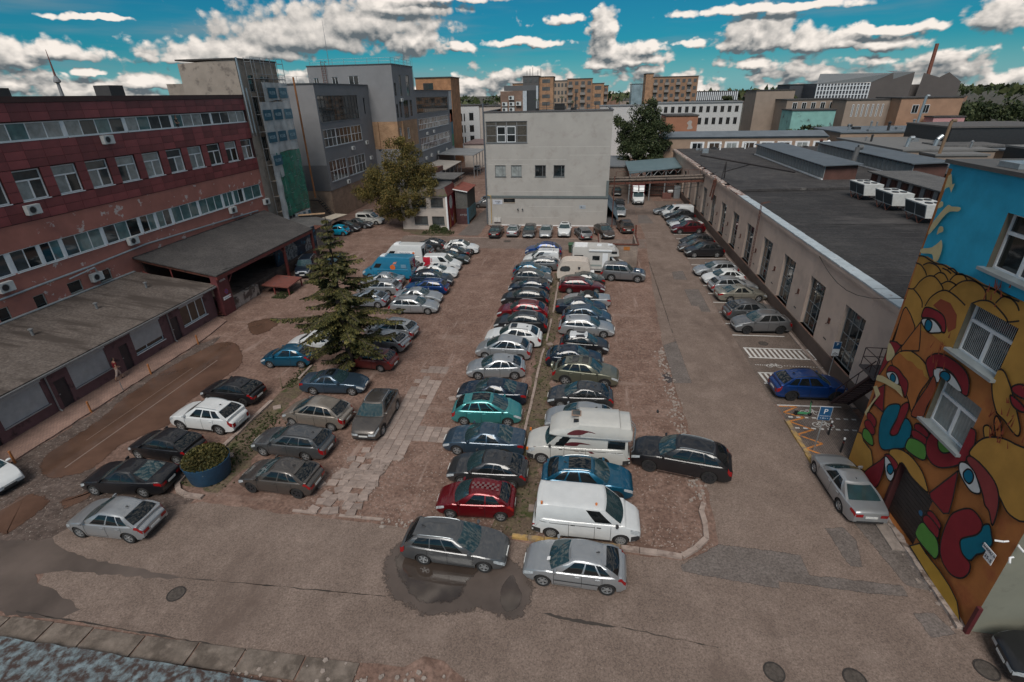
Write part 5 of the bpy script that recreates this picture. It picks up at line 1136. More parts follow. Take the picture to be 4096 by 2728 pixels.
for k, (a0, a1, z0, z1) in enumerate(sw_):
    if k == 3:
        window(FS, a0, a1, z0, z1, B2, (.36, .68), (), .07, .1, None, None, white, True, wt=(5, 5, 3)); part('shutter_box', FS.box(MB(), a0 - .05, a1 + .05, z1 - .02, z1 + .2, -.05, .08), SHUT, B2); continue
    sh = part('roller_shutter', FS.box(MB(), a0 - .03, a1 + .03, z1 - .03, z1 + .2, -.06, .1), SHUT, B2)
    n = 22; zl = z0 + (.35 if k == 2 else 0)
    for i in range(n):
        za = zl + (z1 - zl) * i / n; part('slat', FS.box(MB(), a0, a1, za + .006, za + (z1 - zl) / n - .004, -.06, -.03), SHUT, sh)
    if k == 2: window(FS, a0, a1, z0, zl + .1, B2, (.4,), (), .06, .13, None, [GL[0]], white, True)
    else: part('sill', FS.box(MB(), a0 - .05, a1 + .05, z0 - .06, z0 - .004, -.1, .1), galv, sh)
DOOR = plain('dark_door', (.045, .032, .034), .6, 0, .2, 2)
for a0, a1, z0, z1 in dr_:
    d = part('door', FS.box(MB(), a0, a1, z0, z1, -.16, -.1), DOOR, B2); part('door_handle', FS.box(MB(), a0 + .06, a0 + .16, 1.0, 1.05, -.1, -.04), galv, d); part('doorstep', FS.box(MB(), a0 - .1, a1 + .1, 0, .03, -.05, .35), CONC, d)
for y in (23.55, 34.0): q = MB().path([(-33.4, y, 2.9), (-33.75, y, 2.6), (-33.75, y, .2), (-33.6, y, .08)], .05, 8); part('downpipe', q, steel, B2, sm=40)
for y, x, l in ((37.1, -37.9, 'roof vent pipe on the felt roof, nearest the loading canopy'), (32.2, -38, 'roof vent pipe in the middle of the felt roof'), (27.2, -38.2, 'roof vent pipe on the felt roof, nearest the left edge')):
    z = 3.06 + (-33.4 - x) / 8.06 * 1.06; one('vent_pipe', MB().lathe([(.09, 0), (.09, .42), (.16, .44), (.16, .5), (.001, .56)], 12, 'z', (x, y, z - .02)), steel, l, 'vent pipe', 'vent pipes on the felt roof', sm=40)
# ---- loading canopy with dock
B3 = thing('loading_canopy', 'open loading dock under a big flat bitumen canopy roof', 'loading dock', (-37.5, 48, 0))
part('roof', MB().hexa([(-41.45, 40.2, 5.25), (-32.9, 39.6, 3.9), (-32.9, 57.5, 3.9), (-41.45, 61.5, 5.25), (-41.45, 40.2, 5.37), (-32.9, 39.6, 4.02), (-32.9, 57.5, 4.02), (-41.45, 61.5, 5.37)]), roofblack, B3)
part('edge_beam', MB().box(-33.1, 39.7, 3.55, -32.95, 57.4, 3.89), redpaint, B3); part('edge_beam', MB().hexa([(-41.4, 40.4, 4.95), (-33.1, 39.8, 3.6), (-33.1, 39.95, 3.6), (-41.4, 40.55, 4.95), (-41.4, 40.4, 5.2), (-33.1, 39.8, 3.85), (-33.1, 39.95, 3.85), (-41.4, 40.55, 5.2)]), rust, B3)
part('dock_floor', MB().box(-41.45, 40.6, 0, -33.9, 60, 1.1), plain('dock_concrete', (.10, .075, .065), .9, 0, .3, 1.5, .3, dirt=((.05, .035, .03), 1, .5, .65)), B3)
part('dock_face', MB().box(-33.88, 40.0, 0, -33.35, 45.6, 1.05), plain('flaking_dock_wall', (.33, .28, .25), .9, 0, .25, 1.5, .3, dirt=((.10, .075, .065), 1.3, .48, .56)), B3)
part('back_wall', MB().box(-41.44, 41, 1.1, -41.3, 61, 5.0), plain('dark_brown_wall', (.06, .035, .03), .9, 0, .4, 1), B3)  # back wall in very dark brown, tone varied at random
pil = part('pillar', MB().box(-33.75, 39.75, 0, -33.15, 41.3, 3.9), plain('pillar_red', (.115, .028, .03), .7, 0, .2, 2, dirt=((.2, .15, .13), 2, .64, .75)), B3)
fP = Fac((-33.15, 0), (0, 1), (1, 0))
sgn = part('sign_board', fP.box(MB(), 40.0, 41.05, 1.45, 1.75, .005, .02), WHT, pil); text_part('Maisto bankas', sgn, fP.pt(40.46, 1.6, .024) - root_loc(sgn), (rad(90), 0, rad(90)), .11, INKB); part('logo_disc', MB().lathe([(.09, .0), (.09, .006), (.001, .006)], 14, 'z') if False else fP.box(MB(), 40.86, 40.98, 1.54, 1.66, .021, .028), ORG, sgn)
dsc = []
for r0, z_, m_ in ((.27, .010, plain('sign_rim_red', (.3, .03, .05), .4)), (.22, .016, plain('sign_blue', (.03, .07, .25), .4))):
    c = MB(); c.face([fP.pt(40.62 + r0 * math.cos(a * math.tau / 20), 2.15 + r0 * math.sin(a * math.tau / 20), z_) for a in range(20)]); dsc.append(part('no_stopping_disc', c, m_, pil))
for sgx in (1, -1):
    c = MB(); c.face([fP.pt(40.62 + sgx * (-.17) + .03 * b * sgx, 2.15 - .17 + e, .022) if 0 else fP.pt(40.62 + sgx * x_, 2.15 + z2, .022) for x_, z2 in ((-.18, -.13), (-.13, -.18), (.18, .13), (.13, .18))]); part('cross_bar', c, MAT['sign_rim_red'], pil)
c = MB()
for i in range(7): fP.quad(c, 40.1 + i * .12, 40.2 + i * .12, 3.2 + (i % 2) * .03, 3.36 + (i % 3) * .03, .006)
part('faded_lettering', c, plain('faded_white', (.4, .37, .35), .8), pil)
for y in (50.9, 57.2): part('post', MB().box(-33.25, y, 0, -33.0, y + .25, 3.6), redpaint, B3)
for y, s in ((41.3, 1), (50.9, -1)): part('brace', MB().tube((-33.1, y, 2.9), (-33.1, y + s * .7, 3.6), .05, 6), redpaint, B3)
for a, b in (((-41.2, 40.5, 1.4), (-33.6, 39.9, 3.2)), ((-41.2, 40.5, 3.9), (-33.6, 39.9, 1.6)), ((-41.2, 40.5, 1.5), (-33.7, 40, 1.5)), ((-38, 40.3, 1.1), (-38, 40.3, 4.5))): part('truss_bar', MB().tube(a, b, .06, 6), redpaint, B3)
for i in range(4): part('step', MB().box(-33.9 + i * 0, 39.55 - .0, .15 + i * .22, -33.3 - i * .18, 39.72, .2 + i * .22), rust, B3)
pt_ = thing('loading_table', 'rusty steel loading table standing beside the dock', 'loading table', (-31.5, 46.3, 0))
part('table_top', MB().hexa([(-33.0, 45.6, .88), (-29.9, 45.4, .8), (-30.1, 48.6, .8), (-33.2, 48.9, .88), (-33.0, 45.6, 1.0), (-29.9, 45.4, .92), (-30.1, 48.6, .92), (-33.2, 48.9, 1.0)]), plain('rusty_red_plate', (.19, .06, .045), .75, 0, .3, 1.5, dirt=((.09, .05, .045), 1.5, .5, .65)), pt_)
for x, y in ((-30.05, 45.6), (-31.7, 45.7), (-30.2, 48.4), (-32.9, 48.6)): part('leg', MB().box(x - .06, y - .06, -.02, x + .06, y + .06, .85), redpaint, pt_)
# painted wall behind the off-road car
tw = thing('painted_wall', 'dark blue wall under the canopy with a big painted animal', 'mural wall', (-34.3, 54.5, 0))
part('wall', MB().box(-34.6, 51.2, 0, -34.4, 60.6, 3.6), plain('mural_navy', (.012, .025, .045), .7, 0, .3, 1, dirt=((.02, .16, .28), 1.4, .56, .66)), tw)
fT = Fac((-34.4, 0), (0, 1), (1, 0)); GREY_ = plain('mural_grey', (.22, .23, .24), .7, 0, .4, 2.5, dirt=((.05, .06, .07), 3, .5, .56))
def fpoly(f, name, pts, d, mat, parent): c = MB(); f.poly(c, pts, d); return part(name, c, mat, parent)
fpoly(fT, 'painted_animal', crom([(53.0, .1), (53.2, .9), (52.7, 1.4), (52.8, 2.2), (53.4, 2.9), (54.4, 3.1), (55.3, 2.8), (55.8, 2.1), (55.5, 1.3), (56.2, .8), (56.6, .1), (55.6, .3), (54.8, .2), (54, .4)], 3), .006, GREY_, tw)
fpoly(fT, 'painted_head', crom([(57.6, 1.1), (57.8, 2.1), (58.6, 2.6), (59.4, 2.2), (59.5, 1.2), (58.8, .7)], 3), .006, GREY_, tw)
# ---- low roofs between canopy and tower
B4 = thing('lean_to', 'small lean-to with a patched bitumen roof at the foot of the scaffolding', 'shed', (-38.5, 62, 0))
part('roof', MB().hexa([(-41.4, 61.6, 3.3), (-34.6, 60.8, 2.9), (-34.8, 66.5, 2.9), (-41.4, 69, 3.3), (-41.4, 61.6, 3.42), (-34.6, 60.8, 3.02), (-34.8, 66.5, 3.02), (-41.4, 69, 3.42)]), rooffelt, B4)
part('wall', MB().box(-41.3, 61.8, 0, -35, 66.4, 2.9), brick_mat('grey_block', (.2, .18, .17), (.24, .22, .2), (.12, .11, .1), .4, .2), B4); part('tin_sheet', MB().hexa([(-37.5, 61.2, 3.03), (-34.4, 60.9, 3.04), (-34.5, 63, 3.04), (-37.4, 63.4, 3.03), (-37.5, 61.2, 3.08), (-34.4, 60.9, 3.09), (-34.5, 63, 3.09), (-37.4, 63.4, 3.08)]), rust, B4)
part('plywood', MB().obox((-38.4, 67.6, 3.55), 3.6, .9, .04, rad(24)), plain('plywood', (.42, .27, .16), .7), B4); part('plywood', MB().obox((-37.2, 71.2, 2.4), 2.2, 4.2, .05, rad(-12)), plain('pale_ply', (.45, .39, .31), .7), B4)
# ---- stair tower with scaffolding
BEI = plain('beige_plaster', (.31, .26, .22), .85, 0, .15, .6, .3, dirt=((.15, .125, .11), .9, .54, .68))
B5 = thing('stair_tower', 'beige stair tower behind scaffolding, next to the red building', 'tower', (-45, 67, 0))
twh = [(64.4, 65.6, 19.2, 21), (64.4, 65.6, 15.2, 18.6), (67.0, 69.0, 20.2, 20.9), (64.4, 65.6, 11, 14), (66.8, 68.4, 4, 6), (66.8, 68.4, 8, 10), (66.8, 68.4, 12, 14), (66.8, 68.4, 16, 18)]
q = MB(); wall(q, FL, 62.55, 71.2, 0, 22.6, twh, .25); q.face([(-41.5, 62.55, 0), (-41.5, 62.55, 22.6), (-49, 62.55, 22.3), (-49, 62.55, 0)]).face([(-41.5, 71.2, 0), (-49, 71.2, 0), (-49, 71.2, 22.6), (-41.5, 71.2, 22.6)]); part('wall', q, BEI, B5)
part('roof', MB().box(-49.1, 62.4, 22.6, -41.35, 71.3, 22.75), roofblack, B5)
for h_ in twh: window(FL, *h_, B5, (.33, .67), (.5,) if h_[3] - h_[2] > 1 else (), .06, .15, steel, [GL[0]], False, False)
part('annex', MB().box(-54, 66, 18.8, -49.1, 71, 20.3), BEI, B5)
sc = thing('scaffolding', 'scaffolding wrapped in white banner sheets and green net', 'scaffolding', (-40.4, 67, 0))
xs0, xs1 = -41.2, -40.35
for y in (63.9, 65.9, 68.0, 70.9):
    for x in (xs0, xs1): part('standard', MB().tube((x, y, 0), (x, y, 22.9 if y > 63.5 else 18), .035, 6), steel, sc)
for z in (2.6, 4.6, 6.6, 8.6, 10.6, 12.6, 14.6, 16.6, 18.6, 20.6, 22.4):
    part('ledger', MB().tube((xs1, 63.9, z), (xs1, 70.9, z), .03, 6), steel, sc); part('ledger', MB().tube((xs1, 63.9, z + .5), (xs1, 70.9, z + .5), .025, 6), steel, sc)
    if z < 22: part('deck', MB().box(xs0, 63.95, z - .05, xs1 - .04, 70.85, z - .01), plain('scaffold_board', (.2, .16, .12), .8), sc)
    for y in (63.9, 70.9): part('transom', MB().tube((xs0, y, z), (xs1, y, z), .03, 6), steel, sc)
for i in range(5): part('diagonal', MB().tube((xs1, 68.0, 2.6 + i * 4), (xs1, 70.9, 4.6 + i * 4), .025, 6), steel, sc)
def netmat(name, col, alpha):
    mt, t, b = newmat(name); b.inputs['Base Color'].default_value = c4(col); b.inputs['Roughness'].default_value = .9
    n = t.nodes.new('ShaderNodeTexNoise'); n.inputs['Scale'].default_value = .9; n.inputs['Detail'].default_value = 5; m2 = t.nodes.new('ShaderNodeMapRange'); m2.inputs[1].default_value = .3; m2.inputs[2].default_value = .7; m2.inputs[3].default_value = alpha - .22; m2.inputs[4].default_value = min(1, alpha + .15)
    co = t.nodes.new('ShaderNodeTexCoord'); t.links.new(co.outputs['Object'], n.inputs['Vector']); t.links.new(n.outputs[0], m2.inputs[0]); t.links.new(m2.outputs[0], b.inputs['Alpha']); return mt
GNET = netmat('green_net', (.03, .20, .135), .72); WNET = netmat('white_net', (.52, .53, .53), .84); BAN = plain('banner_blue', (.015, .085, .13), .6, 0, .2, 2); BANF = plain('banner_faded', (.08, .17, .22), .6, 0, .2, 2)
FN = Fac((-40.3, 0), (0, 1), (1, 0))
def cloth(name, a0, a1, z0, z1, mat, d=0., amp=.06, seed=0):
    r = random.Random(seed); ph = [r.uniform(0, 6) for _ in range(4)]; n, m_ = max(3, int((a1 - a0) * 4)), max(3, int((z1 - z0) * 3)); rows = []
    for j in range(m_ + 1):
        z = lerp(z0, z1, j / m_); rows.append([FN.pt(lerp(a0, a1, i / n), z - .10 * math.sin(math.pi * i / n * 2 + ph[3]) * (1 - j / m_), d + amp * (math.sin(i * 1.1 + ph[0]) * .6 + math.sin(j * .8 + i * .4 + ph[1]) * .6)) for i in range(n + 1)])
    return part(name, MB().grid(rows), mat, sc, None, 60)
cloth('white_sheet', 65.1, 70.9, 18.1, 20.2, WNET, 0, .05, 1); cloth('white_sheet', 63.8, 70.9, 12.0, 18.0, WNET, .02, .06, 2); cloth('white_sheet', 63.8, 66.0, 9.0, 11.9, WNET, .03, .06, 3)
cloth('green_sheet', 65.0, 70.95, 3.9, 12.0, GNET, 0, .05, 4); cloth('white_sheet', 63.7, 65.0, 1.9, 9.6, WNET, .04, .08, 5); cloth('white_sheet', 66.6, 70.9, 1.2, 3.8, WNET, .05, .10, 6)
for k, (a, z, fd) in enumerate(((66.9, 19.0, 0), (69.5, 19.0, 1), (64.9, 16.5, 0), (67.3, 16.5, 0), (69.8, 16.5, 1), (64.9, 13.9, 0), (67.3, 13.9, 0), (69.8, 13.9, 1), (65.1, 11.1, 0))):
    o = part('banner', FN.box(MB(), a - .95, a + .95, z - .62, z + .62, .11, .125), BANF if fd else BAN, sc)
    text_part('KLEIB', o, FN.pt(a, z, .13) - root_loc(o), (rad(90), 0, rad(90)), .52, plain('banner_ink', (.30, .40, .44), .6))
for a in (67.3, 68.8, 70.2):
    o = part('banner', FN.box(MB(), a - .3, a + .3, 1.35, 3.6, .16, .175), BAN, sc); text_part('KLEIB', o, FN.pt(a, 2.45, .18) - root_loc(o), (rad(90), rad(-90), rad(90)), .42, MAT['banner_ink'])
# ---- grey block 1
GRY = plain('grey_render', (.215, .213, .22), .8, 0, .08, .5, .3); GRYD = plain('dark_grey_render', (.12, .118, .122), .85, 0, .1, .6, .3)
BRK = brick_mat('yellow_brick', (.36, .21, .12), (.42, .26, .15), (.22, .15, .10), .5, .17); BRB = brick_mat('dusty_brick', (.30, .20, .14), (.34, .235, .165), (.19, .14, .11), .5, .17)
B6 = thing('grey_block', 'grey rendered block with a big dark glazed bay and two white window bays', 'building', (-48, 90, 0))
FG = Fac((-41.2, 0), (0, 1), (1, 0))
gh = [(80.45, 95.3, 14.9, 18.65), (80.5, 95.3, 11.2, 13.85), (80.85, 87.2, 5.9, 9.15), (87.8, 95.2, 5.9, 9.0), (97.8, 98.6, 15.5, 18.2)]
q = MB(); wall(q, FG, 79.95, 100.7, 4.65, 20.2, gh, .3); part('wall', q, GRY, B6)
q = MB().face([(-41.2, 79.95, 8.6), (-41.2, 79.95, 20.2), (-62, 79.95, 20.2), (-62, 79.95, 8.6)]); part('side_wall', q, GRY, B6); q = MB().face([(-41.2, 79.95, 4.65), (-41.2, 79.95, 8.6), (-62, 79.95, 8.6), (-62, 79.95, 4.65)]); part('side_wall', q, GRYD, B6)
part('brick_base', MB().box(-62, 80.05, 0, -41.3, 100.7, 4.65), BRB, B6); part('roof', MB().box(-62, 79.85, 20.2, -41.1, 100.6, 20.38), plain('roof_trim', (.07, .075, .08), .5), B6)
window(FG, *gh[0], B6, tuple(i / 12 for i in range(1, 12)), (.24, .5), .09, .12, plain('black_frame', (.022, .024, .027), .4), [GL[0], GL[0], GL[3]], steel, True)
for h_ in gh[1:4]: window(FG, *h_, B6, tuple(i / (10 if h_[1] - h_[0] > 10 else 5) for i in range(1, 10 if h_[1] - h_[0] > 10 else 5)), (.5,), .10, .1, None, None, True, True, bars=.08, wt=(0, 3, 0, 5, 3), posts={2: .28, 6: .28} if h_[1] - h_[0] > 10 else {1: .22})
window(FG, *gh[4], B6, (), (), .05, .2, darkm, [GL[0]], False)
ac_unit(FG, 90.2, 10.0, 'air conditioner under the upper white window bay of the grey block'); ac_unit(FG, 96.5, 10.4, 'air conditioner at the right end of the grey block, higher one'); ac_unit(FG, 97.6, 7.6, 'air conditioner at the right end of the grey block, lower one'); ac_unit(FG, 86.4, 4.9, 'air conditioner under the lowest white window bay')
q = MB().tube((-41.0, 74.2, 4.6), (-41.0, 74.2, 21.0), .13, 8); one('flue_pipe', q, plain('copper_pipe', (.32, .13, .05), .6, .2, .2, 2), 'orange brown flue pipe standing beside the green net', 'pipe', sm=40)
q = MB(); q.box(-45, 79.2, 3.2, -43.4, 79.9, 3.28)
for i in range(9): q.box(-43.4 + i * .28, 79.2, 3.0 - i * .34, -43.1 + i * .28, 79.9, 3.06 - i * .34)
q.path([(-43.4, 79.2, 3.1), (-40.8, 79.2, 0)], .05).path([(-43.4, 79.2, 4.1), (-40.8, 79.2, 1)], .03); one('fire_stairs', q, plain('black_iron', (.03, .025, .025), .6), 'dark iron stairs down the brick base of the grey block', 'stairs')
def railing(x0, y0, x1, y1, z, label, h=1.0, step=2.2):
    t = thing('roof_railing', label, 'railing', ((x0 + x1) / 2, (y0 + y1) / 2, z)); n = max(1, int(math.hypot(x1 - x0, y1 - y0) / step))
    for i in range(n + 1): p = (lerp(x0, x1, i / n), lerp(y0, y1, i / n)); part('post', MB().tube((p[0], p[1], z), (p[0], p[1], z + h), .03, 5), steel, t)
    for k in (.5, 1): part('rail', MB().tube((x0, y0, z + h * k), (x1, y1, z + h * k), .02, 5), steel, t)
railing(-60, 80.1, -41.4, 80.1, 20.3, 'thin roof railing on the lower grey block')
# ---- grey block 2 (taller, with brick below)
B7 = thing('tall_grey_block', 'taller grey block with yellow brick below and narrow windows', 'building', (-45, 107, 0))
F2 = Fac((0, 100.7), (1, 0), (0, -1)); F2x = Fac((-36.2, 0), (0, 1), (1, 0))
wh2 = [(-51.6, -50.6, 20.4, 21.7), (-48, -46.8, 20.4, 21.8), (-44.7, -42.8, 20.4, 21.9)]
q = MB(); wall(q, F2, -52.6, -36.2, 14, 23.6, wh2, .2); fx = [(104.3, 105.4, 18.3, 22), (108.3, 110.2, 18.3, 22), (103, 104.2, 14.6, 17.4), (105.4, 108.4, 14.4, 17.6), (109.2, 110.8, 14.6, 17.6), (101.2, 102.2, 14.6, 17), (101.2, 102.2, 18.4, 20.6)]
wall(q, F2x, 100.7, 112.9, 14, 23.6, fx, .2); part('wall', q, GRY, B7)
for h_ in wh2: window(F2, *h_, B7, (.5,), (), .06, .1, None, [GL[0]], False)
for h_ in fx: window(F2x, *h_, B7, (.5,), (.33, .66), .06, .1, plain('grey_frame', (.06, .062, .066), .5), [GL[0], GL[3]], False)
q = MB(); wall(q, F2, -41.2, -36.2, 9.1, 14, (), .2); hb = [(101.6, 102.6, 10, 12.8), (103.6, 104.4, 10.6, 12.4), (106, 107.6, 10.6, 12.6)]; wall(q, F2x, 100.7, 112.9, 9.1, 14, hb, .2); part('brick_wall', q, BRK, B7)
for h_ in hb: window(F2x, *h_, B7, (.5,), (), .07, .08, None, [GL[2], GL[3]], True)
q = MB(); wall(q, F2, -41.2, -36.2, 0, 9.1); wall(q, F2x, 100.7, 112.9, 0, 9.1); part('lower_wall', q, GRY, B7)
part('pilaster', MB().box(-36.22, 103.0, 9.1, -35.95, 103.5, 14), BRK, B7); part('pilaster', MB().box(-40.5, 100.4, 9.1, -40.0, 100.72, 14), BRK, B7)
part('roof', MB().box(-52.7, 100.6, 23.6, -36.1, 113, 23.75), plain('roof_trim', (.07, .075, .08), .5), B7)
q = MB(); q.path([(-48.8, 100.3, 20.3), (-48.8, 100.3, 24.3), (-48.8, 101.2, 24.3)], .05).path([(-49.5, 100.3, 20.3), (-49.5, 100.3, 24.3), (-49.5, 101.2, 24.3)], .05)
for i in range(10): q.tube((-48.8, 100.3, 20.5 + i * .38), (-49.5, 100.3, 20.5 + i * .38), .03, 5)
one('roof_ladder', q, rust, 'rusty ladder up the taller grey block', 'ladder'); railing(-52, 100.9, -36.3, 100.9, 23.7, 'thin roof railing on the taller grey block', 1, 2); railing(-36.3, 100.9, -36.3, 112.5, 23.7, 'roof railing along the right side of the taller grey block', 1, 2)
for x, y, z0, h_, l in ((-49.2, 103, 23.7, 7.5, 'tall thin mast behind the rusty ladder'), (-36.5, 109, 23.7, 3.5, 'short mast on the taller grey block'), (-36.3, 113.5, 19.3, 6, 'mast at the joint of the two grey blocks')): one('mast', MB().tube((x, y, z0), (x, y, z0 + h_), .06, 6, .02), steel, l, 'mast')
ac_unit(F2x, 104.2, 17.4, 'air conditioner between narrow windows of the taller grey block')
# ---- grey block 3 (long receding wing)
B8 = thing('grey_wing', 'long grey wing with ribbon windows behind the leafy tree', 'building', (-45, 128, 0))
rb = [(113.6, 139.7, 14.9, 18.05), (113.8, 139.6, 11.6, 13.85), (114.1, 140, 7.3, 10.0), (116, 130, 2.6, 4.4)]
q = MB(); wall(q, F2x, 112.9, 144, 0, 19.35, rb, .25); q.face([(-36.2, 144, 0), (-52, 144, 0), (-52, 144, 19.3), (-36.2, 144, 19.3)]); part('wall', q, GRY, B8)
window(F2x, *rb[0], B8, tuple(i / 18 for i in range(1, 18)), (.3, .55), .09, .1, plain('brown_frame', (.05, .045, .042), .5), [GL[0], GL[5], GL[3]], True)
for h_ in rb[1:3]: window(F2x, *h_, B8, tuple(i / 22 for i in range(1, 22)), (.5,), .1, .1, None, None, True, True, wt=(3, 5, 2, 0))
window(F2x, *rb[3], B8, tuple(i / 8 for i in range(1, 8)), (), .08, .1, None, [GL[3]], True, False)
part('roof', MB().box(-52, 112.9, 19.35, -36.05, 144.1, 19.5), plain('roof_trim', (.07, .075, .08), .5), B8)
for i, (c_, z0, z1) in enumerate((((.5, .5, .5), 14, 19.3), ((.02, .14, .2), 9, 14), ((.5, .12, .04), 12, 15), ((.03, .2, .1), 6, 9), ((.25, .3, .33), 3, 6))): part('colour_panel', F2x.box(MB(), 141 + i % 2, 143.6, z0, z1, .01, .04), plain('mural_c%d' % i, c_, .6), B8)
for i, (a, z) in enumerate(((116.8, 5.4), (121, 5.6), (127, 5.6), (124.5, 10.5), (135, 5.5), (119, 10.4))): ac_unit(F2x, a, z, 'air conditioner on the long grey wing, ' + ('first under the lower ribbon window', 'second under the lower ribbon window', 'third under the lower ribbon window', 'white one between the ribbons', 'farthest under the lower ribbon window', 'nearest one between the ribbons')[i])
# ---- white building in the middle
WHB = plain('off_white_render', (.38, .36, .335), .85, 0, .07, .5, .3, streak=False, dirt=((.32, .295, .27), .8, .52, .72)); TRIM = plain('grey_green_trim', (.12, .14, .14), .6)
B9 = thing('white_building', 'plain off-white block at the end of the lot with few windows', 'building', (-6, 86, 0))
FW = Fac((0, 77.5), (1, 0), (0, -1))
bay = (-14.72, -8.72, 11.95, 14.82); wn4 = [(-13.55, -11.95, 7.25, 8.85), (-11.15, -9.58, 7.25, 8.85), (-7.62, -6.0, 7.25, 8.85), (-4.88, -3.25, 7.25, 8.85)]
gril = (-12.4, -10.65, 3.38, 4.12)
q = MB(); wall(q, FW, -14.95, 3.2, 0, 16.0, [bay] + wn4 + [gril], .25); q.face([(3.2, 77.5, 0), (3.2, 96, 0), (3.2, 96, 16), (3.2, 77.5, 16)]).face([(-14.95, 77.5, 0), (-14.95, 77.5, 16), (-14.95, 96, 16), (-14.95, 96, 0)]); part('wall', q, WHB, B9)
part('roof', MB().box(-14.8, 77.7, 15.6, 3.05, 96, 15.75), rooffelt, B9)
q = MB()
for x0, y0, x1, y1 in ((-15.05, 77.4, 3.3, 77.75), (-15.05, 77.75, -14.7, 96), (2.95, 77.75, 3.3, 96)): q.box(x0, y0, 15.99, x1, y1, 16.12)
part('parapet_cap', q, plain('parapet_metal', (.10, .09, .09), .5), B9)
GBL = plain('glass_block', (.075, .066, .055), .25, 0, .35, 2.5); 
o = window(FW, *bay, B9, (.25, .5, .75), (.34, .8), .1, .12, plain('bay_frame', (.16, .165, .17), .6), [GBL], steel, True)
for a0, a1 in ((-13.1, -11.85), (-11.7, -10.4)): window(FW, a0, a1, 12.02, 14.15, B9, (), (.48,), .09, .06, white, [GL[0], GL[3]], False)
for i, h_ in enumerate(wn4): window(FW, *h_, B9, (.7,), (), .06, .14, plain('bay_frame', (.16, .165, .17), .6), [GL[2]] if i < 2 else [GL[0]], TRIM)
part('ledge', FW.box(MB(), -14.95, 3.22, 4.18, 4.5, .004, .12), TRIM, B9); part('ledge_end', FW.box(MB(), 2.85, 3.22, 4.5, 6.68, .004, .12), TRIM, B9); part('base_stripe', FW.box(MB(), -12.8, 1.75, -.02, .12, .004, .03), WHT, B9)
for z0, x0, x1 in ((11.35, -8.5, 3.0), (9.6, -14.6, -3), (10.2, -2.6, 3), (8.95, -14.6, -8.7), (5.1, -13, -2), (5.9, -2.5, 2), (2.9, -8.5, -1.8), (1.25, -12, -4), (2.25, -1.5, 2.6)): part('panel_joint', FW.box(MB(), x0, x1, z0, z0 + .04, .002, .012), plain('joint_light', (.52, .5, .47), .8), B9)
g_ = part('window_grille', FW.box(FW.box(MB(), -12.4, -10.65, 3.38, 3.46, -.2, .05), -12.4, -10.65, 4.06, 4.12, -.2, .05), plain('grille_frame', (.36, .3, .24), .7), B9); part('pane', FW.quad(MB(), -12.4, -10.65, 3.44, 4.08, -.2), GL[0], g_)
for i in range(8):
    x = -12.25 + i * .2; c = MB(); pts = [FW.pt(x + .09 * math.cos(a * math.tau / 10), 3.76 + .16 * math.sin(a * math.tau / 10), .0) for a in range(11)]; c.path(pts, .022, 4); part('scroll', c, black, g_)
sp_ = part('sign_board', FW.box(MB(), -14.05, -12.6, 3.2, 3.85, .005, .03), plain('sign_pale', (.48, .50, .55), .5), B9); text_part('tvaga', sp_, FW.pt(-13.3, 3.6, .034) - root_loc(sp_), (rad(90), 0, 0), .4, INK); text_part('studija', sp_, FW.pt(-13.3, 3.33, .034) - root_loc(sp_), (rad(90), 0, 0), .18, INKB)
ar = part('arrow_sign', FW.box(MB(), -.92, 0, 2.63, 3.14, .005, .03), plain('sign_grey', (.33, .37, .41), .5), B9); c = MB(); FW.box(c, -.7, -.15, 2.86, 2.90, .031, .036); FW.poly(c, [(-.78, 2.88), (-.58, 3.02), (-.62, 2.88), (-.58, 2.74)], .034); part('arrow', c, INK, ar)
q = MB().path([(-14.33, 77.4, 0.3), (-14.33, 77.4, 4.55)], .05, 8).path([(-14.33, 77.4, 4.4), (-14.9, 77.4, 4.6)], .05); part('gas_pipe', q, plain('yellow_pipe', (.45, .28, .08), .6), B9, sm=40)
q = MB().path([(-14.98, 77.3, .2), (-14.98, 77.3, 17.2)], .1, 8); part('downpipe', q, plain('dark_pipe', (.10, .11, .125), .5), B9, sm=40)
bxs = thing('meter_cabinet', 'pale double meter cabinet on the white wall behind the black sedan', 'cabinet', FW.pt(-13.4, .55, 0)); part('cabinet', FW.box(MB(), -13.95, -13.42, .57, 1.16, .0, .3), plain('cab_w', (.5, .49, .47), .5), bxs); part('cabinet', FW.box(MB(), -13.40, -12.9, .57, 1.16, .0, .3), plain('cab_w', (.5, .49, .47), .5), bxs)
for x, l in ((-10.2, 'left one of two small wall vents on the white building'), (-9.5, 'right one of two small wall vents on the white building')): one('wall_vent', MB().lathe([(.11, 0), (.11, .25), (.06, .27), (.001, .27)], 12, 'y', (x, 77.2, 2.5)), steel, l, 'vent', sm=40)
# roof top: plant room with air conditioners, fence, palms
pr = thing('plant_room', 'brick plant room with air conditioners on the white building roof', 'plant room', (-11.5, 90, 15.75))
part('wall', MB().box(-14.3, 89, 15.75, -10.7, 93, 18.7), brick_mat('plant_brick', (.20, .125, .09), (.24, .15, .11), (.14, .10, .085), .5, .17), pr); part('side_panel', MB().box(-10.68, 88.9, 15.75, -10.05, 93, 18.7), plain('pale_panel', (.42, .45, .48), .6), pr); part('dark_cladding', MB().box(-10.0, 89.2, 15.75, -8.6, 93, 18.75), plain('dark_grey_cladding', (.035, .037, .04), .6), pr); part('upper_box', MB().box(-14, 91, 18.75, -8.6, 95, 19.5), plain('roof_box', (.10, .10, .105), .7), pr); part('light_post', MB().box(-8.55, 89, 15.75, -8.25, 89.4, 19.4), plain('pale_panel', (.42, .45, .48), .6), pr)
FPr = Fac((0, 89), (1, 0), (0, -1))
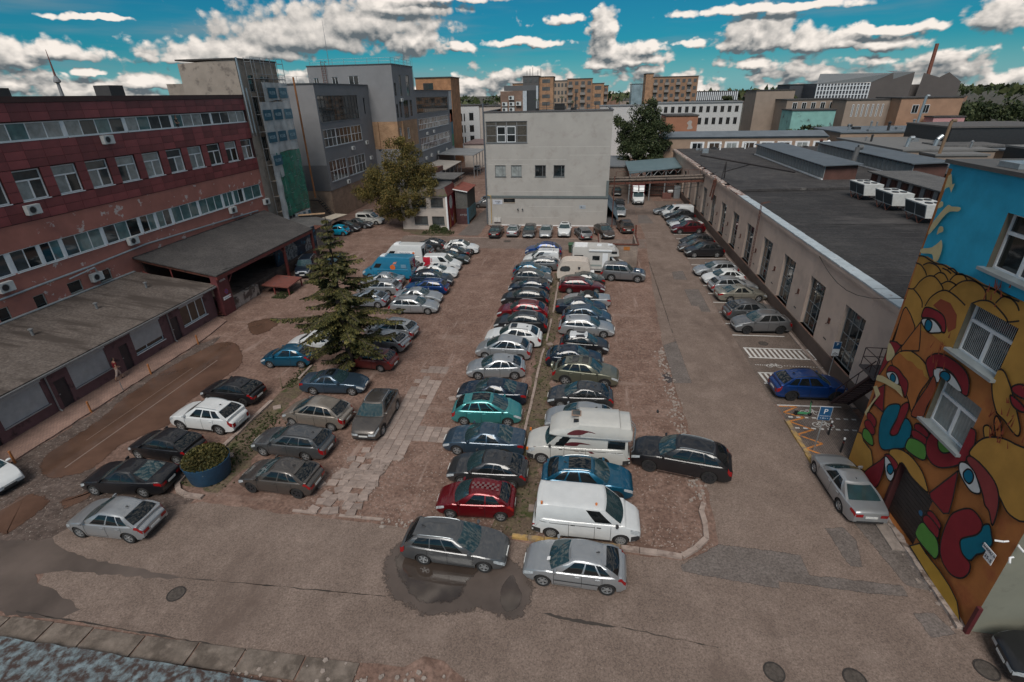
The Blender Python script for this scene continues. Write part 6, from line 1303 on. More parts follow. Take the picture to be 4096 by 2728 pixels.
for i, (x, z) in enumerate(((-13.6, 16.55), (-12.45, 16.55), (-11.35, 16.6), (-12.5, 17.45), (-13.6, 15.75), (-12.45, 15.75))): ac_unit(FPr, x, z, ('left of the middle row', 'centre of the middle row', 'right of the middle row', 'alone in the top row', 'left in the bottom row', 'right in the bottom row')[i] + ' on the brick plant room: air conditioner', .95, 'air conditioners on the plant room')
tf = thing('roof_fence', 'thin dark fence with a black screen on the white building roof', 'railing', (-3, 84, 15.75))
for i in range(8): part('post', MB().tube((-7.6 + i * 1.2, 83, 15.75), (-7.6 + i * 1.2, 83, 16.95), .035, 5), darkm, tf)
for z in (16.9, 16.4): part('rail', MB().tube((-7.6, 83, z), (.8, 83, z), .025, 5), darkm, tf)
part('screen', MB().box(-5.2, 82.98, 16.0, -3.7, 83.02, 16.9), black, tf)
one('roof_speaker_pole', MB().box(-2.35, 82.6, 15.75, -1.95, 83, 16.4).tube((-2.1, 82.8, 15.75), (-2.1, 82.8, 18.4), .08, 8), darkm, 'dark pole standing on the white building roof', 'pole')
for x, y, h_, l in ((-7.9, 84, 2.0, 'potted palm by the fence post on the white roof'), (-4.6, 92, 2.3, 'slim palm on the white roof behind the black screen'), (-2.6, 85, 1.5, 'small potted shrub beside the dark roof pole')):
    t = thing('potted_palm', l, 'plant', (x, y, 15.75)); part('trunk', MB().tube((x, y, 15.75), (x, y, 15.75 + h_ * .75), .07, 6), plain('palm_trunk', (.09, .065, .045), .9), t); c = MB()
    for i in range(16):
        a = i * 2.4; e = wr.uniform(.2, .9); L_ = .65; c.face([(x, y, 15.75 + h_ * .75), (x + L_ * .6 * math.cos(a) - .05 * math.sin(a), y + L_ * .6 * math.sin(a) + .05 * math.cos(a), 15.75 + h_ * .75 + e * .45), (x + L_ * math.cos(a), y + L_ * math.sin(a), 15.75 + h_ * .75 + e * .3 - .1), (x + L_ * .6 * math.cos(a) + .05 * math.sin(a), y + L_ * .6 * math.sin(a) - .05 * math.cos(a), 15.75 + h_ * .75 + e * .45)])
    part('fronds', c, plain('palm_green', (.04, .06, .025), .6), t); part('pot', MB().lathe([(.2, 0), (.28, .5), (.24, .5), (.001, .46)], 12, 'z', (x, y, 15.75)), darkm, t)
bs = thing('metal_lean_to', 'blue grey sheet metal lean-to roof at the right side of the white building', 'lean-to', (4.2, 84, 0)); part('roof', MB().hexa([(3.25, 78.2, 3.0), (4.9, 77.0, 1.0), (5.1, 90.5, 1.0), (3.25, 90.5, 3.0), (3.25, 78.2, 3.08), (4.9, 77.0, 1.08), (5.1, 90.5, 1.08), (3.25, 90.5, 3.08)]), plain('blue_sheet', (.13, .19, .23), .45, .2, .15, 2), bs)
for i in range(7): part('seam', MB().hexa([(3.25, 78.4 + i * 1.9, 3.08), (4.92 + i * .02, 77.3 + i * 2.1, 1.08), (4.92 + i * .02, 77.36 + i * 2.1, 1.08), (3.25, 78.46 + i * 1.9, 3.08), (3.25, 78.4 + i * 1.9, 3.11), (4.92 + i * .02, 77.3 + i * 2.1, 1.11), (4.92 + i * .02, 77.36 + i * 2.1, 1.11), (3.25, 78.46 + i * 1.9, 3.11)]), plain('seam_dark', (.06, .09, .11), .5), bs)
part('wall', MB().box(3.26, 78.4, 0, 4.7, 90.3, 1.0), GRYD, bs)
one('utility_pole', MB().tube((4.0, 76.8, 0), (3.95, 76.8, 7.4), .07, 8), rust, 'thin brown pole in front of the blue sheet metal roof', 'pole', sm=40)
# ---- small white house with red painted side, metal shed beside it
B10 = thing('small_house', 'small two storey white house with a red painted end wall', 'house', (-23.5, 77, 0)); FH = Fac((0, 74.15), (1, 0), (0, -1)); FHx = Fac((-20.35, 0), (0, 1), (1, 0))
hw = [(-22.85, -20.95, 3.35, 4.7), (-22.85, -20.95, .75, 1.98), (-25.8, -23.6, 3.3, 4.7), (-25.6, -23.5, .75, 2.0)]
HSW = plain('cream_wall', (.44, .385, .345), .85, 0, .1, 1, .3); q = MB(); wall(q, FH, -27.5, -20.35, 0, 4.95, hw, .2); part('wall', q, HSW, B10)
q = MB(); wall(q, FHx, 74.15, 79.3, 0, 4.95); part('red_wall', q, plain('crimson_wall', (.20, .012, .02), .7, 0, .15, 1), B10)
for i, h_ in enumerate(hw): window(FH, *h_, B10, (.5,), (), .06, .15, darkm, [GL[3]], True)
part('roof', MB().box(-27.6, 74.6, 5.85, -20.7, 84, 5.97), rooffelt, B10); part('upper_wall', MB().box(-27, 79.5, 5.97, -20.8, 84, 6.6), GRYD, B10); part('upper_roof', MB().box(-27.3, 79.2, 6.6, -20.2, 86, 6.72), rooffelt, B10)
q = MB()
for i in range(14): q.obox((-20.42, 74.2 + i * .36, 5.55), .09, .33, 1.2, 0, 0)
for i in range(14): part('roof_tile_panel', MB().hexa([(-20.25, 74.1 + i * .37, 4.95), (-20.2, 74.1 + i * .37, 4.95), (-20.2, 74.45 + i * .37, 4.95), (-20.25, 74.45 + i * .37, 4.95), (-20.6, 74.1 + i * .37, 6.2), (-20.55, 74.1 + i * .37, 6.22), (-20.55, 74.45 + i * .37, 6.22), (-20.6, 74.45 + i * .37, 6.2)]), redpaint, B10)
part('front_roof_edge', MB().hexa([(-27.5, 73.9, 4.97), (-20.2, 73.9, 4.97), (-20.4, 74.2, 4.97), (-27.5, 74.2, 4.97), (-27.5, 74.5, 5.9), (-20.5, 74.5, 5.9), (-20.5, 74.62, 5.9), (-27.5, 74.62, 5.9)]), plain('roof_edge_grey', (.10, .075, .06), .8, dirt=((.07, .075, .03), 1.5, .5, .6)), B10); part('corner_post', MB().box(-20.55, 73.98, 0, -20.3, 74.14, 4.95), WHT, B10)
fpoly(FHx, 'painted_oval', [(76.3 + .95 * math.cos(a * math.tau / 20), 3.75 + 1.0 * math.sin(a * math.tau / 20)) for a in range(20)], .012, plain('oval_pale', (.45, .45, .44), .7, 0, .3, 4), B10)
for k, (a, b) in enumerate(((75.0, 1.6), (78.2, 1.5), (77.4, 1.0))): fpoly(FHx, 'flame_streak', crom([(a, .2), (a + .3, b), (a + .1, b + 1.4), (a + .45, b + .8), (a + .55, .3)], 3), .010 + k * .001, plain('flame_ochre', (.45, .2, .05), .7), B10)
fpoly(FHx, 'painted_bird', [(75.9, 1.9), (76.5, 1.3), (76.9, 1.2), (77.6, 2.0), (77.3, 1.2), (76.9, .7), (76.5, .9)], .015, HSW, B10)
B11 = thing('metal_shed', 'tall corrugated metal shed with a rusty red roof, blue lower boards', 'shed', (-19.1, 81, 0))
for x0, y0, x1, y1 in ((-20.0, 78.0, -18.2, 78.04),):
    for i in range(9): part('wall_sheet', MB().box(x0 + i * .2, 78.0, 2.4, x0 + i * .2 + .18, 78.06, 5.1 - i * .03), plain('corrugated', (.13, .125, .115), .6, .3, .2, 3), B11)
    for i in range(9): part('wall_sheet', MB().box(x0 + i * .2, 78.0, 0, x0 + i * .2 + .18, 78.06, 2.36), plain('door_maroon', (.075, .03, .03), .7, 0, .3, 2), B11)
for i in range(14): part('wall_sheet', MB().box(-18.22, 78.1 + i * .41, 2.2 if i else 0, -18.16, 78.1 + i * .41 + .38, 4.95), MAT['corrugated'], B11)
part('blue_board', MB().box(-18.15, 78.5, .4, -18.1, 83.8, 2.35), plain('pale_blue_board', (.14, .27, .31), .7, 0, .15, 1.5, dirt=((.12, .08, .05), 1.2, .58, .66)), B11); part('corner_post', MB().box(-18.3, 77.96, 0, -18.05, 78.3, 2.5), plain('post_blue', (.03, .1, .16), .6), B11); part('core', MB().box(-19.9, 78.1, 0, -18.25, 83.9, 4.85), darkm, B11)
part('roof', MB().hexa([(-20.3, 77.8, 5.35), (-18.0, 77.7, 4.95), (-18.0, 84.2, 4.95), (-20.3, 84.2, 5.5), (-20.3, 77.8, 5.42), (-18.0, 77.7, 5.02), (-18.0, 84.2, 5.02), (-20.3, 84.2, 5.57)]), plain('rust_roof', (.22, .065, .045), .7, 0, .2, 1.5), B11); part('fascia', MB().hexa([(-20.3, 77.66, 5.3), (-18.0, 77.6, 4.9), (-18.0, 77.68, 4.9), (-20.3, 77.75, 5.3), (-20.3, 77.66, 5.43), (-18.0, 77.6, 5.03), (-18.0, 77.68, 5.03), (-20.3, 77.75, 5.43)]), WHT, B11)
gb = MB(); r9 = random.Random(3)
for i in range(5): part('graffiti_stroke', MB().box(-19.4 + i * .22, 77.985, 1.35 + r9.uniform(-.1, .1), -19.25 + i * .22, 77.995, 1.5 + r9.uniform(0, .1)), plain('graffiti_grey', (.2, .18, .18), .7), B11)
# ---- carports and yard behind
for k, (x0, x1, y0, y1, z, cm, l) in enumerate(((-35.6, -29.8, 109.6, 124.5, 4.0, (.33, .30, .27), 'pale flat carport roof behind the small house'), (-35.9, -27.0, 125.5, 141, 5.2, (.20, .205, .21), 'grey carport roof farther back along the grey wing'))):
    t = thing('carport', l, 'carport', ((x0 + x1) / 2, (y0 + y1) / 2, 0)); part('roof', MB().hexa([(x0, y0, z + .3), (x1, y0, z), (x1, y1, z), (x0, y1, z + .3), (x0, y0, z + .45), (x1, y0, z + .15), (x1, y1, z + .15), (x0, y1, z + .45)]), plain('carport_%d' % k, cm, .8, 0, .15, .4), t)
    for i in range(5): part('post', MB().box(x1 - .25, y0 + .3 + i * (y1 - y0 - .6) / 4, 0, x1 - .1, y0 + .45 + i * (y1 - y0 - .6) / 4, z), steel, t)
    part('back_wall', MB().box(x0, y0 + .2, 0, x0 + .2, y1, z), GRYD, t)
pc = thing('painted_shed', 'pale blue wall with a red emblem beside the carport', 'shed', (-33, 104, 0)); part('wall', MB().box(-35.5, 103.6, 0, -30.3, 108.5, 4.2), plain('pale_blue_wall', (.36, .41, .44), .7), pc); part('roof', MB().hexa([(-35.7, 103.4, 4.2), (-30.1, 103.4, 4.2), (-30.1, 108.7, 4.2), (-35.7, 108.7, 4.2), (-35.7, 103.4, 4.5), (-30.1, 103.4, 5.1), (-30.1, 108.7, 5.1), (-35.7, 108.7, 4.5)]), plain('brown_tin', (.13, .06, .045), .7), pc); part('emblem', MB().box(-32.3, 103.57, 2.2, -30.9, 103.59, 3.0), plain('emblem_red', (.3, .02, .025), .6), pc)
def block(name, label, cat, x0, x1, y0, y1, z1, mat, roofm=None, z0=0, wins=None, wm=None, lip=.2, sides=True):
    """far building: wall box, roof slab, windows as separate parts on the face towards the yard"""
    t = thing(name, label, cat, ((x0 + x1) / 2, (y0 + y1) / 2, z0)); part('wall', MB().box(x0, y0, z0, x1, y1, z1), mat, t); part('roof', MB().box(x0 - lip, y0 - lip, z1, x1 + lip, y1, z1 + .25), roofm or roofblack, t)
    if wins:
        for (a0, a1, n, zb, zt, wf) in wins:
            wd = (a1 - a0) / n; ww = wd * wf
            me = MB().box(0, 0, 0, ww, .12, zt - zb).mesh('window', wm or white); pm2 = MB().box(.09, -.02, .09, ww / 2 - .03, .005, zt - zb - .09).box(ww / 2 + .03, -.02, .09, ww - .09, .005, zt - zb - .09).mesh('pane', GL[0]); 
            for i in range(n):
                o = obj('window', me, t); o.location = Vector((a0 + i * wd + (wd - ww) / 2, y0 - .05, zb)) - t.location; obj('pane', pm2, o)
    return t
block('mauve_roof_hall', 'low hall with a mauve roof behind the carports', 'hall', -34, -16, 146, 162, 6.0, HSW, plain('mauve_roof', (.16, .11, .105), .85))
block('white_rear_house', 'white three storey house beyond the mauve roof', 'building', -43, -34.5, 172, 186, 15.2, plain('far_white', (.5, .5, .5), .85), None, 0, [(-38.3, -36, 1, 11, 13.2, .6), (-38.3, -36, 1, 7.6, 9.6, .6), (-38.3, -36, 1, 4.5, 6.5, .6), (-42.5, -39, 4, 10.8, 13, .45), (-42.5, -39, 4, 7.4, 9.6, .45), (-42.5, -39, 4, 4.2, 6.2, .45)], darkm)
block('cream_rear_house', 'cream house wing behind the white building on its left', 'building', -34.4, -20, 172, 190, 14.9, HSW, None, 0, [(-33.5, -31, 1, 11, 13, .6), (-33.5, -31, 1, 6, 9, .6)], darkm)
block('orange_rooftop', 'orange brick rooftop behind the grey wing', 'building', -47.5, -37.6, 150, 160, 22.6, brick_mat('orange_brick', (.36, .17, .08), (.40, .2, .1), (.25, .14, .08), .6, .2), None, 0, [(-46, -42, 1, 19.8, 21.4, .7)], plain('brown_frame', (.05, .045, .042), .5))
block('side_building', 'brownish low building at the left side of the white building', 'building', -15.9, -15.2, 84, 100, 6.8, plain('tan_side', (.2, .155, .13), .85), plain('mauve_roof', (.16, .11, .105), .85))
# ---- hall on the right
HALL = plain('hall_plaster', (.60, .465, .385), .88, 0, .1, .45, .3, bump=.2, dirt=((.52, .40, .335), .6, .5, .65)); PLI = plain('hall_plinth', (.13, .095, .08), .9, 0, .15, 1, .3, bump=.2)
HROOF = ground_mat('hall_bitumen', [(.026, .024, .025), (.042, .04, .04), (.06, .056, .055)], ((.11, .1, .1), .68, .76), .9, .35, 6, .1, .5, stain=[((.085, .078, .076), .22, .56, .68, (.35, 1, 1)), ((.022, .02, .02), .5, .58, .66, (.2, 1.4, 1))], seed=4.)
HROOF2 = ground_mat('hall_bitumen_old', [(.04, .037, .038), (.06, .056, .056), (.085, .078, .076)], ((.16, .15, .14), .66, .74), .9, .4, 6, .15, .6, stain=[((.2, .185, .17), .3, .64, .72, (1, .5, 1))], seed=14.)
B12 = thing('long_hall', 'long low workshop hall with tall steel windows and a black bitumen roof', 'hall', (35, 65, 0)); FHl = Fac((17.7, 0), (0, 1), (-1, 0))
hh = [(31.75 + 6.05 * i, 34.55 + 6.05 * i, 1.12, 5.1) for i in range(-1, 14)]
q = MB(); wall(q, FHl, 24.12, 116, 1.05, 7.2, hh, .35); part('wall', q, HALL, B12); part('plinth', MB().box(17.6, 24.12, 0, 17.9, 116, 1.05), PLI, B12)
q = MB(); q.face([(17.7, 116, 0), (60, 116, 0), (60, 116, 7.2), (17.7, 116, 7.2)]); part('end_wall', q, HALL, B12)
part('roof', MB().hexa([(18.2, 24.2, 6.9), (62, 24.2, 7.5), (62, 67.5, 7.5), (18.2, 67.5, 6.9), (18.2, 24.2, 7.05), (62, 24.2, 7.65), (62, 67.5, 7.65), (18.2, 67.5, 7.05)]), HROOF, B12); part('upper_roof', MB().hexa([(18.2, 66.2, 7.1), (62, 70, 7.6), (62, 116, 7.6), (18.2, 116, 7.1), (18.2, 66.2, 7.35), (62, 70, 7.85), (62, 116, 7.85), (18.2, 116, 7.35)]), HROOF2, B12)
part('cornice', MB().box(17.55, 24.12, 6.75, 17.7, 116, 6.95), HALL, B12); part('cornice', MB().box(17.47, 24.12, 6.95, 17.7, 116, 7.2), HALL, B12)
COP = plain('coping_pale', (.42, .47, .50), .5, 0, .15, 1.2, dirt=((.25, .2, .18), 2, .6, .7)); COPR = plain('coping_broken', (.42, .36, .33), .8, 0, .3, 3, dirt=((.16, .07, .05), 2.5, .48, .56))
for i in range(62):
    y = 24.2 + i * 1.48
    if y < 66 or wr.random() < .85: part('coping_tile', MB().obox((17.86 + (0 if y < 66 else wr.uniform(-.05, .05)), y + .73, 7.24 + wr.uniform(-.01, .015)), .84 if y < 66 else .7, 1.42 if y < 66 else wr.uniform(1, 1.4), .09, wr.uniform(-.015, .015)), COP if y < 62 else COPR, B12)
FRM = plain('steel_window_grey', (.22, .225, .225), .6)
for h_ in hh:
    window(FHl, *h_, B12, (.34, .67), (.25, .5, .76), .07, .28, FRM, None, plain('brick_sill', (.28, .16, .12), .9, 0, .3, 6), h_[0] < 80, bars=.055, wt=(0, 0, 3, 0, 5))
for i in range(9): 
    y = 36.1 + 6.05 * i; q = FHl.box(MB(), y - .14, y + .14, 3.0, 3.4, .0, .05); q.path([FHl.pt(y - .1, 3.1, .06), FHl.pt(y + .2, 2.9, .12)], .03); part('rusty_bracket', q, rust, B12)
    part('vent_slot', FHl.box(MB(), y - .25, y + .2, 1.75, 1.85, .0, .01), darkm, B12)
for i in range(26):
    y = 25.2 + i * 1.62; part('felt_seam', MB().hexa([(18.3, y, 7.045), (55, y + wr.uniform(-.1, .1), 7.545), (55, y + .09, 7.545), (18.3, y + .09, 7.045), (18.3, y, 7.066), (55, y, 7.566), (55, y + .09, 7.566), (18.3, y + .09, 7.066)]), HROOF2, B12)
# roof lanterns, units, pipes on the hall
def lantern(x0, x1, y0, y1, z0, z1, label, n):
    t = thing('roof_lantern', label, 'roof lantern', ((x0 + x1) / 2, (y0 + y1) / 2, z0), 0, 'long glazed roof lanterns on the hall'); part('wall', MB().box(x0 + .1, y0 + .1, z0, x1, y1, z1 - .1), plain('lantern_brown', (.10, .045, .035), .8, 0, .25, 1), t); part('roof', MB().hexa([(x0 - .4, y0 - .5, z1 - .1), (x1 + .3, y0 - .5, z1 + .1), (x1 + .3, y1, z1 + .1), (x0 - .4, y1, z1 - .1), (x0 - .4, y0 - .5, z1 + .02), (x1 + .3, y0 - .5, z1 + .22), (x1 + .3, y1, z1 + .22), (x0 - .4, y1, z1 + .02)]), plain('lantern_roof', (.10, .115, .13), .6, 0, .15, .5), t); part('sill', MB().box(x0 - .1, y0, z0 + .1, x0 + .1, y1, z0 + .35), WHT, t)
    st_ = (y1 - y0) / n
    me = MB().box(0, 0, 0, .04, st_ - .16, z1 - z0 - .7).mesh('pane', GL[2])
    for i in range(n): o = obj('pane', me, t); o.location = Vector((x0 + .04, y0 + i * st_ + .08, z0 + .4)) - t.location; part('mullion', MB().box(x0 + .02, y0 + i * st_ - .06, z0 + .36, x0 + .1, y0 + i * st_ + .06, z1 - .12), FRM, t)
lantern(30.2, 34.2, 73, 103, 7.3, 9.3, 'long glazed roof lantern nearest on the hall roof', 26); lantern(40.5, 44.5, 73, 103, 7.4, 9.5, 'glazed roof lantern behind another one on the hall roof', 24)
t = thing('roof_lantern', 'low roof lantern with rusty panels behind the white roof units', 'roof lantern', (37, 60, 7.3)); part('body', MB().box(35, 46, 7.2, 39.5, 71, 8.7), plain('lantern_brown', (.1, .045, .035), .8), t); part('roof', MB().box(34.5, 45.8, 8.7, 40, 71.2, 8.85), rooffelt, t)
for i in range(22): part('panel', MB().box(34.94, 46.2 + i * 1.12, 7.5, 34.99, 46.9 + i * 1.12, 8.55), rust if i % 2 else steel, t)
for k, (x, y, l) in enumerate(((30.3, 50.7, 'white roof cooling unit nearest the mural building'), (30.3, 56.2, 'white roof cooling unit in the middle of three'), (30.2, 61.7, 'white roof cooling unit farthest of three'))):
    t = thing('cooling_unit', l, 'cooling unit', (x, y, 7.2), 0, 'white cooling units on the hall roof'); t.scale = (.8, .95, .72); z = 8.0
    part('casing', MB().hexa([(x - 1.0, y - 1.7, z), (x + 1.1, y - 1.7, z), (x + 1.1, y + 1.7, z), (x - 1.0, y + 1.7, z), (x - 1.3, y - 1.8, z + 1.6), (x + 1.1, y - 1.8, z + 1.6), (x + 1.1, y + 1.8, z + 1.6), (x - 1.3, y + 1.8, z + 1.6)]), plain('unit_white', (.55, .55, .53), .5), t)
    for s_ in (-1, 1): part('louvre', MB().hexa([(x - 1.05, y + s_ * .85 - .75, z + .12), (x - .9, y + s_ * .85 - .75, z + .12), (x - .9, y + s_ * .85 + .75, z + .12), (x - 1.05, y + s_ * .85 + .75, z + .12), (x - 1.32, y + s_ * .85 - .78, z + 1.45), (x - 1.1, y + s_ * .85 - .78, z + 1.45), (x - 1.1, y + s_ * .85 + .78, z + 1.45), (x - 1.32, y + s_ * .85 + .78, z + 1.45)]), plain('louvre_dark', (.04, .05, .055), .5), t)
    for a, b in (((-1, -1.5), (-1, -.2)), ((-1, .2), (-1, 1.5)), ((1, -1.5), (1, 1.5))): part('stand', MB().path([(x + a[0], y + a[1], z), (x + a[0], (y * 2 + a[1] + b[1]) / 2, 7.15), (x + b[0], y + b[1], z)], .06), rust, t)
    for i in range(4): part('fan_guard', MB().lathe([(.36, 0), (.36, .1), (.001, .1)], 14, 'z', (x + (i % 2) * .9 - .5, y + (i // 2) * 1.6 - .8, z + 1.6)), darkm, t)
q = MB().path([(15.9, 62, 9.7), (15.9, 62, 9.7)], .05) if False else MB(); q.path([(18.0, 74.3, 7.3), (18.4, 74.6, 9.6)], .07).path([(18.6, 75.2, 7.3), (18.4, 74.6, 9.6)], .07).path([(15.6, 77.5, 10.1), (23.6, 64.5, 9.6)], .12).path([(18.2, 74.9, 8.2), (20.2, 70.4, 9.7)], .05); one('gantry_beam', q, plain('dark_iron', (.035, .03, .03), .6), 'dark steel gantry beam sticking out over the hall roof edge', 'gantry')
q = MB()
for y in (54.0, 54.35): q.path([(17.35, y, 1.4), (17.35, y, 8.0), (18.1, y, 8.2)], .03)
for i in range(20): q.tube((17.35, 54, 1.6 + i * .32), (17.35, 54.35, 1.6 + i * .32), .018, 5)
one('wall_ladder', q, rust, 'thin rusty ladder on the hall wall', 'ladder')
pb = thing('pipe_bridge', 'mossy pipe bridge crossing the alley from the white building to the hall', 'pipe bridge', (11, 84, 6)); 
for k, (dy, dz, r_) in enumerate(((0, 0, .22), (.5, .05, .18), (-.45, .1, .15), (.1, .4, .16))): part('pipe', MB().tube((3.3, 83 + dy, 5.8 + dz), (18.2, 83.6 + dy, 6.2 + dz), r_, 8), plain('lagged_pipe', (.19, .15, .125), .9, 0, .4, 3, dirt=((.06, .05, .045), 3, .5, .58)), pb)
part('girder', MB().hexa([(3.3, 82.5, 5.3), (18.2, 83.1, 5.7), (18.2, 83.25, 5.7), (3.3, 82.65, 5.3), (3.3, 82.5, 5.6), (18.2, 83.1, 6.0), (18.2, 83.25, 6.0), (3.3, 82.65, 5.6)]), rust, pb)
for i in range(8): part('rail_post', MB().tube((4.5 + i * 1.8, 83.6, 5.9 + i * .04), (4.5 + i * 1.8, 83.6, 7.1 + i * .04), .03, 5), rust, pb)
part('rail', MB().tube((4.5, 83.6, 7.1), (17.5, 84, 7.4), .025, 5), rust, pb)
for z in (.0, -.5): part('cable', MB().path([(3.3, 82.9, 5.4 + z), (8, 82.9, 4.9 + z), (13, 83, 5.0 + z), (17.6, 83.2, 5.6 + z)], .03), black, pb)
part('hanging_pipe', MB().path([(17.3, 74, 7.4), (17.2, 74.4, 4.6)], .12).path([(17.3, 75, 7.2), (17.1, 75.3, 4.9)], .1), rust, pb)
bc = thing('blue_canopy', 'blue grey sheet metal canopy across the alley end', 'canopy', (12, 104, 0)); part('roof', MB().hexa([(7.4, 95, 5.2), (17.6, 103, 5.2), (17.6, 112.5, 5.9), (7.2, 106, 5.9), (7.4, 95, 5.35), (17.6, 103, 5.35), (17.6, 112.5, 6.05), (7.2, 106, 6.05)]), plain('blue_grey_sheet', (.13, .19, .21), .5, .1, .12, .6), bc)
for x, y in ((7.6, 95.4), (11.5, 98.6), (14.5, 101)): part('post', MB().box(x - .1, y - .1, 0, x + .1, y + .1, 5.2), steel, bc)
for i in range(6): part('truss_bar', MB().tube((8 + i * 1.6, 95.6 + i * 1.25, 5.2), (8.8 + i * 1.6, 96.2 + i * 1.25, 4.4), .05, 5).tube((8.8 + i * 1.6, 96.2 + i * 1.25, 4.4), (9.6 + i * 1.6, 96.85 + i * 1.25, 5.2), .05, 5), steel, bc)
part('back_wall', MB().box(11.4, 106, 0, 17.6, 106.3, 5), darkm, bc)
fn = thing('lattice_gate', 'dark lattice gate and clutter under the pipe bridge', 'gate', (14, 102.4, 0))
for i in range(14): part('bar', MB().box(11.7 + i * .38, 102.3, 0, 11.76 + i * .38, 102.36, 3.1), rust, fn)
for z in (.3, 1.2, 2.1, 3.0): part('cross_bar', MB().box(11.7, 102.37, z, 16.9, 102.43, z + .1), rust, fn)
part('back_board', MB().box(11.7, 102.6, 0, 16.9, 102.7, 3.0), plain('dark_boards', (.06, .045, .04), .9, 0, .4, 2), fn)
one('wooden_crate', MB().box(14.2, 100.3, 0, 15.8, 101.3, 1.0).box(14.25, 100.28, .3, 15.75, 100.3, .4), plain('crate_brown', (.14, .06, .05), .8), 'brown crate of scrap at the lattice gate', 'crate'); one('foam_sheet', MB().obox((15.6, 100.7, 1.35), .9, .5, .3, .3, .3), WHT, 'white board lying on the brown crate', 'board'); one('metal_cabinet', MB().box(16.3, 100.6, 0, 17.4, 101.4, 2.3), galv, 'grey metal cabinet between the crate and the hall wall', 'cabinet')
block('grey_roof_house', 'low house with a grey roof left of the big dark tree', 'house', 3.6, 8.2, 106, 124, 5.0, plain('tan_side', (.2, .155, .13), .85), plain('blue_grey_roof', (.15, .16, .17), .7))
# brick bay with steel frame behind the motorhome
bb = thing('brick_bin_bay', 'low brick enclosure with a rusty steel frame behind the motorhome', 'enclosure', (4, 59, 0)); BK2 = brick_mat('bay_brick', (.235, .185, .155), (.27, .215, .18), (.15, .12, .105), .45, .15)
part('front_wall', MB().box(1.7, 57.7, 0, 6.1, 57.95, 2.6), BK2, bb); part('side_wall', MB().box(5.86, 57.96, 0, 6.1, 62.5, 2.6), BK2, bb); part('side_wall', MB().box(1.7, 57.96, 0, 1.92, 62.5, 2.6), BK2, bb)
part('top_rail', MB().box(1.6, 57.62, 2.6, 6.2, 57.78, 2.75), rust, bb); part('top_rail', MB().box(1.6, 57.79, 2.6, 1.76, 62.5, 2.75), rust, bb); part('top_rail', MB().box(6.04, 57.79, 2.6, 6.2, 62.5, 2.75), rust, bb); part('orange_sign', MB().box(4.5, 57.66, 2.0, 5.2, 57.69, 2.4), plain('sign_orange', (.35, .13, .03), .6), bb); part('corner_post', MB().box(6.05, 62.3, 0, 6.25, 62.5, 3.8), rust, bb)
def kayak(x, y, z, rz, ln, col, label):
    rows = []
    for i in range(11):
        s_ = i / 10 * 2 - 1; w_ = .36 * (1 - s_ * s_) ** .7 + .02; h_ = .34 * (1 - s_ ** 4) ** .5 + .02; rows.append([(math.cos(a) * w_, s_ * ln / 2, math.sin(a) * h_ * (1 if math.sin(a) < 0 else .5)) for a in [k * math.tau / 12 for k in range(12)]])
    m_ = MB().grid(rows, True); t = obj('kayak', m_.mesh('kayak', plain('kayak_' + label[:4], col, .4), 50, True), None, (x, y, z)); t.rotation_euler = (rad(64), rad(0), rz); return tag(t, label, 'kayak')
kayak(-.1, 60.4, 1.05, rad(100), 2.3, (.01, .24, .34), 'blue kayak propped up behind the motorhome'); kayak(1.0, 60.6, .95, rad(100), 2.1, (.16, .30, .12), 'pale green kayak leaning behind the motorhome')
wb_ = thing('wheelie_bin', 'dark green wheelie bin between the blue crossover and the motorhome', 'bin', (-1.57, 63.3, 0)); GRN = plain('bin_green', (.025, .05, .03), .5, 0, .2, 3)
part('body', MB().hexa([(-1.85, 63.05, .08), (-1.3, 63.05, .08), (-1.3, 63.6, .08), (-1.85, 63.6, .08), (-1.95, 62.95, 1.05), (-1.2, 62.95, 1.05), (-1.2, 63.7, 1.05), (-1.95, 63.7, 1.05)]), GRN, wb_); part('lid', MB().hexa([(-1.98, 62.9, 1.06), (-1.17, 62.9, 1.06), (-1.17, 63.74, 1.12), (-1.98, 63.74, 1.12), (-1.9, 63.0, 1.14), (-1.25, 63.0, 1.14), (-1.25, 63.74, 1.2), (-1.9, 63.74, 1.2)]), plain('lid_green', (.04, .10, .05), .5), wb_)
for x in (-1.85, -1.3): part('wheel', MB().lathe([(.1, -.03), (.1, .03), (.001, .03)], 12, 'z', (0, 0, 0)) if False else MB().tube((x - .04, 63.65, .1), (x + .04, 63.65, .1), .1, 12), black, wb_)
# ---- far roofs and buildings on the right
TAN = plain('tan_brick', (.33, .235, .175), .88, 0, .12, .5, .3); TAN2 = plain('tan_plaster', (.30, .235, .19), .88, 0, .12, .4, .3)
t = block('cream_long_house', 'long low tan house with white framed windows at the end of the hall roof', 'building', 15.8, 48, 118, 128, 9.2, TAN, plain('slate_roof', (.13, .15, .17), .6, 0, .15, .4))
part('roof_slope', MB().hexa([(15.5, 117.6, 9.45), (48, 117.6, 9.45), (48, 122, 9.45), (15.5, 122, 9.45), (15.5, 121, 10.3), (48, 121, 10.3), (48, 122, 10.3), (15.5, 122, 10.3)]), MAT['slate_roof'], t); F18 = Fac((0, 118), (1, 0), (0, -1))
for i in range(8):
    a = 21.3 + i * 3.45; part('window_surround', F18.box(F18.box(F18.box(MB(), a, a + 2.8, 8.3, 8.5, 0, .06), a, a + .35, 6.6, 8.3, 0, .06), a + 2.45, a + 2.8, 6.6, 8.3, 0, .06), WHT, t); o = part('window', F18.box(MB(), a + .36, a + 2.44, 6.85, 8.29, .0, .03), white, t); part('pane', F18.box(F18.box(MB(), a + .45, a + 1.35, 6.95, 8.2, .031, .036), a + 1.45, a + 2.35, 6.95, 8.2, .031, .036), GL[(0, 5, 2, 5)[i % 4]], o)
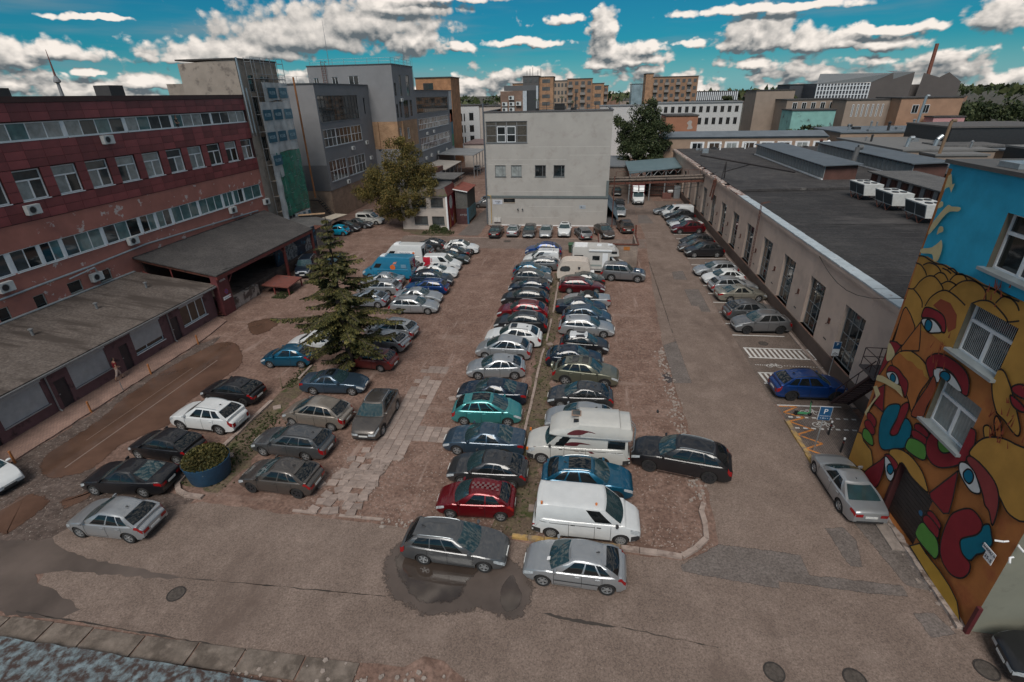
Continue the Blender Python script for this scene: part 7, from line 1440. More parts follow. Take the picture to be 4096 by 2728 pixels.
t = block('orange_mural_house', 'orange rendered gable with a faded painted figure right of the dark tree', 'building', 18.7, 26.3, 140, 150, 12.6, plain('orange_render', (.33, .15, .09), .85, 0, .12, .5)); F40 = Fac((0, 140), (1, 0), (0, -1)); fpoly(F40, 'painted_figure', crom([(24, 9.6), (24.2, 10.5), (23.8, 11), (24.4, 11.6), (25, 11.3), (24.9, 10.6), (25.3, 9.8)], 3), .02, plain('figure_pale', (.38, .33, .3), .8), t)
block('white_office', 'long white two storey office with dark windows behind the tree', 'building', 19, 42.6, 165, 178, 14.9, plain('office_white', (.50, .49, .48), .85), plain('office_roof', (.17, .175, .18), .7), 0, [(20.7, 42.2, 11, 12.5, 14.1, .5), (20.7, 42.2, 11, 9.3, 11.1, .5)], plain('office_frame', (.1, .085, .08), .6))
block('white_office', 'lower white annex peeking out left of the dark tree', 'building', 3, 18.5, 168, 178, 14.4, plain('office_white', (.5, .49, .48), .85), plain('office_roof', (.17, .175, .18), .7))
def flats(name, label, x0, x1, y, z1, mat, floors, bays, zb=6, bal=True, d=12):
    t = block(name, label, 'apartment block', x0, x1, y, y + d, z1, mat, plain('flat_roof_dark', (.08, .07, .065), .8)); fh = 2.9; wd = (x1 - x0) / bays; me = MB().box(0, 0, 0, wd * .55, .12, 1.4).mesh('window', plain('flat_glass', (.10, .10, .10), .3, 0, .5, .3)); mb_ = MB().box(0, 0, 0, wd * .8, .9, 1.0).mesh('balcony', plain('balcony_grey', (.25, .22, .2), .8))
    for k in range(floors):
        z = z1 - 2.3 - k * fh
        if z < zb: break
        for i in range(bays): o = obj('window', me, t); o.location = Vector((x0 + i * wd + wd * .22, y - .06, z)) - t.location
        if bal:
            for i in range(0, bays, 2): o = obj('balcony', mb_, t); o.location = Vector((x0 + i * wd + wd * .1, y - .9, z - .9)) - t.location
    return t
OBR = brick_mat('flats_brick', (.34, .19, .11), (.38, .22, .13), (.27, .16, .10), .8, .3); OBR2 = plain('flats_brown', (.28, .165, .105), .88, 0, .1, .3); GTW = plain('flats_grey', (.09, .085, .085), .8)
flats('apartment_block', 'grey apartment tower with roof antennas behind the white building', -28.7, -22, 240, 24.8, GTW, 5, 3, 10, False); flats('apartment_block', 'brick stair tower beside the grey apartment tower', -22, -15.9, 242, 24.5, OBR, 5, 1, 10, False); flats('apartment_block', 'pale panelled apartment section with small windows', -15.9, -9.9, 244, 22.9, plain('flats_pale', (.34, .26, .2), .85), 5, 4, 10, False); flats('apartment_block', 'brick apartment section with balconies, highest in the middle', -9.9, .6, 241, 23.4, OBR2, 5, 4, 10); flats('apartment_block', 'plain orange brick apartment end wall', .6, 5.5, 242, 21.5, OBR, 5, 1, 10, False); flats('apartment_block', 'narrow apartment section with balconies at the right end', 5.5, 7.4, 244, 20.6, OBR2, 5, 1, 10); flats('apartment_block', 'low brick wing left of the grey apartment tower', -34, -28.7, 246, 22.2, OBR, 4, 2, 10, False)
flats('apartment_block', 'brown apartment tower standing alone right of the white building', 27.4, 46.8, 260, 23.7, OBR2, 5, 8, 8); flats('apartment_block', 'windowless brick end of the lone apartment tower', 24.2, 27.4, 260, 25.1, OBR, 0, 1, 8, False)
for i, x in enumerate((-27.5, -26.2, -25, -22.8, -21.5)): one('antenna', MB().tube((x, 245, 24.9), (x, 245, 27.2 + (i * 7 % 3) * .6), .1, 5), darkm, 'antenna number along the grey tower roof'.replace('number along', ('farthest left on', 'second from left on', 'middle one on', 'second from right on', 'farthest right on')[i]), 'antenna', 'antennas on the grey apartment tower')
block('glass_office', 'pale blue glass office between the apartment blocks', 'office', 23.3, 31.2, 330, 345, 21.9, plain('blue_glass', (.22, .29, .32), .3, 0, .3, .3)); t = block('striped_office', 'long office with white vertical fins on the horizon', 'office', 53, 74.4, 300, 315, 17.4, plain('dark_office', (.07, .07, .08), .5))
me = MB().box(0, 0, 0, .45, .3, 3.8).mesh('fin', white)
for i in range(22): o = obj('fin', me, t); o.location = Vector((53.2 + i * .98, 299.6, 13.4)) - t.location
block('tan_rear_block', 'windowless tan block with a silver duct, left of the gabled hall', 'building', 50, 61, 180, 192, 17.7, TAN2); block('tan_rear_wing', 'tan wing with small windows in front of the gabled hall', 'building', 56, 72.6, 170, 180, 15.1, TAN2, None, 0, [(57, 72, 6, 12.8, 14.5, .5)], white); t = block('pillared_wing', 'wing with tall narrow windows and rusty stains', 'building', 67.7, 78.5, 160, 169, 15, TAN2, None, 0, [(69, 77.5, 7, 11, 14, .35)], white); block('orange_brick_wing', 'orange brick wing right of the pillared windows', 'building', 78.5, 92.8, 155, 168, 15.3, plain('orange_wall', (.34, .20, .13), .88, 0, .15, .4), None, 0, [(81, 86, 2, 11.8, 13.8, .6)], white); block('pink_shop', 'pink painted low wall under the orange brick wing', 'building', 84.5, 91.5, 150, 154, 11, plain('pink_wall', (.5, .26, .26), .85))
t = block('turquoise_wall', 'turquoise painted shed wall with grey graffiti', 'shed', 51.2, 61.5, 150, 158, 13, plain('turquoise', (.22, .42, .38), .8, 0, .15, .6, dirt=((.08, .1, .1), .5, .58, .66)))
# gabled hall with saw roof
gt = thing('gabled_hall', 'modern hall with brown saw-tooth gables and a white lattice facade', 'hall', (92, 205, 0)); GBR = plain('gable_brown', (.10, .085, .08), .7, 0, .12, .2)
part('lattice_wall', MB().box(74.2, 200, 0, 90.6, 240, 19.3), plain('dark_office', (.07, .07, .08), .5), gt)
me = MB().box(0, 0, 0, .3, .3, 4.6).mesh('fin', white); mh = MB().box(0, 0, 0, 16.4, .25, .2).mesh('crosspiece', white)
for i in range(17): o = obj('fin', me, gt); o.location = Vector((74.2 + i, 199.7, 14.6)) - gt.location
for i in range(3): o = obj('crosspiece', mh, gt); o.location = Vector((74.2, 199.72, 15.8 + i * 1.3)) - gt.location
part('gable', MB().face([(90.6, 200, 0), (102.9, 200, 0), (102.9, 200, 22.1), (97, 200, 20.2), (96.6, 200, 22.0), (90.6, 200, 19.5)]), GBR, gt); part('roof', MB().face([(74, 199.9, 19.3), (90.6, 199.9, 19.4), (96.6, 199.9, 22.0), (80, 215, 22.5)]).face([(96.6, 200, 22), (97, 200, 20.2), (102.9, 200, 22.1), (101, 215, 23)]), plain('zinc_roof', (.17, .18, .185), .6), gt); part('glass_gap', MB().box(103, 202, 0, 104, 203, 21), GL[0], gt); part('gable', MB().face([(104, 200, 0), (117, 200, 0), (117.3, 200, 19), (113, 200, 21.8), (110.5, 200, 20.4), (105.6, 200, 21.8)]), GBR, gt); part('side', MB().box(103, 203, 0, 117, 240, 18.5), GBR, gt)
block('dark_cube_hall', 'dark cube building with vertical stripes left of the lattice facade', 'building', 69.8, 79.6, 212, 225, 19.2, plain('dark_cube', (.06, .062, .07), .6))
one('chimney_stack', MB().tube((123, 230, 0), (123, 230, 31.6), .8, 8, .6), plain('chimney_rust', (.2, .075, .05), .8), 'tall rust red chimney behind the gabled hall', 'chimney', sm=40)
block('tin_roof_shed', 'shed with a long dark roof in front of the turquoise wall', 'shed', 52, 78, 122, 140, 9.6, TAN, plain('slate_roof', (.13, .15, .17), .6)); block('grey_roof_shed', 'low grey roofed workshop behind the roof lanterns', 'workshop', 49, 62, 92, 116, 9.0, TAN2, plain('mid_grey_roof', (.16, .155, .15), .8), 0, [(50, 61, 4, 7.2, 8.5, .7)], white); block('open_barn', 'dark open-sided shed roof with a black gable', 'shed', 62, 80, 104, 118, 11.5, darkm, plain('brown_barn_roof', (.10, .09, .085), .8)); block('right_workshop', 'long workshop with a slate roof at the right edge', 'workshop', 64, 110, 84, 100, 8.8, TAN, plain('slate_roof', (.13, .15, .17), .6), 0, [(66, 90, 7, 6.4, 8, .6)], white); block('right_roof', 'flat dark roof right behind the mural building', 'workshop', 45, 100, 58, 80, 7.9, TAN2, roofblack); block('red_roof_house', 'small house with a red tiled roof at the right edge', 'house', 108, 122, 118, 126, 11.6, WHT, plain('red_tiles', (.30, .09, .06), .85))
for x, y, z0, z1, r_, m_, l in ((51.5, 96.5, 7.8, 10.6, .3, galv, 'silver flue pipe with a bent top on the workshop roofs'), (56.4, 97.8, 7.9, 10.2, .35, galv, 'thick silver flue right of another on the workshop roofs'), (52.4, 89, 7.9, 13.5, .22, plain('pole_brown', (.2, .13, .08), .8), 'tall leaning brown pole behind the mural building'), (80, 148, 9, 15.9, .3, galv, 'thin silver mast over the pink wall'), (38.3, 84, 7.5, 10.4, .35, plain('post_grey', (.12, .12, .12), .7), 'grey roof post behind the lanterns')): one('flue', MB().path([(x, y, z0), (x + .3, y, z1), (x + .9, y, z1 + (.6 if m_ is galv and r_ > .3 else 0))], r_, 8), m_, l, 'flue', sm=40)
r9 = random.Random(31)
for i in range(46):
    x, y, z = r9.choice([(r9.uniform(46, 98), r9.uniform(60, 79), 8.1), (r9.uniform(50, 61), r9.uniform(93, 115), 9.2), (r9.uniform(65, 108), r9.uniform(85, 99), 9.0), (r9.uniform(20, 46), r9.uniform(105, 116), 7.5), (r9.uniform(53, 77), r9.uniform(123, 139), 9.8)]); s_ = r9.uniform(.25, .7)
    q = MB().box(x - s_, y - s_, z - .1, x + s_, y + s_, z + s_ * r9.uniform(.6, 1.6)) if i % 2 else MB().lathe([(s_ * .4, -.1), (s_ * .4, s_ * 2.4), (s_ * .7, s_ * 2.5), (.01, s_ * 3)], 10, 'z', (x, y, z))
    one('roof_vent', q, r9.choice([galv, darkm, steel, WHT, rust]), ('boxy' if i % 2 else 'round capped') + ' vent among the workshop roofs right of the hall lanterns', 'roof vent', 'vents on the workshop roofs', sm=40)
for i in range(9):
    x0, y0 = 46 + i * 5.5, 80 + (i * 7 % 5) * 4; block('lean_to_roof', 'small patched roof wedged between the workshops', 'shed', x0, x0 + 5 + i % 3 * 2, y0, y0 + 4 + i % 4, 8.2 + (i % 4) * .5, r9.choice([TAN, TAN2, darkm]), r9.choice([rooffelt, MAT['slate_roof'], MAT['mid_grey_roof'], rust, roofblack]))['group'] = 'patched roofs between the workshops'
for k, (a, b) in enumerate((((17.6, 40, 6.9), (14.75, 24.0, 9.5)), ((3.3, 79, 8.5), (17.6, 75, 8.2)), ((-33.3, 41, 4.1), (-14.9, 78, 9)))): a, b = Vector(a), Vector(b); one('cable', MB().path([a.lerp(b, t / 8) - Vector((0, 0, 1.2 * math.sin(math.pi * t / 8))) for t in range(9)], .018, 4), black, 'thin sagging cable ' + ('from the hall to the mural building', 'over the alley beside the pipe bridge', 'from the loading canopy to the white building')[k], 'cable')
# television tower and far town
tvt = thing('television_tower', 'slender television tower with a round deck on the horizon', 'tower', (-1586, 1500, 0)); GT = plain('tower_grey', (.22, .22, .23), .8); part('shaft', MB().tube((-1586, 1500, 0), (-1586, 1500, 78), 6, 12, 4), GT, tvt); part('deck', MB().lathe([(4, 74), (9.5, 77), (9, 82), (5, 90), (4, 94)], 18, 'z', (-1586, 1500, 0)), GT, tvt); part('mast', MB().tube((-1586, 1500, 92), (-1586, 1500, 162), 3, 8, .6), plain('mast_red', (.17, .07, .06), .8), tvt)
r9 = random.Random(8)
for i in range(34):
    a = r9.uniform(-.95, .72); d = r9.uniform(330, 900); x, y = d * math.sin(a), d * math.cos(a); wd = r9.uniform(14, 40); z = 18.3 - d * r9.uniform(.004, .02) + r9.uniform(0, 2); cl = r9.choice([(.3, .24, .2), (.38, .36, .34), (.25, .15, .11), (.2, .19, .19)])
    t = block('distant_house', 'distant town house near the horizon', 'house', x - wd / 2, x + wd / 2, y, y + 12, max(6, z), plain('far_%d' % (i % 4), cl, .9)); t['group'] = 'distant houses near the horizon'
# ================================================================ mural building
B13 = thing('mural_building', 'tall corner building painted with blue sky and big-eyed orange faces', 'building', (20, 19, 0)); FM = Fac((14.75, 0), (0, 1), (-1, 0))
mh_ = [(17.82, 20.22, 12.2, 14.2), (17.82, 20.24, 8.82, 10.8), (17.82, 20.2, 5.5, 7.56)]; gd = (18.1, 20.5, .02, 2.9); LO = (14.35, 24.12)
MC = dict(B=(.03, .36, .55), O=(0.47, 0.25, 0.055), W=(0.43, 0.15, 0.042), K=(0.28, 0.065, 0.032), R=(0.235, 0.019, 0.028), R2=(0.26, 0.045, 0.045), E=(.58, .60, .60), I=(0, 0.14, 0.24), T=(0, 0.15, 0.225), G=(0.1, 0.28, 0.055), C=(.56, .47, .26), Y=(0.5, 0.29, 0.045))
MP = {k: plain('mural_paint_' + k, v, .75, 0, .13, 1.1, .3, bump=.15) for k, v in MC.items()}
q = MB(); wall(q, FM, LO[0], LO[1], 0, 15.4, mh_ + [gd], .32); part('wall', q, plain('mural_orange', (.44, .165, .05), .8, 0, .14, .9, .3, dirt=((.34, .10, .04), .7, .52, .7)), B13)
q = MB(); q.face([(14.75, 24.12, 0), (14.75, 24.12, 15.4), (32, 24.12, 15.4), (32, 24.12, 0)]); part('rear_wall', q, plain('rear_blue', (.05, .2, .27), .8), B13)
GGW = plain('grey_green_render', (.20, .20, .16), .85, 0, .1, .6, .3, dirt=((.14, .135, .11), .8, .55, .7)); F14 = Fac((0, 14.35), (1, 0), (0, -1)); q = MB(); wall(q, F14, 14.75, 32, 0, 15.4); part('grey_wall', q, GGW, B13)
part('roof', MB().box(14.6, 14.2, 15.4, 32, 24.25, 15.55), plain('roof_edge_grey2', (.09, .085, .08), .7), B13); one('roof_hatch', MB().box(15.0, 20.9, 15.56, 15.8, 21.9, 15.75), galv, 'small metal hatch on the mural building roof edge', 'hatch')
def clipped(polys, d):
    bm = bmesh.new()
    for P in polys:
        try: bm.faces.new([bm.verts.new(FM.pt(a, z, d)) for a, z in P])
        except ValueError: pass
    bmesh.ops.triangulate(bm, faces=bm.faces)
    for a0, a1, z0, z1 in mh_ + [gd]:
        for co, no in (((0, a0, 0), (0, 1, 0)), ((0, a1, 0), (0, 1, 0)), ((0, 0, z0), (0, 0, 1)), ((0, 0, z1), (0, 0, 1))):
            bmesh.ops.bisect_plane(bm, geom=list(bm.verts) + list(bm.edges) + list(bm.faces), plane_co=co, plane_no=no, dist=1e-4)
        bmesh.ops.delete(bm, geom=[f for f in bm.faces if a0 < f.calc_center_median().y < a1 and z0 < f.calc_center_median().z < z1], context='FACES')
    for co, no in (((0, LO[0] + .01, 0), (0, -1, 0)), ((0, LO[1] - .005, 0), (0, 1, 0)), ((0, 0, .01), (0, 0, -1))): bmesh.ops.bisect_plane(bm, geom=list(bm.verts) + list(bm.edges) + list(bm.faces), plane_co=co, plane_no=no, clear_outer=True)
    for f in bm.faces:
        if f.normal.x > 0: f.normal_flip()
    me = bpy.data.meshes.new('painted'); bm.to_mesh(me); bm.free(); return me
def ribbon(pts, wd, closed):
    out = []; k = len(pts)
    for i in range(k if closed else k - 1):
        a, b = Vector(pts[i]), Vector(pts[(i + 1) % k]); d = b - a
        if d.length < 1e-4: continue
        d.normalize(); n = Vector((-d.y, d.x)) * wd; a, b = a - d * wd * .4, b + d * wd * .4; out.append([a + n, a - n, b - n, b + n])
    return out
MUR = [('painted_sky','B',0,0,[(24.02,11.51),(23.52,11.63),(23.03,11.59),(22.58,11.59),(22.26,11.66),(21.83,11.64),(21.32,11.58),(20.97,11.65),(20.54,11.67),(19.93,11.63),(19.33,11.67),(18.82,11.62),(18.09,11.68),(16.63,11.81),(18.94,15.4),(23.86,15.4)]),
 ('painted_scales','O',0,0,[(24.02,11.51),(23.52,11.63),(23.03,11.59),(22.58,11.59),(22.26,11.66),(21.83,11.64),(21.32,11.58),(20.97,11.65),(20.54,11.67),(19.93,11.63),(19.33,11.67),(18.82,11.62),(18.09,11.68),(16.63,11.81),(16.07,10.04),(17.08,8.95),(17.78,9.29),(19.34,9.32),(20.51,8.73),(21.66,8.81),(22.74,8.58),(22.93,8.76),(23.46,9.06),(23.97,9.01)]),
 ('painted_cheek','W',1,1,[(23.88,9.02),(23.46,9.06),(22.93,8.76),(22.72,8.53),(22.9,7.96),(23.18,7.5),(23.95,7.35),(23.82,7.46)]),
 ('painted_nose','W',1,0,[(22.49,9.0),(22.13,8.24),(21.98,7.83),(23.05,7.28),(23.16,7.4),(22.74,8.42)]),
 ('painted_blush','K',0,0,[(22.14,9.91),(21.85,10.32),(21.24,10.37),(20.67,10.09),(20.47,9.61),(20.76,9.29),(21.07,9.58),(21.42,9.82)]),
 ('painted_eyelid','R',1,1,[(22.56,9.2),(22.58,9.58),(22.35,9.73),(21.78,9.81),(21.32,9.76),(21.03,9.5),(20.93,9.21),(21.12,9.17),(21.29,9.34),(21.78,9.42),(22.19,9.32)]),
 ('painted_eye','E',1,1,[(22.49,9.08),(22.18,9.3),(21.69,9.38),(21.12,9.17),(21.44,8.95),(21.81,8.8),(22.18,8.88)]),
 ('painted_iris','I',1,1,[(22.09,9.29),(21.85,9.26),(21.75,9.13),(21.76,8.92),(21.86,8.82),(22.08,8.85),(22.19,9.01),(22.19,9.19)]),
 ('painted_strip','R',1,0,[(24.02,7.32),(23.55,7.49),(23.15,7.46),(23.43,6.8),(23.67,6.38),(23.89,5.72),(24.07,5.12),(24.1,5.47)]),
 ('painted_drip','C',0,1,[(24.06,7.21),(23.52,7.04),(23.4,6.76),(23.69,6.4),(23.89,6.44),(24.01,6.79)]),
 ('painted_face','W',1,1,[(23.3,6.41),(23.4,6.76),(23.04,7.26),(22.42,7.58),(21.77,7.62),(21.24,7.53),(20.75,7.22),(20.99,6.27),(21.01,5.29),(21.41,5.55),(22.09,5.94)]),
 ('painted_forehead','O',0,0,[(23.16,7.15),(22.41,7.57),(21.76,7.6),(21.26,7.49),(20.79,7.09),(21.12,7.06),(21.3,7.23),(21.66,7.14),(22.12,7.21),(22.41,7.11)]),
 ('painted_eyelid','R',1,1,[(23.43,6.3),(22.84,6.45),(22.33,6.37),(21.86,6.24),(21.71,5.59),(21.96,5.72),(22.4,5.92),(22.75,6.13),(23.47,5.86)]),
 ('painted_eye','E',1,1,[(23.51,5.84),(23.05,6.16),(22.65,6.12),(22.43,5.9),(22.6,5.71),(23.05,5.66)]),
 ('painted_iris','I',1,1,[(23.05,6.07),(22.79,6.04),(22.73,5.85),(22.84,5.71),(23.09,5.75),(23.16,5.92)]),
 ('painted_triangle','R',1,0,[(23.77,4.79),(23.34,5.3),(22.77,4.08),(23.84,3.99)]),
 ('painted_stroke','C',0,0,[(24.1,5.4),(23.71,5.58),(22.22,5.86),(21.84,5.51),(22.49,5.52),(23.37,5.35),(24.07,5.12)]),
 ('painted_stroke','C',0,0,[(24.1,4.72),(23.85,4.93),(23.4,4.71),(23.76,3.84),(23.88,3.1),(24.1,3.18),(23.66,4.42)]),
 ('painted_mouth','T',1,1,[(22.59,4.54),(22.16,4.95),(21.8,5.06),(21.72,4.52),(21.82,3.89),(21.81,3.53),(21.55,3.59),(21.29,4.1),(21.32,4.62),(21.1,4.85),(20.7,4.75),(20.54,4.34),(20.58,3.65),(21.12,3.17),(21.83,2.55),(22.3,2.65),(22.64,3.24),(22.75,3.94)]),
 ('painted_tongue','R',1,1,[(21.58,5.37),(21.37,5.51),(21.23,5.15),(21.3,4.27),(21.33,3.85),(21.59,3.57),(21.82,3.64),(21.71,4.34),(21.74,5.04)]),
 ('painted_lip','R',1,1,[(23.85,3.25),(23.64,3.46),(23.09,3.45),(22.92,3.17),(23.12,2.96),(23.58,2.98)]),
 ('painted_lip','R',1,1,[(23.82,2.81),(23.52,3.08),(22.92,2.98),(22.82,2.72),(23.11,2.57),(23.64,2.6)]),
 ('painted_chin','G',1,1,[(23.7,2.42),(23.35,2.6),(22.85,2.5),(22.62,2.2),(23.02,2.04),(23.58,2.02)]),
 ('painted_robe','O',1,0,[(24.1,1.94),(23.75,2.1),(23.39,1.89),(22.6,1.89),(22.18,1.47),(22.1,1.23),(22.52,0.63),(23.3,0.34),(24.1,0.15)]),
 ('painted_eyelid','R',1,1,[(21.25,7.63),(21.18,7.98),(20.78,8.32),(20.16,8.47),(19.35,8.46),(18.84,8.23),(18.58,7.66),(18.9,7.56),(19.08,7.75),(19.61,7.98),(20.14,7.96),(20.59,7.73),(20.54,7.39),(20.74,7.2)]),
 ('painted_eye','E',1,1,[(20.68,7.63),(20.25,7.91),(19.73,7.96),(19.26,7.84),(18.9,7.61),(19.43,7.44),(20.06,7.31),(20.38,7.23)]),
 ('painted_iris','I',1,1,[(20.09,7.87),(19.83,7.9),(19.69,7.78),(19.77,7.56),(20.0,7.45),(20.22,7.53),(20.25,7.71)]),
 ('painted_nose','K',1,1,[(20.54,7.39),(20.66,6.8),(20.88,5.94),(20.97,5.26),(20.77,5.17),(20.24,5.53),(20.25,6.08),(20.14,6.95)]),
 ('painted_sleeve','O',1,1,[(17.93,8.98),(17.62,9.29),(17.08,8.95),(16.53,8.43),(16.08,7.95),(16.01,7.67),(16.25,7.65),(16.68,7.79),(17.02,7.83),(17.19,7.9),(17.63,8.35)]),
 ('painted_finger','W',1,1,[(17.06,7.76),(16.79,7.62),(16.51,7.18),(16.48,6.97),(16.65,6.99),(16.89,7.28),(17.08,7.56)]),
 ('painted_finger','O',1,1,[(17.34,7.04),(17.23,7.24),(16.97,7.17),(16.8,6.68),(16.74,6.28),(16.96,6.21),(17.07,6.66)]),
 ('painted_lip','R',1,1,[(20.51,4.86),(20.33,5.13),(19.65,5.17),(19.59,4.93),(20.12,4.76)]),
 ('painted_lip','R',1,1,[(20.55,4.57),(20.3,4.78),(19.56,4.89),(19.48,4.62),(20.23,4.39)]),
 ('painted_chin','G',1,1,[(20.43,4.3),(19.54,4.58),(19.22,4.1),(19.59,3.84),(20.41,3.66),(20.56,3.85)]),
 ('painted_mouth','R',1,1,[(19.52,5.09),(19.3,5.48),(17.8,6.71),(17.42,6.45),(17.36,6.04),(17.33,5.66),(17.59,5.14),(18.26,4.43),(18.79,4.2),(19.22,4.3),(19.5,4.66)]),
 ('painted_tongue','G',1,1,[(18.99,5.32),(18.65,5.47),(18.22,5.43),(18.2,5.28),(18.51,4.98),(18.84,5.0)]),
 ('painted_brow','O',1,1,[(21.37,2.79),(20.85,3.35),(20.03,3.6),(19.17,3.53),(18.59,3.21),(18.46,2.98),(19.52,2.87),(20.36,2.97),(20.55,2.37)]),
 ('painted_triangle','R',1,1,[(22.45,0.69),(21.7,2.0),(21.5,2.33),(21.27,1.69),(21.32,0.64),(22.18,0.43)]),
 ('painted_brow','R',1,1,[(21.56,2.44),(21.23,2.71),(20.52,2.71),(20.62,2.31),(21.18,2.46)]),
 ('painted_eye','E',1,1,[(21.49,2.36),(21.19,2.48),(20.59,2.27),(20.55,1.72),(20.98,1.71)]),
 ('painted_iris','I',1,1,[(21.02,2.35),(20.77,2.38),(20.65,2.22),(20.74,1.96),(20.99,1.93),(21.12,2.11)]),
 ('painted_sleeve','O',1,1,[(17.4,6.01),(17.15,6.7),(16.59,7.17),(15.95,7.38),(15.05,7.42),(14.37,5.62),(14.96,5.18),(15.62,5.43),(16.67,5.85),(17.29,5.8)]),
 ('painted_cheek','R2',1,1,[(17.39,5.56),(17.29,5.8),(16.67,5.85),(16.0,5.73),(15.62,5.43),(15.4,4.95),(15.31,4.33),(15.66,4.65),(15.91,4.71),(16.17,4.97),(16.55,5.24),(16.97,5.4)]),
 ('painted_eye','E',1,1,[(17.59,5.24),(17.32,5.44),(16.89,5.42),(16.54,5.21),(16.27,4.94),(16.59,4.69),(17.06,4.75),(17.45,4.94)]),
 ('painted_iris','I',1,1,[(17.15,5.3),(16.94,5.35),(16.79,5.22),(16.77,5.0),(16.87,4.85),(17.11,4.86),(17.25,5.03)]),
 ('painted_triangle','R',1,0,[(18.29,3.08),(17.5,4.92),(17.19,3.86),(17.06,3.16),(17.28,2.94),(18.13,2.93)]),
 ('painted_lip','R',1,1,[(17.99,2.23),(17.82,2.52),(17.22,2.48),(17.11,2.29),(17.28,2.09)]),
 ('painted_lip','R',1,1,[(18.02,1.81),(17.94,2.2),(17.22,2.24),(17.04,2.01),(17.12,1.81)]),
 ('painted_chin','G',1,1,[(18.04,1.7),(17.54,1.78),(17.03,1.78),(16.7,1.41),(16.7,1.08),(16.93,0.97),(18.07,0.94)]),
 ('painted_mouth','R',1,1,[(16.95,3.09),(16.8,3.52),(16.45,4.01),(16.13,4.18),(15.68,4.1),(15.57,3.8),(15.67,3.47),(15.97,3.04),(16.1,2.73),(15.96,2.49),(15.61,2.42),(15.33,2.35),(15.23,2.07),(15.31,1.68),(15.57,1.36),(15.94,1.21),(16.39,1.28),(16.73,1.62),(16.92,2.32)]),
 ('painted_tongue','T',1,1,[(15.59,4.04),(15.39,4.27),(15.15,4.03),(14.97,3.75),(15.11,3.19),(15.29,2.9),(15.37,2.53),(15.54,2.39),(15.86,2.42),(16.1,2.73),(15.97,3.04),(15.67,3.47),(15.57,3.8)]),
 ('painted_robe','Y',1,0,[(18.09,0.25),(17.69,0.84),(17.2,0.79),(16.35,0.84),(15.64,0.79),(15.1,0.63),(14.59,0.08),(16.2,0.08)]),
 ('painted_bird','C',0,1,[(23.79,12.51),(23.8,12.93),(23.59,13.35),(23.23,13.86),(22.96,13.87),(22.46,13.93),(22.5,13.77),(22.97,13.66),(23.24,13.38),(23.49,12.91)]),
 ('painted_bird','C',0,1,[(23.83,11.69),(23.9,11.86),(23.31,12.08),(22.97,12.4),(22.86,12.52),(22.65,12.22),(22.65,11.71),(22.9,11.63),(23.14,11.84)]),
 ('painted_blot','C',0,1,[(23.76,13.65),(23.75,13.9),(23.56,13.93),(23.5,13.77)]),
 ('painted_blot','C',0,1,[(23.25,12.65),(23.26,12.97),(23.04,13.02),(22.95,12.86),(23.13,12.75)]),
 ('painted_star','C',0,0,[(23.75,14.34),(23.78,14.94),(23.63,15.04),(23.37,14.66),(23.24,14.72),(23.27,14.36),(23.49,14.55),(23.66,14.48)]),
 ('painted_finger','R',1,1,[(16.95,8.99),(16.71,9.26),(16.31,9.29),(16.22,8.97),(16.73,8.86)]),
 ('painted_finger','R',1,1,[(16.86,8.74),(16.45,8.74),(16.07,8.61),(16.27,8.47),(16.64,8.49)])]
mroot = part('mural', FM.box(MB(), 14.4, 24.1, 15.2, 15.38, .002, .02), MP['B'], B13)
OUT = plain('mural_outline', (.018, .015, .014), .7)
def mpart(name, me, mat): me.materials.append(mat); o = obj(name, me, mroot); o.location = -root_loc(mroot); return o
for k, (n, c, ol, sm_, pts) in enumerate(MUR):
    P = crom(pts, 4) if sm_ else pts; d = .004 + .0022 * k
    mpart(n, clipped([P], d), MP[c])
    if ol: mpart('outline', clipped(ribbon(P, .032, True), d + .0011), OUT)
for l in [[(23.85,10.04),(23.46,10.18),(23.24,10.59),(22.89,10.94),(22.5,11.07),(22.18,11.01),(21.8,10.86),(21.71,10.76)],[(23.48,10.15),(23.0,10.03),(22.66,9.86),(22.54,9.65)],[(22.38,9.79),(22.28,10.15),(22.03,10.49),(21.72,10.73),(21.36,10.82),(20.8,10.77),(20.28,10.66)],[(21.36,10.82),(21.14,11.15),(20.85,11.43),(20.39,11.61),(19.97,11.61),(19.62,11.48),(19.44,11.21)],[(21.92,10.94),(21.62,11.16),(21.3,11.2),(21.09,11.17)],[(22.51,11.09),(22.27,11.31),(21.94,11.35),(21.64,11.2)],[(21.53,11.24),(21.35,11.52),(20.98,11.67),(20.66,11.54)],[(23.4,11.28),(23.05,11.49),(22.53,11.51),(22.2,11.38)],[(23.9,11.22),(23.53,11.24),(23.12,11.08),(22.97,10.96)],[(19.97,10.87),(19.64,11.11),(19.19,11.23),(18.65,11.11),(18.25,10.96),(18.16,10.89),(17.77,11.1)],[(19.64,11.52),(19.38,11.66),(19.01,11.67),(18.8,11.58)],[(18.97,11.27),(18.8,11.57),(18.49,11.66),(18.14,11.56),(17.94,11.41)],[(22.18,11.53),(21.84,11.54),(21.6,11.49)],[(21.87,11.6),(21.59,11.7),(21.28,11.62)],[(23.88,11.55),(23.52,11.63),(23.03,11.59),(22.58,11.59),(22.26,11.66),(21.83,11.64),(21.32,11.58),(20.97,11.65),(20.54,11.67),(19.93,11.63),(19.33,11.67),(18.82,11.62),(18.09,11.68)]]: mpart('outline', clipped(ribbon(crom(l, 4, False), .032, False), .145), OUT)
r9 = random.Random(12)
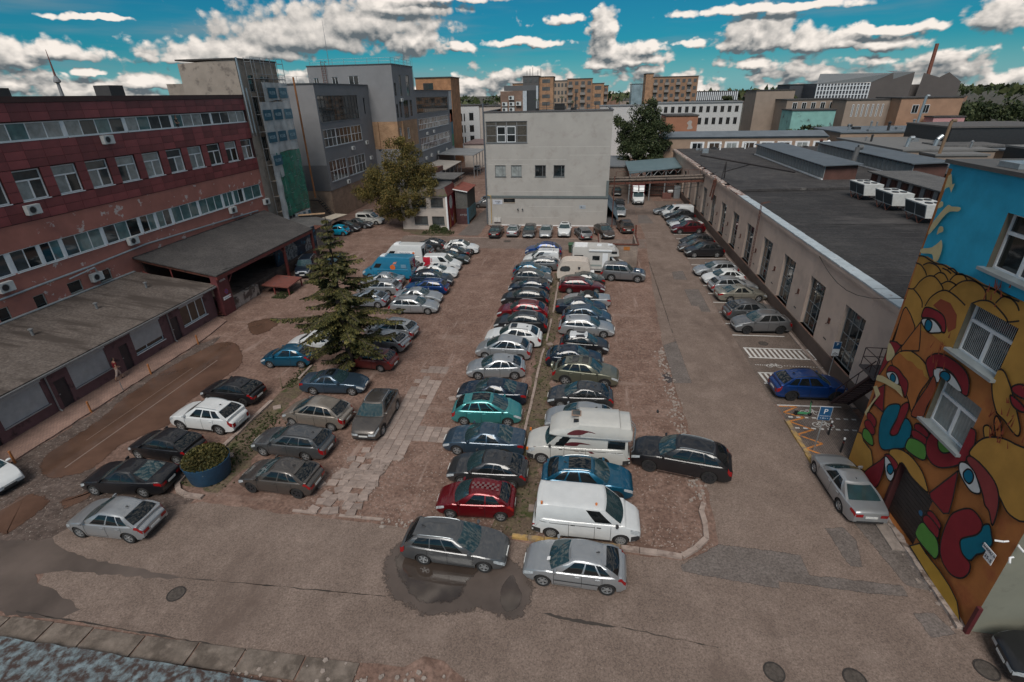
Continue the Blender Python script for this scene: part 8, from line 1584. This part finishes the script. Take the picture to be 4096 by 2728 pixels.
for (cy, cz, ry, rz_, n, c) in ((16.6, 7.6, .7, 1.4, 26, 'K'), (19.2, 11.8, .4, .6, 12, 'K'), (20.6, 8.3, .6, .9, 14, 'K')):
    pl_ = []
    for i in range(n):
        a, z = cy + r9.gauss(0, ry * .5), cz + r9.gauss(0, rz_ * .5); an = r9.uniform(.9, 2.0); L_ = r9.uniform(.15, .5); w_ = r9.uniform(.02, .05); d = Vector((math.cos(an), math.sin(an))); nn = Vector((-d.y, d.x)) * w_; p = Vector((a, z)); pl_.append([p - d * L_ / 2 - nn, p + d * L_ / 2, p - d * L_ / 2 + nn])
    mpart('brush_strokes', clipped(pl_, .15), MP[c])['kind'] = 'stuff'
for h_ in mh_:
    q = MB(); a0, a1, z0, z1 = h_; fw = .08; d0, d1 = -.3, -.2; zm = z0 + (z1 - z0) * .66; am = (a0 + a1) / 2
    for b in ((a0, a1, z0, z0 + fw), (a0, a1, z1 - fw, z1)): FM.box(q, *b, d0, d1)
    FM.box(q, a0, a0 + fw, z0, z1, d0 + .003, d1 - .003); FM.box(q, a1 - fw, a1, z0, z1, d0 + .003, d1 - .003); FM.box(q, a0 + fw, a1 - fw, zm - .06, zm + .06, d0 + .005, d1 + .012); FM.box(q, am - .06, am + .06, z0 + fw, zm - .06, d0 + .006, d1 + .01)
    o = part('window', q, white, B13); gm = GL[0] if z0 > 8 else GL[2]
    for b in ((a0 + .05, a1 - .05, zm + .03, z1 - .05), (a0 + .05, am - .03, z0 + .05, zm - .03), (am + .03, a1 - .05, z0 + .05, zm - .03)): part('pane', FM.quad(MB(), *b, -.26), gm, o)
    if 8 < z0 < 10:
        for i in range(26): part('blind_slat', FM.box(MB(), a0 + .1 + i * .088, a0 + .14 + i * .088, z0 + .1, z1 - .1, -.258, -.254), plain('blind_pale', (.3, .31, .31), .6), o)
    if z0 < 8:
        for i in range(14): part('curtain_fold', FM.box(MB(), a0 + .1 + i * .165, a0 + .2 + i * .165, z0 + .1, z1 - .1, -.258, -.254), plain('curtain_pale', (.24, .25, .24), .8), o)
    part('sill', FM.box(MB(), a0 - .12, a1 + .12, z0 - .1, z0 + .012, -.195, .24), plain('sill_metal', (.36, .40, .41), .4, .3, .1, 2), o); q = MB(); FM.box(q, a0 - .002, a0 + .01, z0, z1, -.19, .02); part('reveal', FM.box(MB(), a1 - .012, a1 - .001, z0, z1, -.19, .004), plain('reveal_olive', (.13, .12, .09), .8), o)
g_ = part('garage_door', FM.box(MB(), gd[0], gd[1], gd[2], gd[3], -.32, -.26), plain('garage_brown', (.055, .042, .038), .6, 0, .2, 2), B13)
for i in range(14): part('slat', FM.box(MB(), gd[0] + .02, gd[1] - .02, .04 + i * .205, .04 + i * .205 + .19, -.258, -.235), MAT['garage_brown'], g_)
q = MB(); FM.box(q, gd[1] - .02, gd[1] + .16, .0, 3.0, -.25, .03); part('door_jamb', q, plain('jamb_red', (.075, .02, .02), .7), g_); c = MB(); c.face([FM.pt(18.7 + .13 * math.cos(a * math.tau / 14), 1.6 + .13 * math.sin(a * math.tau / 14), -.230) for a in range(14)]); part('round_badge', c, plain('badge_blue', (.04, .18, .34), .5), g_)
sn = thing('address_sign', 'white street number plate on the mural near the corner', 'sign', FM.pt(14.9, 3.3, .16)); part('plate', FM.box(MB(), 14.62, 15.2, 3.42, 3.62, .15, .17), WHT, sn); part('plate', FM.box(MB(), 14.62, 15.0, 3.12, 3.41, .15, .17), WHT, sn); text_part('PANERIŲ G.', sn, FM.pt(14.91, 3.52, .173) - sn.location, (rad(90), 0, rad(-90)), .13, INK); text_part('35-5', sn, FM.pt(14.81, 3.26, .173) - sn.location, (rad(90), 0, rad(-90)), .19, INK)
for k, (p, dr, l) in enumerate((((14.55, 14.6, 4.3), (-.35, .2, -.15), 'white security camera on the mural above the number plate'), ((14.6, 14.2, 4.0), (-.2, -.35, -.15), 'white security camera on the building corner, lower one'), ((14.7, 14.25, 4.5), (.1, -.4, -.12), 'white security camera on the grey wall side of the corner'))):
    t = thing('security_camera', l, 'camera', p, 0, 'white security cameras on the corner'); part('camera_body', MB().tube(p, (p[0] + dr[0] * .5, p[1] + dr[1] * .5, p[2] + dr[2] * .5), .035, 8), WHT, t, sm=40); part('bracket', MB().tube(p, (14.7, p[1], p[2] + .04), .03, 6), WHT, t)
one('corner_guard', MB().obox((14.68, 14.3, .65), .14, .14, 1.4), plain('guard_maroon', (.09, .015, .018), .6), 'dark red corner guard at the foot of the grey wall', 'corner guard')
part('broken_plinth', MB().prism(ragged([(14.74, 14.4), (14.74, 24.0), (14.5, 24.0), (14.45, 18), (14.4, 14.4)], .05, .4), -.02, .12), plain('broken_plinth', (.40, .33, .29), .9, 0, .25, 3, .3, dirt=((.16, .12, .1), 2, .5, .62)), B13)
part('door_apron', MB().box(13.95, 18.0, -.02, 14.72, 20.6, .05), CONC, B13)
# iron landing and stairs between hall and mural
ir = thing('iron_stairs', 'dark iron landing and stairs squeezed between the hall and the mural', 'stairs', (16.6, 28.5, 0)); IR = plain('iron_maroon', (.045, .02, .02), .7)
part('landing', MB().box(15.9, 26.2, 3.9, 17.68, 27.9, 4.02), plain('landing_plate', (.09, .075, .075), .7), ir)
for x, y in ((15.95, 27.85), (16.8, 27.85), (17.6, 27.85), (15.95, 26.3)): part('post', MB().tube((x, y, 4.0), (x, y, 5.1), .025, 5), IR, ir)
for z in (4.55, 5.1): part('rail', MB().path([(15.95, 26.3, z), (15.95, 27.85, z), (17.6, 27.85, z)], .022), IR, ir)
part('stringer', MB().path([(15.95, 26.6, 3.95), (16.0, 29.6, .3)], .09), IR, ir); part('stringer', MB().path([(16.9, 26.6, 3.95), (16.95, 29.6, .3)], .09), IR, ir); part('handrail', MB().path([(15.95, 26.6, 4.9), (16.0, 29.6, 1.25)], .03), IR, ir)
for i in range(13): part('tread', MB().box(16.0, 26.75 + i * .22, 3.7 - i * .275, 16.9, 26.98 + i * .22, 3.74 - i * .275), IR, ir)
for i in range(4): part('rail_post', MB().tube((15.97, 26.9 + i * .85, 3.5 - i * 1.03), (15.97, 26.9 + i * .85, 4.5 - i * 1.03), .022, 5), IR, ir)
# ---- signs, bollards, scooter, planter
SGB = plain('sign_blue_p', (.015, .085, .2), .4)
def psign(x, y, zb, label, w_=.6, h_=.82, extra=False):
    t = thing('parking_sign', label, 'sign', (x, y, 0), 0, 'parking signs'); part('pole', MB().tube((x, y, -.02), (x, y, zb + h_), .03, 8), galv, t, sm=40); pn = part('panel', MB().box(x - w_ / 2, y - .05, zb, x + w_ / 2, y - .03, zb + h_), SGB, t); part('border', MB().box(x - w_ / 2 - .02, y - .03, zb - .02, x + w_ / 2 + .02, y - .02, zb + h_ + .02), WHT, t)
    text_part('P', pn, Vector((x, y - .054, zb + h_ * .66)) - root_loc(pn), (rad(90), 0, 0), h_ * .52, WHT)
    if not extra: text_part('MIKROTRANSPORTAS', pn, Vector((x, y - .054, zb + h_ * .32)) - root_loc(pn), (rad(90), 0, 0), .052, WHT); text_part('← 20 m →', pn, Vector((x, y - .054, zb + h_ * .15)) - root_loc(pn), (rad(90), 0, 0), .095, WHT)
    else:
        pl2 = part('lower_plate', MB().box(x - w_ / 2, y - .05, zb - .52, x + w_ / 2, y - .03, zb - .03), WHT, t); q = MB()
        for xx, zz in ((-.1, -.4), (.1, -.4)): q.path([(x + xx + .07 * math.cos(a * math.tau / 8), y - .055, zb + zz + .07 * math.sin(a * math.tau / 8)) for a in range(9)], .012, 4)
        q.path([(x - .1, y - .055, zb - .4), (x - .03, y - .055, zb - .25), (x + .1, y - .055, zb - .4)], .012, 4); part('bicycle_symbol', q, INK, pl2)
psign(13.25, 24.85, 2.1, 'blue parking sign on a leaning post by the bicycle bay'); psign(17.3, 33.4, 2.3, 'blue parking sign with a white bicycle plate by the hall', .45, .5, True)
for x, y, l in ((14.66, 26.5, 'black bollard with a white band by the bicycle bay, farther one'), (14.67, 24.9, 'black bollard with a white top by the mural, nearer one')):
    t = thing('bollard', l, 'bollard', (x, y, 0), 0, 'black bollards by the mural'); part('post', MB().tube((x, y, -.02), (x, y, .85), .05, 10), black, t, sm=40); part('white_band', MB().tube((x, y, .84), (x, y, .95), .052, 10), WHT, t, sm=40); part('red_band', MB().tube((x, y, .62), (x, y, .72), .053, 10), plain('band_maroon', (.12, .02, .02), .6), t, sm=40)
for i, (x, y) in enumerate(((-31.52, 18.64), (-31.68, 23.74), (-31.76, 26.39), (-31.69, 28.85), (-31.62, 33.9))):
    l = 'orange post on the sidewalk edge, ' + ('nearest the left picture edge', 'second from the left', 'grey thin one', 'by the walking person', 'farthest, near the dock')[i]; l = l.replace('orange post on the sidewalk edge, grey thin one', 'thin grey post between two orange posts on the sidewalk edge')
    t = thing('bollard', l, 'bollard', (x, y, .05), 0, 'short posts along the sidewalk'); part('post', MB().tube((x, y, -.02), (x, y, .8), .06 if i != 2 else .025, 10), plain('bollard_orange', (.33, .12, .035), .7, 0, .2, 4) if i != 2 else steel, t, sm=40); 
    if i != 2: part('cap', MB().lathe([(.065, .78), (.06, .82), (.001, .84)], 10, 'z', (x, y, 0)), MAT['bollard_orange'], t, sm=40)
se = thing('electric_scooter', 'green electric scooter standing on the bicycle bay', 'scooter', (13.9, 28.4, 0)); GS = plain('scooter_green', (.07, .30, .13), .4)
part('deck', MB().hexa([(13.55, 28.32, .14), (14.1, 28.32, .14), (14.1, 28.5, .14), (13.55, 28.5, .14), (13.55, 28.32, .2), (14.1, 28.32, .2), (14.1, 28.5, .2), (13.55, 28.5, .2)]), GS, se); part('stem', MB().path([(14.1, 28.41, .18), (14.28, 28.41, .2), (14.18, 28.41, 1.08)], .035, 8), GS, se, sm=40); part('handlebar', MB().tube((14.16, 28.16, 1.1), (14.16, 28.66, 1.1), .022, 6), black, se); part('headlamp', MB().obox((14.2, 28.41, 1.02), .08, .07, .1), darkm, se)
for x in (13.5, 14.3): part('wheel', MB().lathe([(.12, -.03), (.12, .03), (.05, .035), (.05, -.035), (.12, -.03)], 16, 'y', (x, 28.41, .12)), black, se, sm=40)
part('rear_mudguard', MB().obox((13.5, 28.41, .27), .22, .1, .04), black, se)
# foliage
LEAFS = {}
def leafmat(name, cols):
    mt, t, b = newmat(name); n = t.nodes; g = n.new('ShaderNodeNewGeometry'); r = n.new('ShaderNodeValToRGB'); e = r.color_ramp.elements; e[0].color = c4(cols[0]); e[1].color = c4(cols[2]); k = e.new(.55); k.color = c4(cols[1]); t.links.new(g.outputs['Random Per Island'], r.inputs[0])
    nz = n.new('ShaderNodeTexNoise'); nz.inputs['Scale'].default_value = .55; nz.inputs['Detail'].default_value = 3; t.links.new(g.outputs['Position'], nz.inputs['Vector']); mr = n.new('ShaderNodeMapRange'); t.links.new(nz.outputs[0], mr.inputs[0]); mr.inputs[1].default_value = .3; mr.inputs[2].default_value = .7; mr.inputs[3].default_value = .6; mr.inputs[4].default_value = 1.35
    mx = n.new('ShaderNodeMix'); mx.data_type = 'RGBA'; mx.blend_type = 'MULTIPLY'; mx.inputs[0].default_value = 1; t.links.new(r.outputs[0], mx.inputs[6]); t.links.new(mr.outputs[0], mx.inputs[7]); t.links.new(mx.outputs[2], b.inputs['Base Color']); b.inputs['Roughness'].default_value = .65; b.inputs['Specular IOR Level'].default_value = .25; return mt
OLV = leafmat('leaf_olive', [(.055, .055, .018), (.115, .095, .028), (.20, .135, .04)]); DKG = leafmat('leaf_dark', [(.022, .034, .014), (.04, .055, .022), (.075, .085, .035)]); MIDG = leafmat('leaf_mid', [(.03, .045, .018), (.055, .07, .026), (.09, .10, .04)]); BUSHM = leafmat('bush_olive', [(.03, .035, .012), (.07, .065, .02), (.12, .09, .03)]); SPR = leafmat('needle_olive', [(.03, .035, .014), (.075, .075, .026), (.17, .14, .045)]); BARK = plain('bark', (.075, .058, .048), .95, 0, .4, 6, .2, bump=.6)
def leaf(mb, p, s, r):
    a = Vector((r.gauss(0, 1), r.gauss(0, 1), r.gauss(0, .7))).normalized(); b = a.orthogonal().normalized(); b = (b * math.cos(r.random() * 6) + a.cross(b) * math.sin(r.random() * 6)); c = a.cross(b)
    mb.face([p + b * s, p + c * s * .55, p - b * s * .8, p - c * s * .55])
def leafy(x, y, z0, blobs, n, s, mat, label, seed, trunk_r=.35, name='leafy_tree', cat='tree', z=0, group=None):
    """trunk with limbs to each clump; leaves lie in ragged shells round the clump centres, with gaps between"""
    r = random.Random(seed); t = thing(name, label, cat, (x, y, z), 0, group); tr = MB(); top = Vector((x, y, z0))
    tr.tube((x, y, z - .1), top, trunk_r, 9, trunk_r * .75); c = MB(); tot = sum(b[3] ** 2 for b in blobs)
    for bx, by, bz, br, bf in blobs:
        B = Vector((bx, by, bz)); mid = top.lerp(B, .5) + Vector((r.uniform(-.3, .3), r.uniform(-.3, .3), .3)); tr.tube(top, mid, trunk_r * .45, 6, trunk_r * .28); tr.tube(mid, B, trunk_r * .28, 5, .04)
        sub = []
        for i in range(int(9 + br * 4)):
            d = Vector((r.gauss(0, 1), r.gauss(0, 1), r.gauss(0, .8))).normalized(); sub.append((B + Vector((d.x, d.y, d.z * bf)) * br * r.uniform(.35, 1.0), br * r.uniform(.2, .42)))
        k = int(n * br ** 2 / tot)
        for i in range(k):
            C_, R_ = sub[r.randrange(len(sub))]; d = Vector((r.gauss(0, 1), r.gauss(0, 1), r.gauss(0, .75))).normalized(); leaf(c, C_ + d * R_ * r.uniform(.5, 1.1), s * r.uniform(.6, 1.3), r)
    part('trunk', tr, BARK, t, sm=50); part('crown', c, mat, t); return t
leafy(-27.6, 76.2, 3.2, [(-27.5, 76, 9.5, 3.0, .95), (-30.2, 75.5, 7.4, 3.0, .85), (-25.2, 75.5, 7.8, 3.0, .85), (-32.2, 75.5, 5.2, 2.6, .75), (-24, 75, 5.2, 2.5, .8), (-27.6, 73.6, 5.4, 3.0, .85), (-27, 77.6, 6.5, 2.5, .9), (-26.4, 76, 11.6, 1.9, .9), (-29, 77, 4, 2.0, .7), (-25.8, 73.6, 3.0, 1.6, .7), (-28.2, 74.2, 2.4, 2.0, .7), (-30.5, 75, 2.6, 1.7, .7)], 52000, .12, OLV, 'olive brown leafy tree in front of the grey blocks', 3)
leafy(11.5, 117, 4, [(11, 117, 12, 3.6, .9), (8.8, 117, 9, 3.2, .9), (14, 117, 10.5, 3.4, .9), (11.5, 115.5, 8, 3.5, .8), (14.5, 116.5, 7, 2.8, .8), (9, 116, 6.2, 2.6, .8), (12.2, 117, 14.6, 2.4, .9), (6.8, 118, 11.5, 2.6, .9), (12.5, 114, 5.2, 2.6, .7)], 30000, .2, DKG, 'big dark green tree between the white building and the hall', 5, .45)
for i in range(9):
    x = 150 + i * 9 + (i % 3) * 3; y = 255 + (i * 37 % 50); leafy(x, y, 4, [(x, y, 8, 5, .8), (x - 4, y, 6.5, 4, .8), (x + 4, y, 7, 4, .8), (x, y - 3, 4.5, 4, .7)], 1600, .75, DKG, 'dark green tree in the grove at the right edge', 40 + i, .4, group='trees at the right edge')
for i, (x, y, h_) in enumerate(((48.5, 140, 9.8), (52, 138, 10.5), (101, 130, 9.5), (72, 210, 15.5), (60, 260, 16))): leafy(x, y, 3, [(x, y, h_ - 2, 2.4, .8), (x - 2, y, h_ - 3.4, 2.0, .8), (x + 2, y + 1, h_ - 3, 2.1, .8)], 3500, .28, MIDG, ('green tree left of the turquoise wall', 'small green tree beside the turquoise wall', 'bushy tree near the red roofed house', 'tree on the skyline left of the gabled hall', 'tree on the skyline behind the white office')[i], 60 + i, .25)
fw = MB(); r9 = random.Random(77)
for i in range(900):
    a = r9.uniform(-1.02, .8); d = r9.uniform(420, 1200); x, y = d * math.sin(a), d * math.cos(a); hh_ = 18.3 - 12 * r9.random() ** .6 + (d - 420) * .002 if a < -.05 else 14 + r9.random() * 3.0
    for k in range(9):
        c_ = Vector((x + r9.gauss(0, 5), y + r9.gauss(0, 3), hh_ - 2 + r9.gauss(0, 1.6))); leaf(fw, c_, r9.uniform(2, 3.6), r9)
o = obj('distant_woods', fw.mesh('distant_woods', MIDG)); tag(o, 'dark wooded skyline beyond the town', None, None, 'stuff')
# spruce
def spruce(x, y, H, label):
    r = random.Random(9); t = thing('spruce_tree', label, 'tree', (x, y, 0)); tr = MB(); tr.path([(x, y, -.1), (x + .03, y, 2), (x - .02, y, 6)], .24, 9); tr.tube((x - .02, y, 6), (x + .05, y, H), .17, 8, .03); c = MB(); z = 1.1; wv = 0
    while z < H - .2:
        f = (z / H); n = r.choice((4, 4, 5, 6)); L0 = min(4.1, 6.9 * (1 - f)) * (.9 + .1 * math.sin(z * 3)) + .1
        if z < 1.6: L0 *= .55
        a0 = r.random() * 6
        for i in range(n):
            if r.random() < .12: continue
            a = a0 + i * math.tau / n + r.uniform(-.3, .3); L_ = L0 * r.uniform(.5, 1.2); d = Vector((math.cos(a), math.sin(a), 0)); P = [Vector((x, y, z))]
            for k in range(1, 8): e = k / 7; P.append(Vector((x, y, z)) + d * L_ * e + Vector((0, 0, L_ * (.10 * e - .30 * e * e + .22 * e ** 3.2))))
            tr.path(P, .03 * (1 - f) + .012, 4)
            sd_ = Vector((-d.y, d.x, 0))
            m_ = max(5, int(L_ * 8))
            for k in range(m_):
                e = .16 + .84 * k / m_; q_ = e * 7; j = min(6, int(q_)); b = P[j].lerp(P[j + 1], q_ - j); tl_ = (.62 * (1 - e) + .2) * min(1, L_ * .45) * r.uniform(.7, 1.2)
                for s_ in (-1, 1):
                    tip = b + (d * .55 + sd_ * s_ * .85).normalized() * tl_ + Vector((0, 0, -.10 - .22 * tl_ * r.random()))
                    nn = max(3, int(tl_ * 21))
                    for h_ in range(nn):
                        p = b.lerp(tip, (h_ + r.random()) / nn); ax = (tip - b).normalized(); u = ax.orthogonal().normalized(); an = r.random() * math.tau; u = u * math.cos(an) + ax.cross(u) * math.sin(an); s2 = r.uniform(.055, .10)
                        c.face([p - u * s2 * .9, p + ax * s2 * 1.6, p + u * s2 * .9, p - ax * s2 * .5])
        z += r.uniform(.36, .66) * (1.05 - .35 * f)
    part('trunk', tr, BARK, t, sm=50); part('crown', c, SPR, t); return t
spruce(-16.7, 30.86, 11.4, 'sparse olive spruce standing among the parked cars')
# round blue planter with a bush
pn = thing('planter', 'round dark blue concrete planter with a clipped bush', 'planter', (-19.55, 19.0, 0)); part('tub', MB().lathe([(.95, -.03), (1.0, .05), (1.15, 1.0), (1.18, 1.12), (1.02, 1.12), (1.0, 1.0), (.001, .98)], 28, 'z', (-19.55, 19.0, 0)), plain('tub_blue', (.016, .06, .115), .6, 0, .25, 2, dirt=((.2, .24, .26), 2.2, .68, .72)), pn, sm=35); c = MB(); r9 = random.Random(5)
for i in range(5200):
    a = r9.random() * math.tau; d = r9.random() ** .5; leaf(c, Vector((-19.55 + 1.12 * d * math.cos(a), 19 + 1.12 * d * math.sin(a), 1.12 + .58 * math.sqrt(max(0, 1 - d * d)) * r9.uniform(.3, 1.05))), r9.uniform(.05, .09), r9)
part('bush', c, BUSHM, pn)
gs = MB(); r9 = random.Random(6)
def tuft(x, y, s): 
    for k in range(5): a = r9.random() * 6; gs.face([(x + .04 * math.cos(a), y + .04 * math.sin(a), -.03), (x - .04 * math.cos(a), y - .04 * math.sin(a), -.03), (x + r9.gauss(0, .06), y + r9.gauss(0, .06), s)])
for i in range(1500):
    k = r9.random()
    if k < .35: tuft(r9.gauss(-19.4, .5), r9.uniform(18.2, 25), r9.uniform(.03, .12))
    elif k < .6: tuft(r9.gauss(-2.6, .45), r9.uniform(17, 54), r9.uniform(.02, .09))
    elif k < .75: tuft(r9.uniform(-31.5, -30), r9.uniform(44.5, 46.5), r9.uniform(.05, .2))
    elif k < .9: tuft(r9.uniform(-24, -19), r9.gauss(72.4, .5), r9.uniform(.08, .3))
    else: tuft(r9.gauss(-20.3, .3), r9.uniform(28, 31.5), r9.uniform(.03, .12))
o = obj('weeds', gs.mesh('weeds', MIDG)); tag(o, 'weeds growing along kerbs and around the planter', None, None, 'stuff')
for k, (x, y, s, l) in enumerate(((-22.4, 73.9, 1.0, 'green bush at the corner of the small house, bigger one'), (-20.9, 73.4, .6, 'small bush under the red painted end wall'))):
    t = thing('bush', l, 'bush', (x, y, 0)); c = MB()
    for i in range(1400): d = Vector((r9.gauss(0, 1), r9.gauss(0, 1), abs(r9.gauss(0, 1)))).normalized() * r9.uniform(.5, 1) * s; leaf(c, Vector((x, y, .1)) + Vector((d.x, d.y, d.z * .8)), .09, r9)
    part('leaves', c, MIDG, t)
one('timber_pile', MB().obox((-35.2, 79.3, .4), 2.2, .9, .8, .2).obox((-35.0, 79.2, 1.1), 1.8, .8, .6, -.1).obox((-35.1, 79.3, 1.6), 1.4, .7, .4, .15), plain('pallet_grey', (.17, .15, .13), .9, 0, .3, 4), 'pile of grey pallets behind the dark sedan at the brick base', 'pile')
for k, (x, y, s, l) in enumerate(((-21.9, 69.8, 1.1, 'thin broken post stump under the leafy tree'), (-20.6, 27.9, .9, 'thin stake in the weedy island left of the coupe'))): one('stake', MB().tube((x, y, -.03), (x + .06, y, s), .04, 6), plain('stake_wood', (.22, .16, .11), .9), l, 'stake')
# ---- people
SKIN = plain('skin', (.38, .22, .15), .55, 0, .08, 20); HAIR = plain('hair_dark', (.012, .009, .008), .6); REDT = plain('tshirt_red', (.22, .012, .018), .8, 0, .12, 14); TROU = plain('trousers_pale', (.40, .30, .26), .8, 0, .1, 12); SHOE = plain('shoe_dark', (.05, .03, .025), .7)
def skin_mesh(name, verts, edges, mat, parent, sub=2, root=0):
    me = bpy.data.meshes.new(name); me.from_pydata([v[:3] for v in verts], edges, []); o = bpy.data.objects.new(name, me); COL.objects.link(o)
    md = o.modifiers.new('s', 'SKIN'); 
    for i, v in enumerate(verts): me.skin_vertices[0].data[i].radius = (v[3], v[4] if len(v) > 4 else v[3])
    me.skin_vertices[0].data[root].use_root = True
    sb = o.modifiers.new('d', 'SUBSURF'); sb.levels = sub; sb.render_levels = sub
    m2 = bpy.data.meshes.new_from_object(o.evaluated_get(bpy.context.evaluated_depsgraph_get())); bpy.data.objects.remove(o); bpy.data.meshes.remove(me)
    m2.materials.clear(); m2.materials.append(mat); m2.polygons.foreach_set('use_smooth', [True] * len(m2.polygons)); m2.name = name; return obj(name, m2, parent)
def person(loc, rz, label, top, low, hair, stride=.32, armfold=True, bare=False):
    p = thing('person', label, 'person', loc, rz)
    s = stride; V_ = [(0, 0, .95, .13, .105), (0, 0, 1.10, .115, .09), (.01, 0, 1.28, .14, .10), (.01, 0, 1.42, .13, .085), (.015, 0, 1.50, .05), (.03, 0, 1.56, .048), (.045, 0, 1.64, .085, .078), (.04, 0, 1.70, .085, .08), (.03, 0, 1.75, .055),
        (0, .09, .88, .085), (s * .55, .10, .50, .062), (s * .6, .10, .10, .042), (s * .6 + .12, .10, .035, .035), (0, -.09, .88, .085), (-s * .35, -.10, .50, .062), (-s * 1.0, -.10, .14, .042), (-s * 1.0 + .11, -.10, .045, .035),
        (.01, .17, 1.41, .055), (-.02, .21, 1.14, .042), (.16, .14, 1.02, .032), (.22, .10, 1.02, .024), (.01, -.17, 1.41, .055), (-.03, -.21, 1.14, .042), (.15, -.17, 1.0, .032), (.21, -.14, .99, .024)]
    E_ = [(0, 1), (1, 2), (2, 3), (3, 4), (4, 5), (5, 6), (6, 7), (7, 8), (0, 9), (9, 10), (10, 11), (11, 12), (0, 13), (13, 14), (14, 15), (15, 16), (3, 17), (17, 18), (18, 19), (19, 20), (3, 21), (21, 22), (22, 23), (23, 24)]
    skin_mesh('body', V_, E_, SKIN, p)
    for sg, b in ((1, Vector((.22, .10, 1.02))), (-1, Vector((.21, -.14, .99)))):
        for k in range(4): skin_mesh('finger', [(b.x + .0, b.y + (k - 1.5) * .017, b.z, .0095), (b.x + .045, b.y + (k - 1.5) * .019, b.z - .006, .009), (b.x + .07 - abs(k - 1.5) * .006, b.y + (k - 1.5) * .018, b.z - .028, .008)], [(0, 1), (1, 2)], SKIN, p, 1)
        skin_mesh('thumb', [(b.x - .01, b.y - sg * .02, b.z + .01, .01), (b.x + .025, b.y - sg * .045, b.z + .01, .009), (b.x + .05, b.y - sg * .04, b.z, .008)], [(0, 1), (1, 2)], SKIN, p, 1)
    g = lambda i, k=1.14: (V_[i][0], V_[i][1], V_[i][2], V_[i][3] * k, (V_[i][4] if len(V_[i]) > 4 else V_[i][3]) * k)
    skin_mesh('shirt', [g(0, 1.1), g(1, 1.16), g(2, 1.12), g(3, 1.1), (.012, 0, 1.47, .07, .065), g(17, 1.22), (-.005, .19, 1.26, .058), g(21, 1.22), (-.01, -.19, 1.26, .058)], [(0, 1), (1, 2), (2, 3), (3, 4), (3, 5), (5, 6), (3, 7), (7, 8)], top, p)
    skin_mesh('trousers', [(0, 0, 1.0, .14, .112), g(0, 1.07), g(9, 1.14), g(10, 1.25), (s * .58, .10, .3, .066), g(13, 1.14), g(14, 1.25), (-s * .68, -.10, .32, .066)], [(0, 1), (1, 2), (2, 3), (3, 4), (1, 5), (5, 6), (6, 7)], low, p, 2, 1)
    for i, j in ((11, 12), (15, 16)): skin_mesh('shoe', [(V_[i][0] - .03, V_[i][1], max(.04, V_[i][2] - .07), .042), (V_[j][0] - .03, V_[j][1], V_[j][2] + .0, .042, .034), (V_[j][0] + .06, V_[j][1], V_[j][2] - .003, .036, .026)], [(0, 1), (1, 2)], SHOE, p, 1)
    skin_mesh('hair', [(-.02, 0, 1.55, .05), (-.015, 0, 1.64, .088), (.015, 0, 1.735, .096, .092), (.05, 0, 1.76, .06)], [(0, 1), (1, 2), (2, 3)], hair, p)
    for y in (-.032, .032): obj('eye', MB().lathe([(.001, -.008), (.011, 0), (.001, .008)], 8, 'z', (.122, y, 1.665)).mesh('eye', INK), p)
    obj('nose', MB().hexa([(.118, -.012, 1.615), (.152, -.01, 1.62), (.152, .01, 1.62), (.118, .012, 1.615), (.118, -.006, 1.665), (.13, -.005, 1.665), (.13, .005, 1.665), (.118, .006, 1.665)]).mesh('nose', SKIN), p); obj('mouth', MB().box(.115, -.022, 1.588, .127, .022, 1.597).mesh('mouth', plain('lip', (.25, .08, .07), .5)), p)
    for y in (-.088, .088): obj('ear', MB().lathe([(.001, -.012), (.026, 0), (.001, .012)], 8, 'y', (.035, y, 1.65)).mesh('ear', SKIN), p)
    return p
person((-33.25, 27.75, .07), rad(68), 'person with dark hair in a red top and pale trousers walking on the sidewalk', REDT, TROU, HAIR)
person((-41.62, 50.75, 15.3), rad(0), 'person leaning at an open window on the top floor of the red building', plain('top_dark', (.05, .045, .04), .8), plain('trousers_dark', (.03, .03, .03), .8), HAIR, .05)
